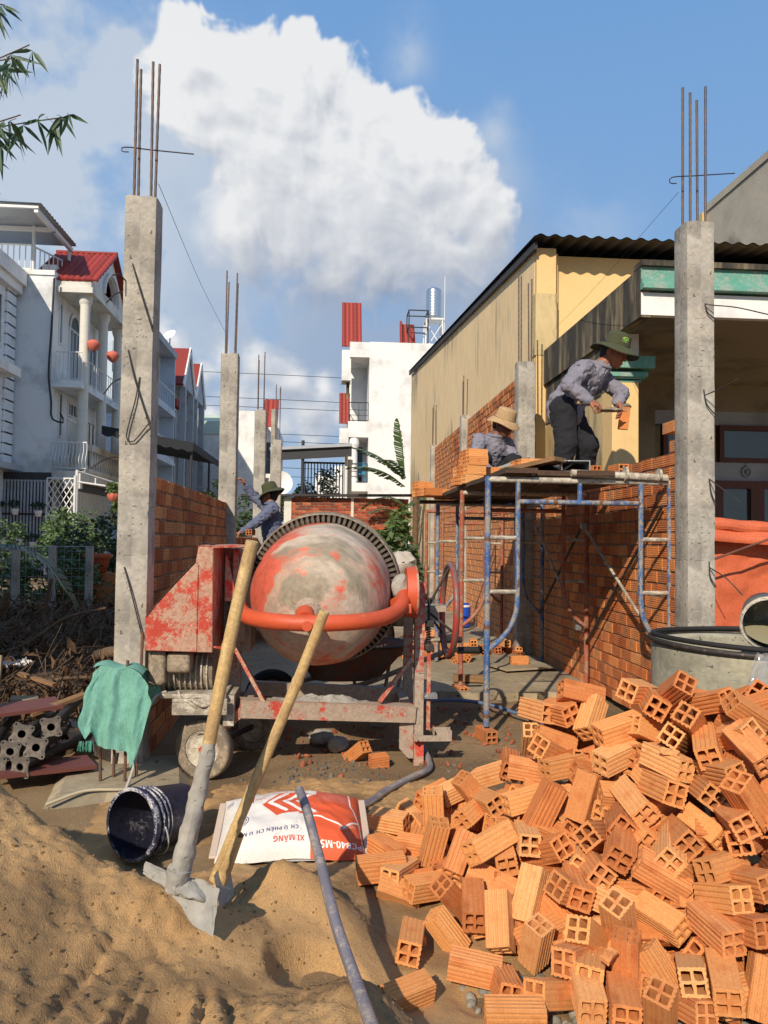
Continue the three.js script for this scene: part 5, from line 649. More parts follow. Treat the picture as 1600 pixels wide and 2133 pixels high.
  obj('motor_base', [rbox(0.36, 0.025, 0.3, 0.006, -0.72, 0.475, -4.5), rbox(0.3, 0.09, 0.02, 0.005, -0.68, 0.42, -4.34), bb(-0.56, -0.5, 0.3, 0.47, -4.4, -4.7)], M.crust, t); obj('motor_bits', [tube([[-0.8, 0.5, -4.36], [-0.78, 0.46, -4.34], [-0.74, 0.45, -4.33], [-0.7, 0.42, -4.33]], 0.008, 12, 6), tube([[-0.72, 0.46, -4.33], [-0.66, 0.43, -4.32], [-0.62, 0.44, -4.34]], 0.012, 12, 6), rbox(0.05, 0.03, 0.04, 0.006, -0.64, 0.47, -4.36)], M.crust, t); obj('power_lead', tube([[-0.88, 0.49, -4.4], [-0.93, 0.47, -4.36], [-0.97, 0.33, -4.3], [-1.0, 0.12, -4.2], [-1.02, 0.02, -4.1]], 0.009, 24, 6), mat({ color: 0xa8a49a, roughness: 0.7 }), t); obj('guard_wire', [tube([[-0.7, 1.31, -4.33], [-0.68, 1.325, -4.4], [-0.64, 1.315, -4.35], [-0.61, 1.32, -4.42]], 0.004, 20, 4), tube([[-0.97, 0.92, -4.292], [-0.87, 1.05, -4.292], [-0.72, 1.22, -4.292]], 0.0025, 10, 4)], M.darkSteel, t);
  // hand wheel and its shaft
  const hw = obj('hand_wheel', (() => { const g = new THREE.TorusGeometry(0.295, 0.021, 12, 60); g.rotateY(Math.PI / 2); g.rotateZ(-0.02); g.translate(0.81, 0.9, -5.0); return g; })(), M.red, t); hw.material = worn([176, 54, 42], [104, 92, 84], 0.5, 85, null, { roughness: 0.45 }, 5); obj('spoke', [bar([0.66, 0.9, -5], [0.805, 1.18, -4.98], 0.008), bar([0.66, 0.9, -5], [0.805, 0.78, -4.74], 0.008), bar([0.66, 0.9, -5], [0.805, 0.72, -5.24], 0.008)], M.darkSteel, hw); obj('wheel_shaft', [bar([0.55, 0.9, -5.0], [0.7, 0.9, -5.0], 0.022), bb(0.63, 0.74, 0.83, 0.91, -4.98, -5.0), bb(0.62, 0.8, 0.885, 0.925, -5.05, -5.2)], M.redCement, t);
}
// ───────── wheelbarrows ─────────
function barrow(name, label, pos, turn, trayMat) {
  const t = thing(name, label, 'wheelbarrow', pos, turn); // wheel toward local -x, handles toward +x
  const g = quadGrid(28, 10, (u, v) => { const a = u * Math.PI * 2, k = lerp(0.55, 1, v), x = Math.cos(a), z = Math.sin(a), sx = Math.sign(x) * Math.pow(Math.abs(x), 0.75), sz = Math.sign(z) * Math.pow(Math.abs(z), 0.75); return [0.06 + sx * 0.45 * k - (1 - v) * 0.02, 0.31 + v * 0.25 + (x < 0 ? v * 0.03 : 0), sz * 0.31 * k]; }); const b = quadGrid(28, 1, (u, v) => { const a = u * Math.PI * 2; return [0.04 + Math.cos(a) * 0.25 * v, 0.312, Math.sin(a) * 0.17 * v]; }); const g2 = g.clone(); g2.scale(0.985, 1, 0.98); g2.translate(0.001, 0.006, 0);
  obj('tray', [g, g2, b], trayMat, t); const rim = []; for (let i = 0; i < 28; i++) { const a = (i / 28) * Math.PI * 2, x = Math.cos(a), z = Math.sin(a); rim.push([0.06 + Math.sign(x) * Math.pow(Math.abs(x), 0.75) * 0.45, 0.565 + (x < 0 ? 0.03 : 0), Math.sign(z) * Math.pow(Math.abs(z), 0.75) * 0.31]); } obj('tray_rim', tube(rim, 0.01, 90, 6, true), M.darkSteel, t);
  obj('handle', tube([[-0.5, 0.2, 0.07], [-0.2, 0.27, 0.19], [0.1, 0.29, 0.22], [0.45, 0.42, 0.26], [0.75, 0.54, 0.29], [0.95, 0.545, 0.29]], 0.018, 40, 8), M.dustyRubber, t); obj('handle', tube([[-0.5, 0.2, -0.07], [-0.2, 0.27, -0.19], [0.1, 0.29, -0.22], [0.45, 0.42, -0.26], [0.75, 0.54, -0.29], [0.95, 0.545, -0.29]], 0.018, 40, 8), M.dustyRubber, t); for (const s of [1, -1]) { obj('grip', bar([0.82, 0.545, s * 0.29], [1.0, 0.545, s * 0.29], 0.026), M.rubber, t); obj('leg', tube([[0.12, 0.29, s * 0.2], [0.2, 0.02, s * 0.24], [0.32, 0.02, s * 0.24], [0.42, 0.4, s * 0.25]], 0.014, 30, 6), M.dustyRubber, t); obj('strut', bar([0.45, 0.42, s * 0.26], [0.5, 0.55, s * 0.2], 0.01), M.darkSteel, t); }
  const w = new THREE.Group(); w.name = 'wheel'; w.position.set(-0.5, 0.19, 0); t.add(w); const ty = new THREE.TorusGeometry(0.15, 0.042, 12, 40); obj('tyre', ty, M.rubber, w); const rm = lathe([[0, 0.03], [0.03, 0.03], [0.035, 0.01], [0.1, 0.01], [0.12, 0.03], [0.12, -0.03], [0, -0.03]], 24); rm.rotateX(Math.PI / 2); obj('rim', rm, M.dustyRubber, w); return t;
}
barrow('wheelbarrow', 'dark wheelbarrow with a rusty tray standing right behind the mixer', [0.12, 0.02, -5.75], 0.08, worn([120, 62, 42], [96, 84, 72], 0.5, 95));
{ barrow('wheelbarrow', 'wheelbarrow with its tyre toward the viewer, parked behind the right side of the drum', [0.86, 0.06, -9.0], 1.25, M.darkSteel);
  const s = jitter(new THREE.SphereGeometry(0.2, 32, 22).scale(0.9, 1.5, 0.7), 0.26, 6, 3); const o = thing('cement_sack', 'crumpled pale sack standing in the wheelbarrow behind the drum', 'sack', [0.84, 0.98, -8.95]); obj('sack', s, M.cloth(0xb4aca0), o); }

// ───────── scaffold ─────────
function frame(label, x0, x1, z, y0, top, m, crust, inner = 0.21) {
  const t = thing('scaffold', label, 'scaffold', [x0, 0, z]), w = x1 - x0, R = 0.021;
  for (const x of [0, w]) obj('leg', bar([x, y0, 0], [x, top, 0], R, R, 14), x ? m[1] : m[0], t);
  obj('top_tube', bar([0, top - 0.02, 0], [w, top - 0.02, 0], R, R, 14), crust, t); obj('lower_tube', bar([inner, top - 0.17, 0], [w - inner, top - 0.17, 0], R * 0.85, R * 0.85, 12), m[2], t);
  for (const [a, s] of [[inner, -1], [w - inner, 1]]) { const e = s < 0 ? 0 : w; obj('inner_tube', tube([[a, top - 0.03, 0], [a, top - 0.5, 0], [a, top - 0.8, 0], [a + s * 0.01, top - 0.93, 0], [a + s * 0.05, top - 1.03, 0], [a + s * 0.12, top - 1.12, 0], [e, top - 1.19, 0]], R * 0.85, 50, 10), s < 0 ? m[0] : m[1], t); for (const dy of [0.42, 0.79]) obj('rung', bar([e, top - dy, 0], [a, top - dy, 0], R * 0.75, R * 0.75, 10), M.crust, t); }
  obj('stub', bar([w / 2, top - 0.17, 0], [w / 2, top - 0.02, 0], R * 0.8), m[0], t); return t;
}
M.blueSteel2 = worn([56, 96, 156], [150, 142, 130], 0.6, 133, [110, 84, 66], {}, 18); M.steelBottom = M.crust;
frame('blue and grey scaffold frame nearest the viewer', 1.105, 2.395, -5.2, 0.1, 1.8, [M.blueSteel, M.blueSteel2, M.blueSteel], M.crust);
frame('rust-red scaffold frame, second from the viewer', 1.19, 2.31, -6.68, 0.1, 1.8, [M.redSteel, M.redSteel, M.redSteel], M.crust);
frame('blue scaffold frame, third from the viewer', 1.19, 2.33, -8.15, 0.08, 1.77, [M.blueSteel2, M.blueSteel, M.blueSteel], M.galv);
frame('rust-red scaffold frame, farthest from the viewer', 1.28, 2.26, -9.75, 0.08, 1.75, [M.redSteel, M.redSteel, M.redSteel], M.redSteel);
const braceAB = (label, a, b, c, d) => { const t = thing('cross_brace', label, 'brace', [0, 0, 0]); obj('tube', bar(a, b, 0.012), M.crust, t); obj('tube', bar([c[0] + 0.028, c[1], c[2]], [d[0] + 0.028, d[1], d[2]], 0.012), M.darkSteel, t); obj('clip', [rbox(0.05, 0.05, 0.04, 0.005, ...a), rbox(0.05, 0.05, 0.04, 0.005, ...b)], M.galv, t); };
braceAB('crossed grey scaffold braces on the wall side, between the two nearest frames', [2.32, 0.66, -5.24], [2.27, 1.5, -6.64], [2.33, 1.62, -5.24], [2.27, 0.48, -6.64]);
braceAB('crossed grey scaffold braces on the wall side, between the second and third frames', [2.25, 0.6, -6.72], [2.26, 1.5, -8.1], [2.25, 1.5, -6.72], [2.26, 0.6, -8.1]);
const own2 = (o, l) => o;
// bricks under the legs
looseBrick([1.105, 0.045, -5.2], qE(0, -1.35, 0), 1.05, 'brown hollow brick under the left leg of the nearest scaffold frame', undefined, M.wallBrick[1]);
looseBrick([1.19, 0.055, -6.68], qE(0, -1.4, 0), 1.05, 'brown hollow brick under the left leg of the second scaffold frame', undefined, M.wallBrick[2]);
looseBrick([2.31, 0.07, -6.66], qE(0, -1.5, 0), 1.05, 'brown hollow brick under the right leg of the second scaffold frame', undefined, M.wallBrick[0]);
looseBrick([2.2, 0.07, -8.7], qE(0, -1.4, 0), 1.0, 'hollow brick standing at the foot of the second right column', undefined, M.wallBrick[3]);
{ // deck: planks and a steel channel
  const planks = [['weathered plank on the wall side of the scaffold deck', 2.12, 0.25], ['weathered plank in the middle of the scaffold deck', 1.84, 0.26], ['weathered plank on the outer middle of the scaffold deck', 1.57, 0.24], ['weathered plank on the outer edge of the scaffold deck', 1.32, 0.22]];
  planks.forEach(([l, x, w], i) => { const g = new THREE.BoxGeometry(w, 0.035, 3.5, 4, 1, 30); g.translate(x, 1.828 + 0.004 * i, -6.95 + 0.08 * (i % 2)); tag(obj('scaffold_plank', jitter(g, 0.02, 3, i), M.darkWood), l, 'plank'); });
  const b1 = tag(obj('scaffold_plank', beam([1.3, 1.86, -5.5], [1.62, 1.93, -5.22], 0.2, 0.03), M.wood), 'short brown board sticking out slantwise at the front edge of the deck', 'plank'); tag(obj('scaffold_plank', beam([1.02, 1.78, -8.4], [2.25, 1.79, -8.3], 0.24, 0.03), M.darkWood), 'board laid across the third scaffold frame', 'plank');
  const ch = thing('steel_channel', 'grey rectangular steel channel lying end-on at the front of the deck', 'channel', [1.78, 1.87, -5.6], -0.12); obj('web', [bb(-.1, .1, -0.02, -0.014, 0.35, -0.9), bb(-.1, -.094, -0.014, 0.06, 0.35, -0.9), bb(.094, .1, -0.014, 0.06, 0.35, -0.9), bb(-.094, .094, 0.054, 0.06, 0.35, -0.9)], M.galv, ch);
  const rub = thing('rubber_sheet', 'crumpled black rubber sheet beside the steel channel on the deck', 'sheet', [1.6, 1.86, -5.35]); obj('sheet', jitter(quadGrid(16, 10, (u, v) => [lerp(-.14, .12, u), 0.03 * Math.sin(u * 7 + v * 4) + 0.02, lerp(.1, -.3, v)]), 0.05, 9, 2), M.rubber, rub);
  const tb = thing('steel_tube', 'mortar-crusted steel tube lying on the front frame of the deck', 'tube', [0, 0, 0]); obj('tube', [jitter(bar([1.68, 1.83, -5.17], [2.36, 1.812, -5.17], 0.026, 0.026, 14), 0.012, 25, 4)], M.crust, tb); obj('coupler', [place(new THREE.CylinderGeometry(0.05, 0.05, 0.015, 16), 2.06, 1.835, -5.165, 0, 0, Math.PI / 2), place(new THREE.CylinderGeometry(0.045, 0.045, 0.015, 16), 2.3, 1.83, -5.165, 0, 0, Math.PI / 2)], M.crust, tb);
}
{ // bricks on the deck
  const g1 = 'hollow bricks stacked at the left end of the deck', g2 = 'hollow bricks stacked in front of the squatting worker', g3 = 'hollow bricks stacked beside the mortar bucket on the deck', r = rng(77); const st = (gx, gy, gz, nx, ny, nz, turn, lab, grp, skew = 0) => { for (let j = 0; j < ny; j++) for (let i = 0; i < nx; i++) for (let k = 0; k < nz; k++) { if (j === ny - 1 && r() < 0.15) continue; const lx = i * 0.185 + j * skew, lz = -k * 0.084; looseBrick([gx + Math.cos(turn) * lx + Math.sin(turn) * lz, gy + 0.042 + j * 0.083, gz - Math.sin(turn) * lx + Math.cos(turn) * lz], qE(rr(-.03, .03, r), turn + rr(-.07, .07, r), rr(-.03, .03, r)), 1, lab, grp); } };
  st(1.1, 1.82, -7.9, 1, 2, 5, 0.25, 'bright orange hollow brick in the low stack at the left end of the deck', g1); st(1.28, 1.82, -8.05, 1, 1, 4, 0.2, 'bright orange hollow brick in the low stack at the left end of the deck', g1);
  st(1.27, 1.85, -6.62, 1, 3, 4, 0.22, 'orange hollow brick in the stack before the squatting worker', g2, 0.02); st(1.34, 2.1, -6.8, 1, 1, 3, 0.15, 'orange hollow brick in the stack before the squatting worker', g2); st(1.46, 1.85, -6.75, 1, 2, 3, 0.1, 'orange hollow brick in the stack before the squatting worker', g2);
  st(1.64, 1.86, -6.1, 2, 2, 3, 0.12, 'orange hollow brick in the stack beside the mortar bucket on the deck', g3);
  looseBrick([1.96, 1.885, -5.6], qE(0, -1.25, 0), 1, 'hollow brick at the feet of the standing worker, holes toward the viewer', undefined, M.pile[4]); looseBrick([1.87, 1.885, -5.75], qE(0, -0.2, 0), 1, 'hollow brick lying sideways behind the steel channel on the deck', undefined, M.pile[1]); looseBrick([2.12, 1.885, -5.45], qE(0, -1.5, 0), 1, 'hollow brick standing alone on the deck near the right column', undefined, M.wallBrick[2]);
  looseBrick([2.42, 2.17, -5.2], qE(0, Math.PI / 2, 0), 1, 'single hollow brick set on top of the right wall against the column', undefined, M.wallBrick[0]);
}
{ // mortar bucket on the deck
  const b = thing('mortar_bucket', 'tilted grey rubber bucket with mortar before the squatting worker', 'bucket', [1.74, 1.85, -6.85]); b.scale.setScalar(0.85); const s = lathe([[0, 0], [0.13, 0.005], [0.15, 0.05], [0.2, 0.26], [0.215, 0.27], [0.19, 0.265], [0.14, 0.06], [0, 0.03]], 30); obj('shell', jitter(place(s, 0, 0, 0, 0.1, 0, 0.35), 0.02, 8, 2), M.dustyRubber, b); obj('mortar', jitter(place(new THREE.SphereGeometry(0.17, 20, 12).scale(1, 0.25, 1), -0.08, 0.22, 0, 0.1, 0, 0.35), 0.04, 12, 5), M.cement, b); obj('mortar_splash', jitter(place(new THREE.SphereGeometry(0.1, 16, 10).scale(0.9, 0.8, 0.2), -0.03, 0.14, 0.15, 0.2, 0.1, 0.2), 0.03, 14, 8), M.cement, b);
}
{ // bricks on the floor under the scaffold
  const r = rng(91), g = 'hollow bricks stacked left of the floor heap', g2 = 'hollow bricks in a row on the floor under the scaffold'; { const heap = []; for (let i = 0; i < 26; i++) { const a = r() * 6.28, d = Math.sqrt(r()) * 0.36, h = Math.max(0, 0.34 - d * 0.8), g0 = brickGeos[i % 8].clone(); g0.applyQuaternion(qE(rr(-.6, .6, r), r() * 6.28, rr(-.6, .6, r))); g0.translate(1.25 + Math.cos(a) * d, 0.11 + h * r(), -8.3 + Math.sin(a) * d * 0.8); heap.push(g0); } tag(stuff(obj('brick_heap', heap, M.pile[1], scene, false)), 'small heap of orange hollow bricks on the floor behind the hand wheel', 'bricks'); } 
  for (let i = 0; i < 3; i++) for (let j = 0; j < 2; j++) looseBrick([0.93 + 0.02 * j, 0.115 + j * 0.082, -8.25 - i * 0.085], qE(0, 0.1, 0), 1, 'orange hollow brick in the short stack left of the floor heap', g, M.pile[i]);
  for (let i = 0; i < 12; i++) looseBrick([1.55 + i * 0.085 + rr(-.02, .02, r), 0.115 + (i % 4 === 2 ? 0.08 : 0), -8.75 + rr(-.15, .15, r)], qE(rr(-.1, .1, r), rr(0.3, 1.9, r), 0), 1, 'orange hollow brick in the loose row on the floor under the scaffold', g2, i % 2 ? M.wallBrick[i % 8] : M.pile[i % 9]);
  const bl = thing('blue_drum', 'small bright blue plastic canister on the floor by the far brick wall', 'canister', [2.05, 0.08, -11.4]); obj('body', lathe([[0, 0], [0.11, 0], [0.12, 0.02], [0.12, 0.3], [0.1, 0.35], [0, 0.35]], 20), mat({ color: 0x1c4cb8, roughness: 0.45 }), bl); obj('band', lathe([[0.122, 0.3], [0.124, 0.3], [0.124, 0.33], [0.122, 0.33]], 20), M.white, bl);
  tag(obj('timber_offcut', rbox(0.3, 0.06, 0.09, 0.006, 1.32, 0.11, -6.95, -0.15), M.wood), 'short timber offcut lying on the concrete floor', 'timber'); tag(obj('floor_board', jitter(rbox(0.6, 0.02, 0.4, 0.005, 2.0, 0.1, -7.7, 0.3), 0.01, 6, 2), M.slab), 'pale flat board lying on the floor near the right wall', 'board'); looseBrick([1.98, 0.15, -7.75], qE(0, 0.15, 0), 1, 'hollow brick lying on the pale board by the right wall', undefined, M.pile[3]);
}

// ───────── people ─────────
function surfaceNet(f, lo, hi, cell) { // mesh of f = 0 (f < 0 inside)
  const nx = Math.ceil((hi[0] - lo[0]) / cell) + 1, ny = Math.ceil((hi[1] - lo[1]) / cell) + 1, nz = Math.ceil((hi[2] - lo[2]) / cell) + 1, F = new Float32Array(nx * ny * nz), id = new Int32Array(nx * ny * nz).fill(-1), P = [], I = [];
  const at = (i, j, k) => (k * ny + j) * nx + i; for (let k = 0; k < nz; k++) for (let j = 0; j < ny; j++) for (let i = 0; i < nx; i++) F[at(i, j, k)] = f(lo[0] + i * cell, lo[1] + j * cell, lo[2] + k * cell);
  const E = [[0, 0, 0, 1, 0, 0], [0, 1, 0, 1, 1, 0], [0, 0, 1, 1, 0, 1], [0, 1, 1, 1, 1, 1], [0, 0, 0, 0, 1, 0], [1, 0, 0, 1, 1, 0], [0, 0, 1, 0, 1, 1], [1, 0, 1, 1, 1, 1], [0, 0, 0, 0, 0, 1], [1, 0, 0, 1, 0, 1], [0, 1, 0, 0, 1, 1], [1, 1, 0, 1, 1, 1]];
  for (let k = 0; k < nz - 1; k++) for (let j = 0; j < ny - 1; j++) for (let i = 0; i < nx - 1; i++) { let n = 0, x = 0, y = 0, z = 0; for (const [a, b, c, d, e, g] of E) { const p = F[at(i + a, j + b, k + c)], q = F[at(i + d, j + e, k + g)]; if ((p < 0) !== (q < 0)) { const t = p / (p - q); x += a + (d - a) * t; y += b + (e - b) * t; z += c + (g - c) * t; n++; } } if (n) { id[at(i, j, k)] = P.length / 3; P.push(lo[0] + (i + x / n) * cell, lo[1] + (j + y / n) * cell, lo[2] + (k + z / n) * cell); } }
  const quad = (a, b, c, d, flip) => { if (a < 0 || b < 0 || c < 0 || d < 0) return; flip ? I.push(a, c, b, a, d, c) : I.push(a, b, c, a, c, d); };
  for (let k = 1; k < nz - 1; k++) for (let j = 1; j < ny - 1; j++) for (let i = 1; i < nx - 1; i++) { const p = F[at(i, j, k)]; const s = p < 0; if (s !== (F[at(i + 1, j, k)] < 0)) quad(id[at(i, j - 1, k - 1)], id[at(i, j, k - 1)], id[at(i, j, k)], id[at(i, j - 1, k)], !s); if (s !== (F[at(i, j + 1, k)] < 0)) quad(id[at(i - 1, j, k - 1)], id[at(i - 1, j, k)], id[at(i, j, k)], id[at(i, j, k - 1)], !s); if (s !== (F[at(i, j, k + 1)] < 0)) quad(id[at(i - 1, j - 1, k)], id[at(i, j - 1, k)], id[at(i, j, k)], id[at(i - 1, j, k)], !s); }
  const g = new THREE.BufferGeometry(); g.setAttribute('position', new THREE.Float32BufferAttribute(P, 3)); g.setIndex(I); g.computeVertexNormals(); return g;
}
const capD = (x, y, z, b) => { const [a, c, ra, rb] = b, dx = c[0] - a[0], dy = c[1] - a[1], dz = c[2] - a[2], L = dx * dx + dy * dy + dz * dz || 1e-9, t = clamp(((x - a[0]) * dx + (y - a[1]) * dy + (z - a[2]) * dz) / L); return Math.hypot(x - a[0] - t * dx, y - a[1] - t * dy, z - a[2] - t * dz) - lerp(ra, rb, t); };
const smin = (a, b, k) => { const h = clamp(0.5 + (0.5 * (b - a)) / k); return lerp(b, a, h) - k * h * (1 - h); };
function blobMesh(bones, cell, k, disp = null, pad = 0.04) { let lo = [9e9, 9e9, 9e9], hi = [-9e9, -9e9, -9e9]; for (const [a, b, ra, rb] of bones) for (let i = 0; i < 3; i++) { lo[i] = Math.min(lo[i], a[i] - ra - pad, b[i] - rb - pad); hi[i] = Math.max(hi[i], a[i] + ra + pad, b[i] + rb + pad); } return surfaceNet((x, y, z) => { let d = 1e3; for (const b of bones) { const e = capD(x, y, z, b); d = d > 500 ? e : smin(d, e, b[4] || k); } return disp ? d + disp(x, y, z, d) : d; }, lo, hi, cell); }
const add3 = (a, b, s = 1) => [a[0] + b[0] * s, a[1] + b[1] * s, a[2] + b[2] * s], nrm = (a) => { const l = Math.hypot(...a); return a.map((v) => v / l); }, crs = (a, b) => [a[1] * b[2] - a[2] * b[1], a[2] * b[0] - a[0] * b[2], a[0] * b[1] - a[1] * b[0]];
// hand at wrist w, fingers along d, palm facing n; thumb on side s; curl in radians per joint
function handBones(w, d, n, s, curl) { d = nrm(d); n = nrm(add3(n, d, -(n[0] * d[0] + n[1] * d[1] + n[2] * d[2]))); const side = crs(d, n).map((v) => v * s), B = []; const len = [0.072, 0.082, 0.077, 0.062], off = [0.03, 0.01, -0.01, -0.029];
  B.push([w, add3(w, d, 0.03), 0.026, 0.028]); for (let i = 0; i < 4; i++) { const base = add3(add3(w, d, 0.085 - Math.abs(off[i] - 0.005) * 0.2), side, off[i]); B.push([add3(add3(w, d, 0.02), side, off[i] * 0.6), base, 0.019, 0.0125]); let p = base, a = curl * 0.6; for (let j = 0; j < 3; j++) { const L = len[i] * [0.45, 0.32, 0.23][j], dir = add3(d.map((v) => v * Math.cos(a)), n, Math.sin(a)); const q = add3(p, dir, L); B.push([p, q, 0.0098 - j * 0.001, 0.009 - j * 0.001, 0.004]); p = q; a += curl; } }
  let p = add3(add3(w, d, 0.025), side, 0.03), dir = nrm(add3(add3(d.map((v) => v * 0.6), side, 0.8), n, 0.35)); for (let j = 0; j < 3; j++) { const q = add3(p, dir, [0.036, 0.03, 0.024][j]); B.push([p, q, 0.014 - j * 0.002, 0.012 - j * 0.002, 0.006]); p = q; dir = nrm(add3(add3(dir, d, 0.35), n, 0.45)); } return B; }
// head: centre c, face direction f
function headBones(c, f) { f = nrm(f); const r = nrm(crs(f, [0, 1, 0])), u = nrm(crs(r, f)); const P = (a, b, e) => add3(add3(add3(c, r, a), u, b), f, e); const B = [[P(0, 0.03, -0.03), P(0, 0.04, 0.015), 0.082, 0.078], [P(0, -0.02, 0.02), P(0, -0.06, 0.045), 0.066, 0.048], [P(-0.03, -0.03, 0.04), P(0.03, -0.03, 0.04), 0.038, 0.038], [P(0, -0.085, 0.06), P(0, -0.08, 0.05), 0.026, 0.03], [P(0, 0.01, 0.09), P(0, -0.025, 0.108), 0.01, 0.014, 0.01], [P(-0.012, -0.03, 0.1), P(0.012, -0.03, 0.1), 0.009, 0.009, 0.01], [P(-0.022, -0.058, 0.09), P(0.022, -0.058, 0.09), 0.008, 0.008, 0.01], [P(-0.035, 0.024, 0.083), P(0.035, 0.024, 0.083), 0.012, 0.012, 0.012], [P(-0.083, 0.01, -0.005), P(-0.086, -0.035, 0.0), 0.012, 0.009, 0.008], [P(0.083, 0.01, -0.005), P(0.086, -0.035, 0.0), 0.012, 0.009, 0.008]]; return { B, P }; }
M.skin = mat({ color: 0x9a6246, roughness: 0.6, bumpMap: T.grain, bumpScale: 0.0006 }); M.skinDark = mat({ color: 0x7a4a34, roughness: 0.6 }); M.shirt = mat({ map: tex(256, (u, v) => mul3([126, 124, 134], 0.9 + 0.2 * fbm(u * 6, v * 6, 6, 4, 5)), true, 0.4), bumpMap: T.grain, bumpScale: 0.001, roughness: 0.95 }); M.shirtDark = mat({ map: tex(256, (u, v) => mul3([94, 100, 122], 0.88 + 0.24 * fbm(u * 6, v * 6, 6, 9, 5)), true, 0.4), bumpMap: T.grain, bumpScale: 0.001, roughness: 0.95 }); M.trousers = mat({ color: 0x1d1e23, roughness: 0.95, bumpMap: T.grain, bumpScale: 0.001 }); M.hair = mat({ color: 0x15110f, roughness: 0.7 });
const folds = (amp, k) => (x, y, z, d) => d > 0.08 || d < -0.1 ? 0 : amp * ((Math.abs(fbm3(x * 13, y * 21, z * 13, k, 2) - 0.5) * 2.4 - 0.4) + 0.7 * (Math.abs(fbm3(x * 30, y * 44, z * 30, k + 5, 2) - 0.5) * 2 - 0.4));
function person(label, j, o) {
  const c0 = j.hips, t = thing('person', label, 'person', [c0[0], 0, c0[2]]), L = (p) => [p[0] - c0[0], p[1], p[2] - c0[2]], J = {}; for (const k in j) J[k] = L(j[k]);
  const { B: hb, P } = headBones(J.head, o.face), bodyB = [[J.neck, J.head, 0.052, 0.05], [J.chest, J.neck, 0.08, 0.055], [J.hips, J.chest, 0.1, 0.11], [J.shR, J.shL, 0.06, 0.06], [J.shR, J.elR, 0.045, 0.036], [J.elR, J.haR, 0.036, 0.025], [J.shL, J.elL, 0.045, 0.036], [J.elL, J.haL, 0.036, 0.025], [J.hips, J.hipR, 0.09, 0.085], [J.hips, J.hipL, 0.09, 0.085], [J.hipR, J.knR, 0.075, 0.05], [J.knR, J.anR, 0.048, 0.034], [J.hipL, J.knL, 0.075, 0.05], [J.knL, J.anL, 0.048, 0.034]];
  const hR = blobMesh(handBones(J.haR, o.dR, o.nR, o.sR, o.cR), 0.0035, 0.008, null, 0.01), hL = blobMesh(handBones(J.haL, o.dL, o.nL, o.sL, o.cL), 0.0035, 0.008, null, 0.01), hd = blobMesh(hb, 0.005, 0.03, null, 0.015);
  obj('body', merge([blobMesh(bodyB, 0.014, 0.03), hd, hR, hL]), o.skin || M.skin, t);
  const sB = [[add3(J.hips, [0, 0.0, 0]), J.chest, 0.128, 0.136, 0.06], [J.chest, add3(J.neck, [0, -0.02, 0]), 0.115, 0.066, 0.05], [J.shR, J.chest, 0.074, 0.095, 0.04], [J.shL, J.chest, 0.074, 0.095, 0.04], [J.shR, J.elR, 0.068, 0.056, 0.02], [J.elR, lerpP(J.elR, J.haR, 0.93), 0.056, 0.042, 0.015], [J.shL, J.elL, 0.068, 0.056, 0.02], [J.elL, lerpP(J.elL, J.haL, 0.93), 0.056, 0.042, 0.015], [add3(J.hips, [0, -0.07, 0]), J.hips, 0.138, 0.132, 0.05]];
  const shirt = obj('shirt', blobMesh(sB, 0.0095, 0.03, folds(0.026, o.k)), o.shirt, t);
  // collar, pocket flaps
  const cl = nrm(o.chestDir); obj('collar', tube([0, 1, 2, 3, 4, 5, 6].map((i) => { const a = -2.6 + (i / 6) * 5.2, rt = nrm(crs(cl, [0, 1, 0])); return add3(add3(add3(J.neck, [0, 0.0, 0]), cl, Math.cos(a) * 0.075), rt, Math.sin(a) * 0.075); }), 0.017, 30, 7), o.shirt, shirt);
  { const rt = nrm(crs(cl, [0, 1, 0])); for (const s of o.pockets ? [-1, 1] : []) { const pp = add3(add3(add3(lerpP(J.hips, J.chest, 0.78), rt, s * 0.075), cl, 0.137), [0, 0.03, 0]); const g = new RoundedBoxGeometry(0.1, 0.045, 0.012, 1, 0.005); g.lookAt(V(...cl)); g.translate(...pp); obj('pocket_flap', g, o.shirt, shirt); } if (o.pockets) { const a = add3(lerpP(J.hips, J.chest, 0.2), cl, 0.145), b = add3(J.neck, cl, 0.08); obj('button_placket', beam(a, b, 0.035, 0.01, cl), o.shirt, shirt); } }
  obj('trousers', blobMesh([[J.hips, J.hipR, 0.12, 0.112], [J.hips, J.hipL, 0.12, 0.112], [J.hipR, J.knR, 0.1, 0.082, 0.02], [J.knR, J.anR, 0.082, 0.07, 0.02], [J.hipL, J.knL, 0.1, 0.082, 0.02], [J.knL, J.anL, 0.082, 0.07, 0.02]], 0.012, 0.03, folds(0.02, o.k + 3)), o.trousers || M.trousers, t);
  for (const [a, s] of [[J.anR, 0], [J.anL, 1]]) { const fd = nrm([o.chestDir[0], 0, o.chestDir[2]]); obj('shoe', blobMesh([[add3(a, [0, -0.05, 0]), add3(add3(a, [0, -0.055, 0]), fd, 0.17), 0.04, 0.034], [a, add3(a, [0, -0.05, 0]), 0.042, 0.042]], 0.01, 0.02), M.rubber, t); }
  for (const s of [-1, 1]) obj('eye', place(new THREE.SphereGeometry(0.012, 10, 8), ...P(s * 0.032, 0.006, 0.081)), M.glassDark, t); obj('hair', blobMesh([[P(0, 0.04, -0.045), P(0, 0.055, 0.0), 0.085, 0.082], [P(0, -0.03, -0.06), P(0, 0.02, -0.05), 0.055, 0.07]], 0.008, 0.02), M.hair, t);
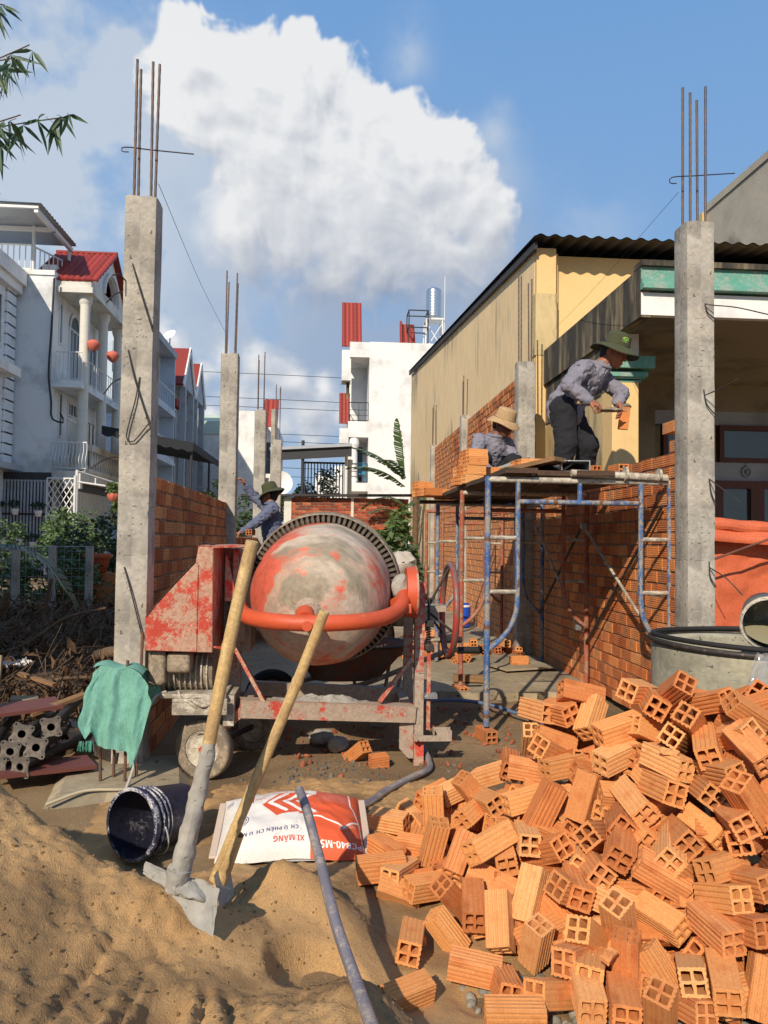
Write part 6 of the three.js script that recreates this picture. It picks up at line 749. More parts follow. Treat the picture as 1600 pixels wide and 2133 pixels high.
  // hat
  const f = nrm(o.face), hat = new THREE.Group(); hat.name = 'hat'; hat.position.set(...P(0, 0.055, -0.005)); const rt = nrm(crs(f, [0, 1, 0])), up = nrm(crs(rt, f)); hat.quaternion.setFromRotationMatrix(new THREE.Matrix4().makeBasis(V(...rt), V(...up), V(...f).negate())); hat.rotateX(o.hatTilt || 0); t.add(hat);
  const hm = o.hat; const crown = lathe([[0.108, 0.0], [0.104, 0.03], [0.097, 0.085], [0.088, 0.105], [0.06, 0.116], [0.002, 0.12]], 36); obj('crown', jitter(crown, 0.012, 12, o.k), hm, hat); const brim = quadGrid(60, 6, (u, v) => { const a = u * Math.PI * 2, rad = 0.106 + v * o.brim; return [Math.cos(a) * rad, 0.004 - v * v * 0.035 - v * 0.018 + v * 0.012 * Math.sin(a * 3 + o.k), -Math.sin(a) * rad * (1.04)]; }); const b2 = brim.clone(); b2.translate(0, -0.004, 0); obj('brim', [brim, b2], hm, hat); obj('hat_band', lathe([[0.1085, 0.008], [0.11, 0.012], [0.1065, 0.03], [0.105, 0.03]], 36), o.band || hm, hat);
  return { t, P, hat, L };
}
const lerpP = (a, b, t) => [lerp(a[0], b[0], t), lerp(a[1], b[1], t), lerp(a[2], b[2], t)];
M.olive = M.cloth(0x43462e); M.tan = mat({ map: tex(128, (u, v) => mul3([176, 146, 108], 0.86 + 0.26 * fbm(u * 10, v * 10, 10, 4, 4)), true, 0.1), roughness: 0.95 });
const W1 = person('bricklayer in a grey-blue shirt and olive brimmed hat bending on the scaffold with a trowel', { hips: [1.965, 2.49, -6.22], chest: [2.12, 2.72, -6.18], neck: [2.25, 2.82, -6.15], head: [2.345, 2.92, -6.12], shR: [2.06, 2.77, -6.05], shL: [2.3, 2.755, -6.31], elR: [1.915, 2.6, -5.95], haR: [2.05, 2.475, -5.9], elL: [2.44, 2.6, -6.2], haL: [2.37, 2.5, -6.1], hipR: [1.925, 2.44, -6.14], hipL: [2.03, 2.44, -6.3], knR: [1.925, 2.15, -6.06], knL: [2.15, 2.16, -6.2], anR: [1.9, 1.9, -6.12], anL: [2.15, 1.9, -6.3] },
  { face: [0.74, -0.42, 0.5], chestDir: [0.66, -0.38, 0.62], dR: [0.9, -0.35, 0.1], nR: [-0.2, -0.7, -0.5], sR: -1, cR: 0.85, dL: [0.05, -0.6, 0.5], nL: [-0.6, -0.5, 0.1], sL: 1, cL: 0.55, shirt: M.shirt, hat: M.olive, brim: 0.088, k: 3, pockets: true, hatTilt: 0.1 });
{ const em = tex(256, (u, v) => { const x = (u - 0.5) * 2, y = (v - 0.55) * 2, d = Math.hypot(x, y); if (d > 0.5 && d < 0.72 && y > -0.1) return [176, 190, 60]; if (d <= 0.5 && y > -0.5) return y < 0.05 && Math.abs(Math.sin((x / (0.6 - y)) * 5 + 0.4)) > 0.55 ? [60, 160, 70] : y > 0.05 ? [40, 110, 60] : [150, 196, 70]; if (v > 0.1 && v < 0.2 && Math.abs(x) < 0.6 && vn(u * 26, 3, 999, 4) > 0.35) return [180, 190, 70]; return [74, 82, 48]; }, true, 1);
  const g = quadGrid(10, 6, (u, v) => { const a = -0.36 + u * 0.72, y = 0.032 + v * 0.05, rad = 0.1075 - v * 0.006; return [Math.sin(a) * rad, y, -Math.cos(a) * rad]; }); const m = obj('emblem', g, mat({ map: em, roughness: 0.8 }), W1.hat, false); m.rotation.y = -0.75; }
{ // the brick in his left hand, the trowel in his right
  const b = looseBrick([2.405, 2.37, -6.06], qE(0.05, -0.35, Math.PI / 2 - 0.12), 1, 'hollow brick held upright in the hand of the standing bricklayer', undefined, M.wallBrick[2]); const mo = thing('mortar_bed', 'dab of wet mortar on top of the brick in the hand of the bricklayer', 'mortar', [2.415, 2.467, -6.06]); obj('mortar', jitter(new THREE.SphereGeometry(0.055, 18, 10).scale(0.95, 0.4, 0.9), 0.02, 20, 2), M.dustyRubber, mo);
  const t = thing('trowel', 'mortar-covered bricklaying trowel in the hand of the standing bricklayer', 'trowel', [2.1, 2.44, -5.92], 0); obj('handle', bar([-0.13, 0.025, 0], [0.0, 0.015, 0], 0.015, 0.013, 12), M.bamboo, t); obj('shank', tube([[0, 0.015, 0], [0.04, 0.01, 0], [0.06, -0.03, 0], [0.09, -0.035, 0]], 0.006, 14, 6), M.darkSteel, t); obj('blade', place(extrude([[0, -0.05], [0.06, -0.06], [0.2, 0], [0.06, 0.06], [0, 0.05]], 0.003), 0.07, -0.035, 0, Math.PI / 2, 0, 0), M.darkSteel, t); obj('mortar', jitter(new THREE.SphereGeometry(0.07, 18, 10).scale(1.3, 0.25, 0.75).translate(0.15, -0.03, 0), 0.025, 20, 6), M.dustyRubber, t); }
person('worker in a tan bucket hat squatting behind bricks on the scaffold', { hips: [1.64, 2.08, -7.78], chest: [1.65, 2.29, -7.66], neck: [1.69, 2.42, -7.6], head: [1.755, 2.525, -7.55], shR: [1.52, 2.36, -7.58], shL: [1.82, 2.35, -7.72], elR: [1.44, 2.16, -7.42], haR: [1.58, 1.99, -7.22], elL: [1.9, 2.12, -7.56], haL: [1.8, 2.07, -7.3], hipR: [1.58, 2.0, -7.7], hipL: [1.76, 2.0, -7.74], knR: [1.52, 2.16, -7.42], knL: [1.84, 2.14, -7.46], anR: [1.54, 1.92, -7.6], anL: [1.8, 1.92, -7.64] },
  { face: [0.62, -0.4, 0.68], chestDir: [0.4, -0.25, 0.9], dR: [0.4, -0.7, 0.5], nR: [0.5, 0, -0.6], sR: -1, cR: 0.5, dL: [-0.3, -0.6, 0.6], nL: [-0.6, -0.2, 0], sL: 1, cL: 0.5, shirt: M.shirt, hat: M.tan, brim: 0.06, k: 7, pockets: true, skin: M.skinDark, hatTilt: 0.0 });
person('worker in a blue shirt and olive hat seen from behind with one arm raised', { hips: [-0.68, 1.25, -10.3], chest: [-0.74, 1.62, -10.3], neck: [-0.74, 1.82, -10.3], head: [-0.76, 1.94, -10.32], shR: [-0.8, 1.77, -10.44], shL: [-0.7, 1.75, -10.14], elR: [-0.97, 1.92, -10.48], haR: [-1.09, 2.06, -10.42], elL: [-0.9, 1.56, -10.02], haL: [-1.08, 1.44, -10.1], hipR: [-0.68, 1.2, -10.4], hipL: [-0.66, 1.2, -10.2], knR: [-0.74, 0.82, -10.42], knL: [-0.7, 0.82, -10.18], anR: [-0.68, 0.5, -10.42], anL: [-0.64, 0.5, -10.18] },
  { face: [-0.86, 0.1, -0.3], chestDir: [-0.9, 0, -0.1], dR: [-0.4, 0.8, 0.1], nR: [-0.8, -0.3, 0.2], sR: 1, cR: 0.7, dL: [-0.9, -0.3, 0], nL: [0, -0.9, 0], sL: 1, cL: 0.5, shirt: M.shirtDark, hat: M.olive, brim: 0.075, k: 11, pockets: false, hatTilt: -0.5 });
{ const t = thing('trestle_platform', 'low plank trestle under the worker on the left', 'platform', [-0.66, 0, -10.3]); obj('plank', [bb(-.3, .3, 0.4, 0.44, 0.7, -0.7)], M.darkWood, t); for (const z of [-.5, .5]) obj('trestle_leg', [bb(-.25, -.2, 0, 0.4, z - .03, z + .03), bb(.2, .25, 0, 0.4, z - .03, z + .03)], M.darkWood, t); }
looseBrick([-0.98, 1.435, -10.1], qE(0, 1.4, 0), 1, 'brown hollow brick being set on the low left wall by the reaching worker', undefined, M.wallBrick[1]);
{ const t = thing('motorbike', 'motorbike with a white front fairing parked far behind the low left wall', 'motorbike', [-1.75, 0, -17], 0.4); obj('fairing', jitter(new THREE.SphereGeometry(0.2, 20, 14).scale(0.8, 1.3, 0.6).translate(0, 0.95, 0), 0.05, 8, 2), M.white, t); obj('red_stripe', rbox(0.3, 0.05, 0.05, 0.02, 0, 0.9, 0.12), M.tile, t); obj('fork', [bar([-.08, 0.3, 0.1], [-.08, 0.9, 0.05], 0.025), bar([.08, 0.3, 0.1], [.08, 0.9, 0.05], 0.025)], M.iron, t); obj('mudguard', place(new THREE.SphereGeometry(0.12, 14, 10).scale(0.6, 1, 1.4), 0, 0.55, 0.15), M.white, t); const w = new THREE.TorusGeometry(0.24, 0.04, 10, 28); w.rotateY(Math.PI / 2); w.translate(0, 0.28, 0.15); obj('wheel', w, M.rubber, t); obj('seat', rbox(0.26, 0.12, 0.8, 0.05, 0, 0.82, -0.6), M.rubber, t); obj('handlebar', bar([-.35, 1.15, 0], [.35, 1.15, 0], 0.02), M.iron, t); const w2 = new THREE.TorusGeometry(0.24, 0.045, 10, 28); w2.rotateY(Math.PI / 2); w2.translate(0, 0.28, -1.05); obj('wheel', w2, M.rubber, t); }

// ───────── hoes stuck in the sand ─────────
function bambooPole(a, b, r0, r1, nodes, k) { const A = V(...a), B = V(...b), L = A.distanceTo(B), pts = []; const N = 60; for (let i = 0; i <= N; i++) { const t = i / N; let r = lerp(r0, r1, t) * (1 + 0.04 * (fbm(t * 8, k, 99, k, 2) - 0.5)); for (const n of nodes) r += 0.0016 * Math.exp(-(((t - n) * L / 0.008) ** 2)) - 0.0008 * Math.exp(-((((t - n) * L - 0.014) / 0.006) ** 2)); pts.push([r, t * L]); } pts.push([r1 * 0.86, L + 0.002], [0.001, L - 0.001]); const g = lathe(pts, 22); { const p = g.attributes.position; for (let i = 0; i < p.count; i++) { const y = p.getY(i) / L; p.setX(i, p.getX(i) + 0.012 * Math.sin(y * 3.1 + k)); } g.computeVertexNormals(); } g.applyQuaternion(new THREE.Quaternion().setFromUnitVectors(yAxis, B.sub(A).normalize())); g.translate(...a); return g; }
{
  const t = thing('hoe', 'long bamboo-handled hoe coated with grey mortar standing in the sand heap', 'hoe', [0, 0, 0]);
  obj('handle', bambooPole([-0.405, 0.39, -2.29], [-0.197, 1.34, -2.2], 0.0195, 0.0185, [0.37, 0.68], 2), M.bamboo, t);
  { const pr = []; for (let i = 0; i <= 40; i++) { const u = i / 40; pr.push([0.0205 + 0.011 * Math.pow(1 - u, 1.5) + 0.003 * fbm(u * 9, 2, 99, 3, 3) - 0.0035 * sstep(0.86, 1, u), u * 0.42]); } const g = lathe(pr, 28); jitter(g, 0.013, 34, 6); g.applyQuaternion(new THREE.Quaternion().setFromUnitVectors(yAxis, V(0.208, 0.95, 0.09).normalize())); g.translate(-0.41, 0.36, -2.288); obj('mortar_sleeve', g, M.cement, t); }
  // blade: a slightly dished plate, its tang behind the eye and the broad edge in front
  { const bl = (dz) => quadGrid(18, 36, (u, v) => { const w = v < 0.4 ? lerp(0.03, 0.042, v / 0.4) : lerp(0.055, 0.125, sstep(0.4, 0.8, v)); const a = (u - 0.35) * w, s = (v - 0.42) * 0.25, n = 0.008 * (fbm3(u * 6, v * 9, dz * 99, 3, 3) - 0.5); return [-0.418 + s * 0.86 - a * 0.06 + n, 0.36 - s * 0.4 - a * 0.86 + n, -2.285 + s * 0.16 + a * 0.34 + dz + n]; }); obj('blade', [bl(0.006), bl(-0.006), ], M.cement, t); obj('eye_ring', jitter(place(new THREE.CylinderGeometry(0.035, 0.03, 0.06, 24, 4), -0.41, 0.372, -2.28, 0.1, 0, -0.2), 0.018, 40, 3), M.cement, t); obj('mortar_crust', jitter(new THREE.SphereGeometry(0.04, 28, 20).scale(1.5, 0.45, 0.7).rotateZ(-0.45).translate(-0.375, 0.345, -2.268), 0.03, 34, 4), M.cement, t); }
  const h = thing('hoe', 'shorter bamboo-handled hoe leaning right, its small blade sunk in the sand', 'hoe', [0, 0, 0]); obj('handle', bambooPole([-0.333, 0.235, -2.58], [-0.012, 1.13, -2.42], 0.0185, 0.0165, [0.2, 0.44, 0.75], 5), M.bamboo, h); obj('mortar_sleeve', (() => { const g = lathe([[0.021, 0], [0.022, 0.1], [0.0195, 0.22]], 18); jitter(g, 0.008, 30, 7); g.applyQuaternion(new THREE.Quaternion().setFromUnitVectors(yAxis, V(0.323, 0.93, 0.16).normalize())); g.translate(-0.34, 0.19, -2.585); return g; })(), M.bamboo, h);
  obj('blade', (() => { const b = quadGrid(8, 10, (u, v) => [-0.325 + (u - 0.5) * 0.03 + v * 0.025, 0.275 - v * 0.1 + 0.02 * u * (1 - v), -2.575 - (u - 0.5) * 0.1 + v * 0.02]); const c = b.clone(); c.translate(0.002, 0, -0.006); return [b, c]; })(), M.cement, h);
}
// ───────── cement bag ─────────
{
  const cv = document.createElement('canvas'); cv.width = 1024; cv.height = 768; const g = cv.getContext('2d'); g.fillStyle = '#ddd8cf'; g.fillRect(0, 0, 1024, 768);
  g.fillStyle = '#d9582e'; g.beginPath(); g.moveTo(640, 768); g.lineTo(640, 470); g.lineTo(560, 470); g.lineTo(560, 440); g.lineTo(700, 440); g.lineTo(700, 0); g.lineTo(1024, 0); g.lineTo(1024, 768); g.closePath(); g.fill(); g.fillStyle = '#c8604a'; g.fillRect(690, 0, 250, 260);
  const chev = (x, col, w) => { g.strokeStyle = col; g.lineWidth = w; g.lineJoin = 'miter'; g.beginPath(); g.moveTo(x + 130, 170); g.lineTo(x, 300); g.lineTo(x + 130, 430); g.stroke(); }; g.fillStyle = '#d4512c'; g.beginPath(); g.moveTo(290, 320); g.lineTo(420, 170); g.lineTo(700, 150); g.lineTo(700, 430); g.lineTo(400, 470); g.closePath(); g.fill(); chev(345, '#efe8df', 28); chev(430, '#d4512c', 0.01); chev(450, '#efe8df', 28); chev(550, '#efe8df', 28);
  g.strokeStyle = '#efe4da'; g.lineWidth = 14; g.beginPath(); g.moveTo(640, 470); g.lineTo(720, 480); g.lineTo(880, 560); g.lineTo(1000, 420); g.stroke(); g.lineWidth = 12; g.beginPath(); g.moveTo(930, 0); g.lineTo(945, 250); g.lineTo(1000, 420); g.lineTo(1010, 768); g.stroke();
  g.strokeStyle = '#b8685a'; g.lineWidth = 3; for (let r = 0; r < 6; r++) for (let i = 0; i < 9; i++) if (vn(i * 3.1, r * 2.3, 99, 3) > 0.3) g.strokeRect(240 + i * 26, 60 + r * 26, 17, 14); g.fillStyle = '#c0402c'; g.fillRect(215, 130, 10, 140); g.fillRect(235, 225, 80, 10); g.strokeRect(470, 60, 70, 110);
  const up = (s, x, y, font, col, a = 0) => { g.save(); g.translate(x, y); g.rotate(Math.PI + a); g.font = font; g.fillStyle = col; g.fillText(s, 0, 0); g.restore(); }; up('CHỊU PHÈN CHỊU MẶN', 560, 590, 'bold 42px sans-serif', '#283468', -0.05); up('XI MĂNG', 600, 665, 'bold 50px sans-serif', '#c83a2a', -0.03); up('PCB40-MS', 1000, 680, 'bold 62px sans-serif', '#f2e6dc', -0.03); up('SULFAT', 960, 500, 'bold 40px sans-serif', '#f0b090', -0.5); 
  g.strokeStyle = '#30406e'; g.lineWidth = 6; g.beginPath(); g.arc(140, 480, 62, 0, 7); g.stroke(); g.beginPath(); g.arc(140, 480, 46, 0, 7); g.stroke(); for (let i = 0; i < 9; i++) { g.beginPath(); g.moveTo(118 + i * 5, 520); g.lineTo(140, 448); g.stroke(); } g.fillStyle = '#3a4468'; for (let i = 0; i < 5; i++) g.fillRect(20, 120 + i * 14, 50, 6);
  for (let i = 0; i < 5200; i++) { const x = h3(i, 1, 5) * 1024, y = h3(i, 2, 5) * 768, a = fbm(x / 160, y / 160, 999, 4, 4); g.fillStyle = a > 0.5 ? 'rgba(176,160,138,0.5)' : 'rgba(140,120,98,0.28)'; const s = 1 + h3(i, 3, 5) * (a > 0.55 ? 9 : 3); g.fillRect(x, y, s, s * 0.7); }
  const tx = new THREE.CanvasTexture(cv); tx.colorSpace = THREE.SRGBColorSpace; const pm = mat({ map: tx, roughness: 0.7, bumpMap: T.soft, bumpScale: 0.004 });
  const t = thing('cement_bag', 'white and orange printed paper cement bag lying on the sand by the hose', 'cement bag', [-0.13, 0.055, -3.5], 0.03); t.rotation.set(0.17, 0.03, 0, 'YXZ');
  const prof = (u, v) => Math.pow(1 - Math.pow(Math.abs(2 * u - 1), 4), 0.7) * Math.pow(1 - Math.pow(Math.abs(2 * v - 1), 3.2), 0.55); const top = quadGrid(60, 44, (u, v) => [(u - 0.5) * 0.63 * (1 - 0.02 * Math.sin(v * 3)), 0.008 + 0.095 * prof(u, v) * (0.94 + 0.3 * (fbm3(u * 3, v * 3, 1, 5, 3) - 0.4)) + 0.02 * (Math.abs(fbm3(u * 8, v * 6, 4, 9, 3) - 0.5) * -1 + 0.1) * (0.3 + prof(u, v)), (v - 0.5) * 0.5 + 0.012 * Math.sin(u * 9)]);
  // printed side up: u to the right, v from the far edge (0) to the near one (1)
  { const uv = top.attributes.uv; for (let i = 0; i < uv.count; i++) uv.setXY(i, uv.getX(i), 1 - uv.getY(i)); } obj('printed_side', top, pm, t, false); obj('underside', quadGrid(20, 16, (u, v) => [(u - 0.5) * 0.63, 0.004 - 0.012 * prof(u, v), (v - 0.5) * 0.5]), M.cloth(0xcfc8bc), t); obj('sewn_end', [rbox(0.03, 0.012, 0.44, 0.004, 0.325, 0.01, 0), rbox(0.03, 0.012, 0.44, 0.004, -0.325, 0.01, 0)], M.cloth(0xc8b4a0), t);
}
// ───────── bucket, hoses ─────────
{
  const t = thing('plastic_bucket', 'dark blue plastic bucket on its side with a dirty white rim, half sunk in sand', 'bucket', [-0.785, 0.16, -3.3]); t.scale.setScalar(0.93); const dir = V(0.56, -0.1, -0.82).normalize(), q = new THREE.Quaternion().setFromUnitVectors(yAxis, dir); const B = (g) => { g.applyQuaternion(q); return g; };
  obj('shell', B(lathe([[0.148, 0.0], [0.146, 0.05], [0.14, 0.12], [0.128, 0.31], [0.122, 0.325], [0.0, 0.325], [0.0, 0.318], [0.12, 0.318], [0.136, 0.12], [0.142, 0.0]], 48)), worn([32, 33, 48], [112, 110, 114], 0.2, 141, [24, 24, 30], { roughness: 0.45 }, 7), t); const rims = B(merge([lathe([[0.143, -0.004], [0.158, -0.004], [0.16, 0.008], [0.158, 0.022], [0.148, 0.024]], 48), lathe([[0.147, 0.045], [0.155, 0.047], [0.155, 0.055], [0.146, 0.057]], 48), lathe([[0.145, 0.075], [0.152, 0.077], [0.152, 0.083], [0.144, 0.085]], 48), lathe([[0.143, 0.1], [0.149, 0.102], [0.149, 0.106], [0.142, 0.108]], 48)])); obj('rim', rims, worn([40, 42, 66], [196, 192, 188], 0.55, 145, null, { roughness: 0.5 }, 7), t);
  const hp = []; for (let i = 0; i <= 16; i++) { const a = (i / 16) * Math.PI; hp.push([Math.cos(a) * 0.158, 0.05 + 0.09 * Math.sin(a), Math.sin(a) * 0.158]); } const hg = tube(hp, 0.0035, 40, 6); hg.rotateY(2.5); obj('handle', B(hg), M.whiteIron, t); obj('inside_dust', B(jitter(new THREE.SphereGeometry(0.1, 18, 10).scale(1, 0.2, 1).translate(0.02, 0.3, 0), 0.02, 14, 4)), M.dustyRubber, t);
}
M.hose = worn([120, 116, 124], [164, 150, 134], 0.45, 151, null, { roughness: 0.55 }, 6);
tag(obj('water_hose', tube([[0.6, 0.1, -4.85], [0.64, 0.03, -4.68], [0.62, 0.025, -4.5], [0.5, 0.03, -4.32], [0.34, 0.03, -4.1], [0.24, 0.03, -3.92], [0.17, 0.04, -3.82], [0.08, 0.07, -3.78], [-0.02, 0.05, -3.82]], 0.019, 90, 12), M.hose), 'grey water hose curving from the mixer foot to the cement bag', 'hose');
tag(obj('water_hose', tube([[-0.085, 0.405, -2.95], [-0.06, 0.395, -2.82], [-0.005, 0.335, -2.5], [0.045, 0.275, -2.2], [0.095, 0.245, -1.95], [0.13, 0.26, -1.7], [0.16, 0.3, -1.4], [0.2, 0.3, -1.0], [0.3, 0.25, -0.4]], 0.0165, 90, 14), M.hose), 'grey hose with its free end raised over the cement bag, running toward the viewer', 'hose');
tag(obj('water_hose', tube([[0.7, 0.1, -5.9], [0.95, 0.09, -6.1], [1.2, 0.085, -6.05], [1.45, 0.07, -5.7], [1.6, 0.06, -5.4], [1.9, 0.05, -5.1]], 0.014, 60, 8), mat({ color: 0x5a6a86, roughness: 0.6 })), 'thin blue-grey hose lying across the floor toward the brick pile', 'hose');
tag(obj('electric_cable', tube([[-1.35, 0.03, -3.95], [-1.2, 0.06, -4.05], [-1.02, 0.05, -4.1], [-0.9, 0.03, -4.2], [-0.85, 0.02, -4.3]], 0.008, 40, 6), mat({ color: 0xb4a88c, roughness: 0.7 })), 'pale cord on the ground below the hanging green cloth', 'cable');
// ───────── starter bars and the green cloth ─────────
{
  const t = thing('starter_bars', 'group of rusty steel starter bars standing in a sloping concrete footing', 'steel bars', [-1.1, 0, -4.3]); const ft = new THREE.CylinderGeometry(0.42, 0.6, 0.1, 4, 6, false); ft.rotateY(Math.PI / 4 + 0.2); ft.translate(0, 0.0, -0.1); obj('footing', jitter(ft, 0.02, 5, 3), M.slab, t); for (const [x, z, h, tx] of [[-0.08, 0.05, 0.6, -0.012], [-0.03, -0.02, 0.62, 0], [0.05, 0.06, 0.66, 0.0], [0.09, -0.02, 0.8, 0.01]]) { const g = ribBar(h, 0.009, 3); g.rotateZ(-tx * 2); g.translate(x, 0.03, z); obj('reinforcing_bar', g, worn([112, 76, 56], [92, 70, 60], 0.5, 161), t); }
  const c = thing('green_cloth', 'torn green woven cloth hung over the steel bars at the left', 'cloth', [-1.1, 0, -4.3]); const low = [[0, 0.36], [0.1, 0.29], [0.17, 0.33], [0.24, 0.25], [0.45, 0.24], [0.66, 0.22], [0.74, 0.14], [0.82, 0.2], [0.9, 0.3], [1, 0.45]]; const lowAt = (u) => { for (let i = 1; i < low.length; i++) if (u <= low[i][0]) return lerp(low[i - 1][1], low[i][1], (u - low[i - 1][0]) / (low[i][0] - low[i - 1][0])); return 0.42; };
  const sheet = (back) => quadGrid(64, 44, (u, v) => { const top = 0.655 + 0.012 * Math.sin(u * 9) - 0.05 * Math.max(0, u - 0.7) * 3 - 0.04 * Math.max(0, 0.14 - u) * 5, bot = back ? lowAt(1 - u) + 0.12 : lowAt(u), y = lerp(top, bot, v), spread = lerp(0.74, 1.02, Math.sin(v * 1.6)); const f = Math.sin(u * 17 + 0.6) * 0.5 + Math.sin(u * 31 + v * 3) * 0.2; return [(u - 0.48) * 0.35 * spread + 0.006 * Math.sin(v * 12 + u * 4), y + 0.008 * (fbm3(u * 7, v * 7, 2, 3, 3) - 0.5), (back ? -0.06 : 0.07) + (back ? -1 : 1) * (0.012 + v * 0.05) + f * 0.028 * (0.15 + v) + 0.02 * (fbm3(u * 9, v * 6, 5, 8, 3) - 0.5)]; });
  obj('cloth', [sheet(false), sheet(true), quadGrid(40, 6, (u, v) => [(u - 0.48) * 0.26, 0.655 + 0.012 * Math.sin(u * 9) - 0.05 * Math.max(0, u - 0.7) * 3 + 0.014 * Math.sin(v * 3.14), lerp(0.082, -0.072, v)])], mat({ map: tex(256, (u, v) => mul3(mix3([122, 176, 158], [98, 154, 136], fbm(u * 5, v * 5, 5, 6, 5)), 0.9 + 0.16 * vn(u * 128, v * 30, 128, 4)), true, 0.3), roughness: 0.8, bumpMap: T.grain, bumpScale: 0.0015 }), c);
  const fr = []; const r = rng(3); for (let i = 0; i < 26; i++) { const x = -0.17 + r() * 0.07; fr.push(bar([x, 0.28, 0.13], [x + rr(-.01, .01, r), 0.24 - r() * 0.02, 0.135], 0.0012, 0.0008, 4)); } stuff(obj('frayed_threads', fr, M.cloth(0x5aa890), c));
}
// ───────── water tub, bucket, plastic bag, tarpaulin ─────────
{
  const t = thing('water_tub', 'round grey concrete ring full of water behind the brick pile', 'tub', [2.26, 0, -3.95]); obj('wall', lathe([[0.45, 0.0], [0.5, 0.0], [0.503, 0.3], [0.5, 0.6], [0.502, 0.8], [0.494, 0.825], [0.462, 0.825], [0.455, 0.8], [0.45, 0.3], [0.45, 0]], 80), mat({ map: T.concrete, color: 0xf6f8ea, bumpMap: T.rough, bumpScale: 0.004 }), t);
  const hoop = (r, y, tr, m, k) => { const pts = []; for (let i = 0; i < 40; i++) { const a = (i / 40) * 6.2832; pts.push([Math.cos(a) * r, y + 0.008 * Math.sin(a * 2 + k), Math.sin(a) * r]); } obj('rim', tube(pts, tr, 120, 8, true), m, t); }; hoop(0.505, 0.835, 0.015, M.darkSteel, 1); hoop(0.49, 0.86, 0.013, M.rubber, 2); obj('water', place(new THREE.CircleGeometry(0.448, 48), 0, 0.7, 0, -Math.PI / 2), new THREE.MeshPhysicalMaterial({ color: 0x4a4c40, roughness: 0.08 }), t);
  const b = thing('plastic_bucket', 'grey bucket with slurry lying tilted on the rim of the concrete ring', 'bucket', [2.17, 0.965, -3.62]); const q = new THREE.Quaternion().setFromUnitVectors(yAxis, V(0.42, 0.12, -0.86).normalize()); const B = (h) => { h.applyQuaternion(q); return h; }; obj('shell', B(lathe([[0.128, 0], [0.122, 0.1], [0.11, 0.26], [0, 0.26], [0, 0.252], [0.105, 0.252], [0.117, 0.1], [0.123, 0]], 40)), worn([104, 104, 98], [158, 150, 132], 0.4, 171, null, { roughness: 0.5 }), b); obj('rim', B(lathe([[0.122, -0.004], [0.136, -0.004], [0.137, 0.012], [0.128, 0.014]], 40)), M.crust, b); obj('slurry', (() => { const h = new THREE.CircleGeometry(0.112, 30); h.rotateX(-Math.PI / 2); h.scale(1, 1, 1.25); h.rotateX(0.35); h.translate(0.05, -0.055, -0.11); const p = h.attributes.position; return jitter(h, 0.008, 20, 3); })(), new THREE.MeshPhysicalMaterial({ color: 0x9a9478, roughness: 0.18 }), b);
  const pb = thing('plastic_bag', 'clear crumpled plastic bag hanging over the front of the concrete ring', 'plastic bag', [2.1, 0.845, -3.44]); const sh = (dz, k) => quadGrid(50, 60, (u, v) => { const w = 0.1 + 0.05 * Math.sin(v * 2.6); return [(u - 0.5) * 2 * w, -v * 0.29 + 0.012 * Math.sin(u * 12 + k), dz + 0.03 * Math.sin(v * 3.1) * Math.sin(u * 3.14) * (k ? -0.3 : 1) + 0.03 * (Math.abs(fbm3(u * 5, v * 3, k, 3, 3) - 0.5) * 2 - 0.3)]; }); const sheetM = new THREE.MeshPhysicalMaterial({ color: 0xf4f4f4, transmission: 0.86, thickness: 0, roughness: 0.14, side: THREE.DoubleSide }); obj('bag', [sh(0.02, 0), sh(-0.005, 2)], sheetM, pb);
  const tp = thing('tarpaulin', 'orange tarpaulin hung over the fence at the right edge', 'tarpaulin', [2.62, 0, -5.75]); const tm = mat({ map: tex(256, (u, v) => mul3(mix3([208, 106, 66], [188, 90, 54], fbm(u * 5, v * 5, 5, 8, 5)), 0.92 + 0.12 * vn(u * 100, v * 100, 100, 5)), true, 0.8), roughness: 0.7 }); obj('sheet', quadGrid(90, 70, (u, v) => { const x = u * 1.9, top = 1.5 - 0.12 * x * 0.9; return [x, lerp(top, -0.02, v), 0.05 * Math.sin(x * 4 + v * 2) * v + 0.05 * (fbm3(x * 2.5, v * 3, 2, 5, 3) - 0.5) + 0.035 * (Math.abs(fbm3(x * 6 + v * 3, v * 7, 4, 9, 4) - 0.5) * 2 - 0.3)]; }), tm, tp); obj('rolled_edge', [jitter(tube([[-0.1, 1.525, 0.05], [0.35, 1.505, 0.07], [0.8, 1.47, 0.07], [1.9, 1.36, 0.06]], 0.055, 60, 14), 0.035, 7, 3)], tm, tp); obj('fold', quadGrid(60, 10, (u, v) => [u * 1.9, 1.5 - 0.1 * u - v * 0.1 - 0.02 * u, 0.1 + 0.05 * Math.sin(v * 2) + 0.02 * Math.sin(u * 19)]), tm, tp);
  tag(obj('steel_rod', bar([2.5, 1.1, -5.55], [3.6, 1.52, -5.45], 0.009), worn([120, 70, 50], [90, 60, 50], 0.5, 181)), 'thin rusty rod slanting across the orange tarpaulin', 'rod'); tag(obj('fence_rail', bar([2.55, 1.5, -5.8], [4.8, 1.42, -5.8], 0.025), M.iron), 'rail that carries the orange tarpaulin', 'rail');
}
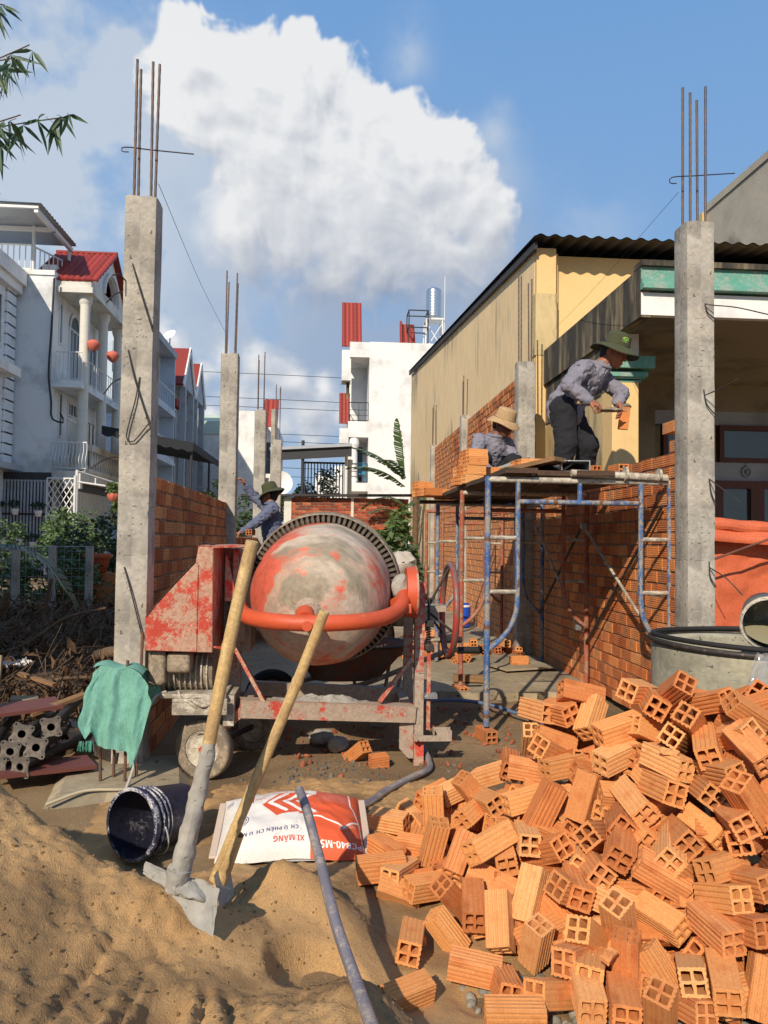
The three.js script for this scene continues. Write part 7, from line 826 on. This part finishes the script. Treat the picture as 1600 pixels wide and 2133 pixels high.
// ───────── bits on the ground round the mixer ─────────
looseBrick([0.21, 0.055, -4.72], qE(0.9, 0.6, 1.45), 0.98, 'broken hollow brick standing upright on the ground before the mixer', undefined, M.pile[1]); { const o = looseBrick([0.335, 0.035, -4.62], qE(0.1, 0.25, 0.05), 0.95, 'half brick lying just right of the upright one before the mixer', undefined, M.pile[4]); o.scale.x = 0.6; }
for (const [x, y, z, s, l] of [[0.1, 0.05, -4.95, 0.06, 'grey lump of hardened mortar beside the broken bricks under the mixer'], [0.0, 0.06, -5.1, 0.07, 'dark lump of mortar in the shade under the mixer']]) tag(obj('mortar_lump', jitter(new THREE.IcosahedronGeometry(s, 3).scale(1.2, 0.8, 1).translate(x, y, z), s * 0.7, 14, 4), M.cement), l, 'mortar');
function scatter(name, n, geo, m, put, seed, label, cat) { const r = rng(seed), im = new THREE.InstancedMesh(geo, m, n), q = new THREE.Quaternion(), M4 = new THREE.Matrix4(); for (let i = 0; i < n; i++) { const [x, y, z, sx, sy, sz, e] = put(r); q.setFromEuler(e || new THREE.Euler(rr(0, 6, r), rr(0, 6, r), rr(0, 6, r))); M4.compose(V(x, y, z), q, V(sx, sy, sz)); im.setMatrixAt(i, M4); im.setColorAt(i, new THREE.Color().setScalar(name === 'sand_clods' ? rr(0.9, 1.05, r) : rr(0.6, 1.1, r))); } im.name = numbered(name); im.castShadow = im.receiveShadow = true; scene.add(im); stuff(im); return tag(im, label, cat); }
const pebble = metricUV(new THREE.IcosahedronGeometry(1, 1));
{ const sh = (x, y, z, k, l) => { const g = jitter(new THREE.BoxGeometry(0.06, 0.01, 0.03, 8, 2, 5), 0.012, 60, k); const o = tag(obj('brick_shard', g, M.pile[k]), l, 'brick shard'); o.position.set(x, y, z); o.rotation.set(0.3, 0.4 * k, -0.1); }; sh(0.83, 0.165, -2.2, 2, 'flat broken brick shard lying on a brick near the lower middle of the pile'); sh(0.34, 0.01, -2.62, 4, 'thin broken brick shard on the sand left of the lone upright brick'); sh(1.25, 0.6, -2.72, 6, 'broken brick shard lodged high between the bricks of the pile'); }
scatter('gravel', 900, pebble, mat({ color: 0x8a8578, roughness: 0.95 }), (r) => { const x = rr(0.45, 1.5, r), z = rr(-2.5, -1.7, r), s = rr(0.008, 0.022, r); return [x, groundY(x, z) + s * 0.3, z, s * 1.2, s * 0.8, s]; }, 5, 'grey gravel on the ground under the front of the brick pile', 'gravel');
scatter('brick_rubble', 420, pebble, mat({ color: 0xa05a3c, roughness: 0.95 }), (r) => { const a = r(), x = a < 0.7 ? rr(0.9, 2.1, r) : rr(-0.3, 0.9, r), z = a < 0.7 ? rr(-4.2, -6.2, r) : rr(-4.4, -5.6, r), s = 0.004 + 0.018 * r() ** 3; return [x, groundY(x, z) + s * 0.4, z, s * 1.6, s * 0.6, s]; }, 6, 'red brick chips strewn on the dirt under the scaffold', 'rubble');
scatter('mortar_crumbs', 700, pebble, mat({ color: 0x6e665a, roughness: 0.95 }), (r) => { const t = r(), x = rr(-0.2, 0.35, r) + (t > 0.7 ? rr(-.6, .8, r) : 0), z = rr(-4.3, -4.75, r) - (t > 0.7 ? rr(-.3, .6, r) : 0), s = 0.002 + 0.013 * r() ** 6; return [x, groundY(x, z) + s * 0.2, z, s * 1.3, s * 0.6, s]; }, 7, 'grey mortar crumbs spilt on the ground before the mixer', 'rubble');
scatter('sand_clods', 5000, pebble, M.sand, (r) => { const x = rr(-1.6, 0.5, r), z = rr(-1.2, -3.1, r), s = 0.0014 + 0.004 * r() ** 4; const h = surfY(x, z); return [x, h > 0.02 ? h + s * 0.2 : -1, z, s * 1.2, s * 0.8, s]; }, 8, 'small clods lying on the sand heap', 'sand');
scatter('straw_litter', 500, metricUV(new THREE.BoxGeometry(1, 1, 1)), mat({ color: 0x9a7a52, roughness: 0.95 }), (r) => { const x = rr(0.7, 2.1, r), z = rr(-4.0, -6.0, r); return [x, groundY(x, z) + 0.004, z, rr(0.015, 0.06, r), 0.002, 0.003, new THREE.Euler(rr(-.1, .1, r), rr(0, 6.28, r), rr(-.1, .1, r))]; }, 9, 'straw and wood shavings littered under the scaffold', 'litter');

// ───────── vacant lot at the left: debris, fence, garden ─────────
{
  const gY = (x, z) => groundY(x, z) + 0.25 * sstep(-1.5, -2.6, x) * sstep(-5, -7, z) * fbm(x * 1.1 + 3, -z * 1.1, 999, 41, 3); 
  { const g = terrain(-6.5, -1.32, -4.6, -13, 0.07, (x, z) => { const e = sstep(-1.32, -1.7, x) * sstep(-4.6, -5.1, z) * sstep(-13, -11.5, z); return lerp(-0.08, gY(x, z) + 0.05 + 0.09 * (fbm(x * 9, -z * 9, 9999, 51, 3) - 0.4), e); }); struct('soil', g, M.mould, false); }
  const cyl = metricUV(new THREE.CylinderGeometry(0.5, 0.6, 1, 6));
  scatter('twigs', 4200, cyl, M.branch, (r) => { const x = rr(-4.6, -1.4, r), z = rr(-5.0, -11, r), L = rr(0.08, 0.5, r) * (r() < 0.08 ? 1.7 : 1), d = rr(0.003, 0.009, r) * (r() < 0.06 ? 2.2 : 1); return [x, gY(x, z) + 0.05 + 0.3 * r() ** 2, z, d, L, d, new THREE.Euler(rr(1.1, 2.0, r), rr(0, 6.28, r), rr(-.5, .5, r))]; }, 15, 'brushwood, roots and twigs heaped over the vacant lot at the left', 'brushwood');
  scatter('dead_leaves', 2600, leafCloud(1, () => [0, 0, 0], 1, rng(4), 2.2), mat({ color: 0x6a4e34, roughness: 0.95 }), (r) => { const x = rr(-4.6, -1.4, r), z = rr(-4.9, -11.5, r), s = rr(0.03, 0.14, r); return [x, gY(x, z) + 0.08 + 0.14 * r(), z, s, s, s]; }, 16, 'brown dead leaves among the brushwood', 'leaves');
  const br = (l, pts, r0) => tag(obj('dead_branch', tube(pts, r0, 30, 7), M.branch), l, 'branch');
  br('pale thick stick leaning upright at the left edge of the brushwood', [[-3.05, 0.35, -7.2], [-2.9, 0.6, -7.1], [-2.78, 0.85, -7.0]], 0.022); br('long thin branch lying slantwise across the middle of the brushwood', [[-2.9, 0.32, -6.6], [-2.55, 0.42, -6.8], [-2.3, 0.62, -7.0], [-2.0, 0.7, -7.2]], 0.014); br('forked stick standing up out of the brushwood', [[-2.6, 0.3, -7.3], [-2.56, 0.7, -7.3], [-2.5, 0.95, -7.25]], 0.018); br('thick dark root lying near the foot of the nearest left column', [[-2.0, 0.3, -7.0], [-1.8, 0.36, -6.8], [-1.55, 0.34, -6.6]], 0.05); br('dark log lying behind the nearest left column', [[-2.2, 0.5, -8.8], [-1.7, 0.5, -8.5], [-1.4, 0.46, -8.4]], 0.06); br('long bent branch in front of the brushwood', [[-2.4, 0.16, -5.9], [-1.95, 0.28, -6.0], [-1.5, 0.24, -6.1]], 0.014);
  const rag = (l, p, s, c, k) => { const g = quadGrid(22, 16, (u, v) => [(u - 0.5) * s, 0.05 * fbm3(u * 3, v * 3, k, k, 3) + 0.09 * s * Math.abs(fbm3(u * 8, v * 8, k, k + 1, 3) - 0.5) * 6, (v - 0.5) * s * 0.6]); g.translate(...p); tag(obj('rag', g, M.cloth(c)), l, 'rag'); }; rag('crumpled white rag with a red print in the brushwood', [-2.5, 0.3, -6.3], 0.34, 0xd0ccc6, 3); rag('crumpled white bag just left of the hanging green cloth', [-1.52, 0.12, -5.05], 0.2, 0xd2ccc2, 5); rag('pink and white scrap of bag below the crumpled white bag', [-1.5, 0.08, -4.75], 0.2, 0xc8a8a0, 8); rag('grey-green sheet of cloth in the brushwood by the column', [-1.75, 0.5, -7.6], 0.45, 0x6a7466, 9);
  const brd = (l, a, b, w, h, m) => tag(obj('board', beam(a, b, w, h), m), l, 'board'); brd('maroon painted board at the left edge above the sand', [-2.2, 0.3, -4.6], [-1.62, 0.33, -4.9], 0.3, 0.02, mat({ color: 0x6a3c34, roughness: 0.6 })); brd('maroon steel sheet lying below the flanged pipes', [-1.75, 0.1, -4.25], [-1.3, 0.08, -4.5], 0.24, 0.02, mat({ color: 0x6a3c34, roughness: 0.6 })); brd('fresh orange-brown plank with a rounded end among the debris', [-1.72, 0.3, -4.7], [-1.48, 0.37, -4.95], 0.07, 0.02, M.wood); brd('pale thin lath lying among the debris at the left', [-2.05, 0.42, -5.4], [-1.75, 0.38, -5.2], 0.035, 0.02, M.wood); brd('grey square of plywood among the debris', [-1.95, 0.33, -5.0], [-1.8, 0.32, -5.05], 0.13, 0.02, M.slab); brd('dark brown steel beam leading to the concrete footing', [-1.6, 0.14, -4.9], [-1.15, 0.08, -4.6], 0.1, 0.06, M.darkSteel); brd('grey slab of concrete standing at the left edge', [-2.0, 0.25, -4.75], [-2.02, 0.62, -4.85], 0.14, 0.05, M.slab);
  M.flange = worn([116, 108, 98], [88, 82, 76], 0.5, 261);  // steel tone darkened so the shade over the stack sits in the colour
  // pipes with square flanges
  const F = [['upper left', -1.63, 0.275, -4.35], ['upper right', -1.5, 0.295, -4.42], ['middle left', -1.66, 0.2, -4.28], ['middle right', -1.535, 0.215, -4.3], ['far left', -1.79, 0.18, -4.3], ['lowest', -1.59, 0.13, -4.24], ['lower left', -1.72, 0.125, -4.26]]; const r = rng(44);
  for (const [l, x, y, z] of F) { const t = thing('flanged_pipe', 'dirty steel pipe with a square bolted flange, the ' + l + ' one of the stack', 'pipe', [x, y, z], rr(-.3, .2, r)); const s = new THREE.Shape([[-.052, -.052], [-.036, -.057], [-.014, -.049], [.014, -.049], [.036, -.057], [.052, -.052], [.057, -.036], [.049, -.014], [.049, .014], [.057, .036], [.052, .052], [.036, .057], [.014, .049], [-.014, .049], [-.036, .057], [-.052, .052], [-.057, .036], [-.049, .014], [-.049, -.014], [-.057, -.036]].map(([a, b]) => new THREE.Vector2(a, b))); const h = new THREE.Path(); h.absarc(0, 0, 0.021, 0, 6.283); s.holes.push(h); for (const a of [-1, 1]) for (const b of [-1, 1]) { const q = new THREE.Path(); q.absarc(a * 0.043, b * 0.043, 0.006, 0, 6.283); s.holes.push(q); } const g = new THREE.ExtrudeGeometry(s, { depth: 0.008, bevelEnabled: false, curveSegments: 10 }); g.rotateZ(rr(-.4, .4, r)); obj('flange', g, M.flange, t); const pp = place(new THREE.CylinderGeometry(0.027, 0.027, 0.7, 16, 1, true), 0, 0, -0.35, Math.PI / 2); obj('pipe', pp, M.darkSteel, t); t.rotation.x = rr(-.1, .12, r); }
  // fence of concrete posts and wire
  const fe = thing('wire_fence', 'low wire fence on concrete posts between the brushwood and the garden', 'fence', [0, 0, -11.2]); for (const x of [-4.35, -3.85, -3.34]) obj('post', wobbleBox(0.1, 1.22, 0.1, 3, 8, 3, 0.01, 4).translate(x, 0, 0), M.concrete, fe); obj('top_wire', tube([[-7, 1.2, 0], [-4.5, 1.19, 0], [-3.34, 1.21, 0]], 0.008, 20, 5), M.galv, fe); const mesh = []; for (let i = 0; i < 26; i++) mesh.push(bar([-6 + i * 0.105, 0.2, 0], [-6 + i * 0.105, 1.2, 0], 0.0025, 0.0025, 4)); for (let i = 0; i < 8; i++) mesh.push(bar([-7, 0.3 + i * 0.12, 0], [-3.34, 0.3 + i * 0.12, 0], 0.0025, 0.0025, 4)); stuff(obj('wire_mesh', mesh, M.galv, fe));
  const G = 'green shrubs in the garden behind the wire fence'; shrub('garden_shrub', 'broad green shrub right behind the wire fence at the left edge', 'shrub', [-5.3, 0.1, -12.4], [0.75, 0.55, 0.5], 1500, 0.09, 34, 1); shrub('garden_shrub', 'green shrub behind the wire fence, between its posts', 'shrub', [-4.2, 0.1, -12.6], [0.7, 0.55, 0.5], 1500, 0.09, 34, 5); shrub('garden_shrub', 'tall bright green shrub in front of the white shutter', 'shrub', [-5.8, 0.4, -18.2], [0.75, 0.72, 0.7], 1900, 0.11, 36, 7); shrub('garden_shrub', 'leafy climber in front of the white lattice gate', 'shrub', [-7.2, 0.5, -21.5], [0.6, 0.75, 0.6], 1700, 0.12, 32, 9); shrub('garden_shrub', 'dark green shrub beside the nearest left column', 'shrub', [-4.0, 0.2, -13.5], [0.55, 0.75, 0.5], 1300, 0.1, 26, 2); shrub('garden_shrub', 'yellow-green young plant hanging near the low lantern', 'shrub', [-6.5, 1.7, -24.0], [0.22, 0.75, 0.2], 300, 0.14, 10, 3); shrub('garden_shrub', 'low green plants left of the lattice gate', 'shrub', [-8.6, 0.3, -21], [0.9, 0.75, 0.6], 1300, 0.12, 28, 13);
  { const t = thing('flower_pot', 'orange clay flower pot half hidden beside the nearest left column', 'flower pot', [-3.75, 0.75, -13.0]); obj('pot', lathe([[0, 0], [0.14, 0], [0.2, 0.25], [0.23, 0.25], [0.23, 0.32], [0.2, 0.32], [0.18, 0.26], [0, 0.22]], 22), mat({ color: 0xa85432, roughness: 0.85 }), t); const b = thing('brick_planter', 'low brick planter wall under the clay pot', 'planter', [-3.7, 0, -13.1]); obj('wall', bb(-.6, .6, 0, 0.75, -.2, .2), M.wallBrick[1], b); }
  { const r2 = rng(9); const t = thing('hanging_pot', 'small white pot of greenery on the dark bar fence, upper left', 'plant pot', [-10.95, 2.05, -26.45]); obj('pot', lathe([[0, 0], [0.09, 0], [0.13, 0.2], [0.11, 0.2], [0, 0.15]], 14), M.white, t); obj('plant', leafCloud(60, clumps(0, 0.3, 0, 0.22, 0.16, 0.18, 6, r2), 0.12, r2), M.leaf[2], t); [['upper middle', -10.35, 2.05], ['upper right', -9.6, 2.0], ['lower left', -10.75, 1.1], ['lower middle', -10.2, 1.05], ['lower right', -9.75, 0.95], ['lowest right', -9.3, 0.75]].forEach(([l, x, y]) => dup(t, [x, y, -26.45], x, 'small white pot of greenery on the dark bar fence, ' + l)); }
  { const r3 = rng(19); const t = thing('fallen_banana_leaf', 'drooping dark banana leaf over the brushwood behind the fence post', 'leaf', [-4.4, 1.15, -10.2], 0.1); const [bl, rb] = bananaLeafGeo(1.4, 0.26, 1.15, r3, 10); obj('blade', bl, M.leaf[2], t); obj('rib', rb, M.leaf[3], t); const t2 = thing('dry_palm_frond', 'dry brown palm frond fallen on the fence behind the brushwood', 'frond', [-2.75, 0.55, -10.2], 0.3); const fr = []; for (let i = 0; i < 46; i++) { const a = rr(-0.3, 1.5, r3), L = rr(0.3, 0.8, r3); fr.push(tube([[0, 0, 0], [-Math.cos(a) * L * 0.5 + 0.5, Math.sin(a) * L * 0.55, rr(-.15, .15, r3)], [-Math.cos(a) * L + 0.9, Math.sin(a) * L * 0.7, rr(-.3, .3, r3)]], 0.006, 8, 4)); } obj('frond', fr, M.branch, t2); }
}
// ───────── bamboo spray, top left ─────────
{
  const t = thing('bamboo_branch', 'leafy bamboo spray hanging into the top left corner', 'bamboo', [-2.35, 0, -4.2]); const r = rng(101); obj('culm', tube([[-0.2, 0, 0.2], [-0.12, 2, 0.05], [0.0, 3.3, 0], [0.1, 4.3, 0.0], [0.25, 4.9, 0.05]], 0.022, 40, 8), M.leaf[3], t);
  const P = []; const tw = []; const leaf = (x, y, z, dx, dy, dz, L) => { const d = V(dx, dy, dz).normalize(), s = V(rr(-1, 1, r), rr(-.3, .3, r), rr(-1, 1, r)).cross(d).normalize(), n = d.clone().cross(s), w = L * 0.08, o = V(x, y, z); const a = (u, v, h) => o.clone().addScaledVector(d, u * L).addScaledVector(s, v * w).addScaledVector(n, h * L).add(V(0, -0.12 * L * u * u, 0)).toArray(); const c = [a(0, 0, 0), a(0.25, 1, 0.02), a(0.25, -1, 0.02), a(0.25, 0, 0), a(0.6, 0.8, 0.015), a(0.6, -0.8, 0.015), a(0.6, 0, 0), a(1, 0, -0.03)]; for (const [i, j, k] of [[0, 1, 3], [0, 3, 2], [1, 4, 6], [1, 6, 3], [3, 6, 5], [3, 5, 2], [4, 7, 6], [6, 7, 5]]) P.push(...c[i], ...c[j], ...c[k]); };
  // main twigs: from, to (local x, height), with leaves in tufts
  for (const [a, b, n] of [[[0.0, 3.35], [0.9, 3.72], 9], [[0.05, 3.5], [0.74, 3.95], 8], [[0.08, 3.7], [0.62, 4.0], 6], [[0.0, 3.2], [0.72, 3.55], 7], [[0.0, 3.0], [0.6, 3.42], 6], [[0.02, 3.15], [0.5, 3.3], 5], [[0.1, 4.0], [0.5, 4.12], 5], [[0.1, 4.2], [0.52, 4.3], 4], [[0.0, 2.2], [0.46, 2.45], 5], [[0.0, 1.7], [0.44, 1.9], 5], [[-0.02, 2.6], [0.44, 2.72], 3]]) { const z = rr(-.15, .15, r), mid = [(a[0] + b[0]) / 2, (a[1] + b[1]) / 2 + 0.05, z]; tw.push(tube([[a[0], a[1], 0], mid, [b[0], b[1], z * 1.5]], 0.0035, 14, 5)); for (let i = 0; i < n; i++) { const u = 0.42 + 0.58 * ((i + 0.5) / n), x = lerp(a[0], b[0], u), y = lerp(a[1], b[1], u) + 0.05 * Math.sin(u * 3.1); const k = 3 + Math.floor(r() * 3); const sx = x + rr(-.03, .05, r), sy = y - rr(0, .05, r); tw.push(bar([x, y, z * 1.2], [sx, sy, z * 1.3], 0.0018, 0.0014, 4)); for (let j = 0; j < k; j++) leaf(sx, sy, z * 1.3, rr(-.5, .9, r), rr(-1.2, 0.05, r), rr(-.6, .6, r), rr(0.11, 0.2, r)); } }
  obj('twig', tw, M.branch, t); const g = new THREE.BufferGeometry(); g.setAttribute('position', new THREE.Float32BufferAttribute(P, 3)); g.computeVertexNormals(); obj('foliage', g, M.bambooLeaf, t);
}
// ───────── banana plants by the far wall ─────────
{
  const r = rng(55); const t = thing('banana_plant', 'banana plant with torn leaves against the far end of the yellow wall', 'banana plant', [2.05, 0, -20.2]); obj('stem', tube([[0.25, 0, 0], [0.3, 1.5, 0], [0.3, 2.6, 0]], 0.08, 14, 9), M.branch, t);
  for (const [y, turn, L, w, dr, tilt] of [[3.0, 3.05, 1.75, 0.3, 0.4, 0.35], [2.8, 3.3, 1.75, 0.32, 0.5, 0.2], [3.1, 2.6, 1.4, 0.28, 0.1, 1.0], [3.0, 3.9, 1.2, 0.2, 0.7, 0.5], [2.3, 2.9, 1.2, 0.26, 0.95, 0.3], [2.2, 0.4, 1.2, 0.26, 0.8, 0.4], [1.9, 3.5, 1.1, 0.24, 0.8, 0.4]]) { const [b, rb] = bananaLeafGeo(L, w, dr, r, 11); const m = new THREE.Matrix4().makeRotationFromEuler(new THREE.Euler(0, turn, tilt, 'YXZ')); b.applyMatrix4(m); rb.applyMatrix4(m); b.translate(0, y, 0); rb.translate(0, y, 0); const lf = obj('leaf', b, M.bananaLeaf, t); obj('rib', rb, M.leaf[3], lf); }
  shrub('garden_shrub', 'bright leafy plants under the banana by the far brick wall', 'shrub', [1.65, 0.3, -18.4], [0.5, 0.85, 0.5], 700, 0.2, 20, 3); shrub('garden_shrub', 'yellow-green bush behind the mixer drum at the yellow wall', 'shrub', [1.75, 0.2, -16.6], [0.38, 0.6, 0.4], 500, 0.16, 16, 4);
}

renderer.render(scene, camera);
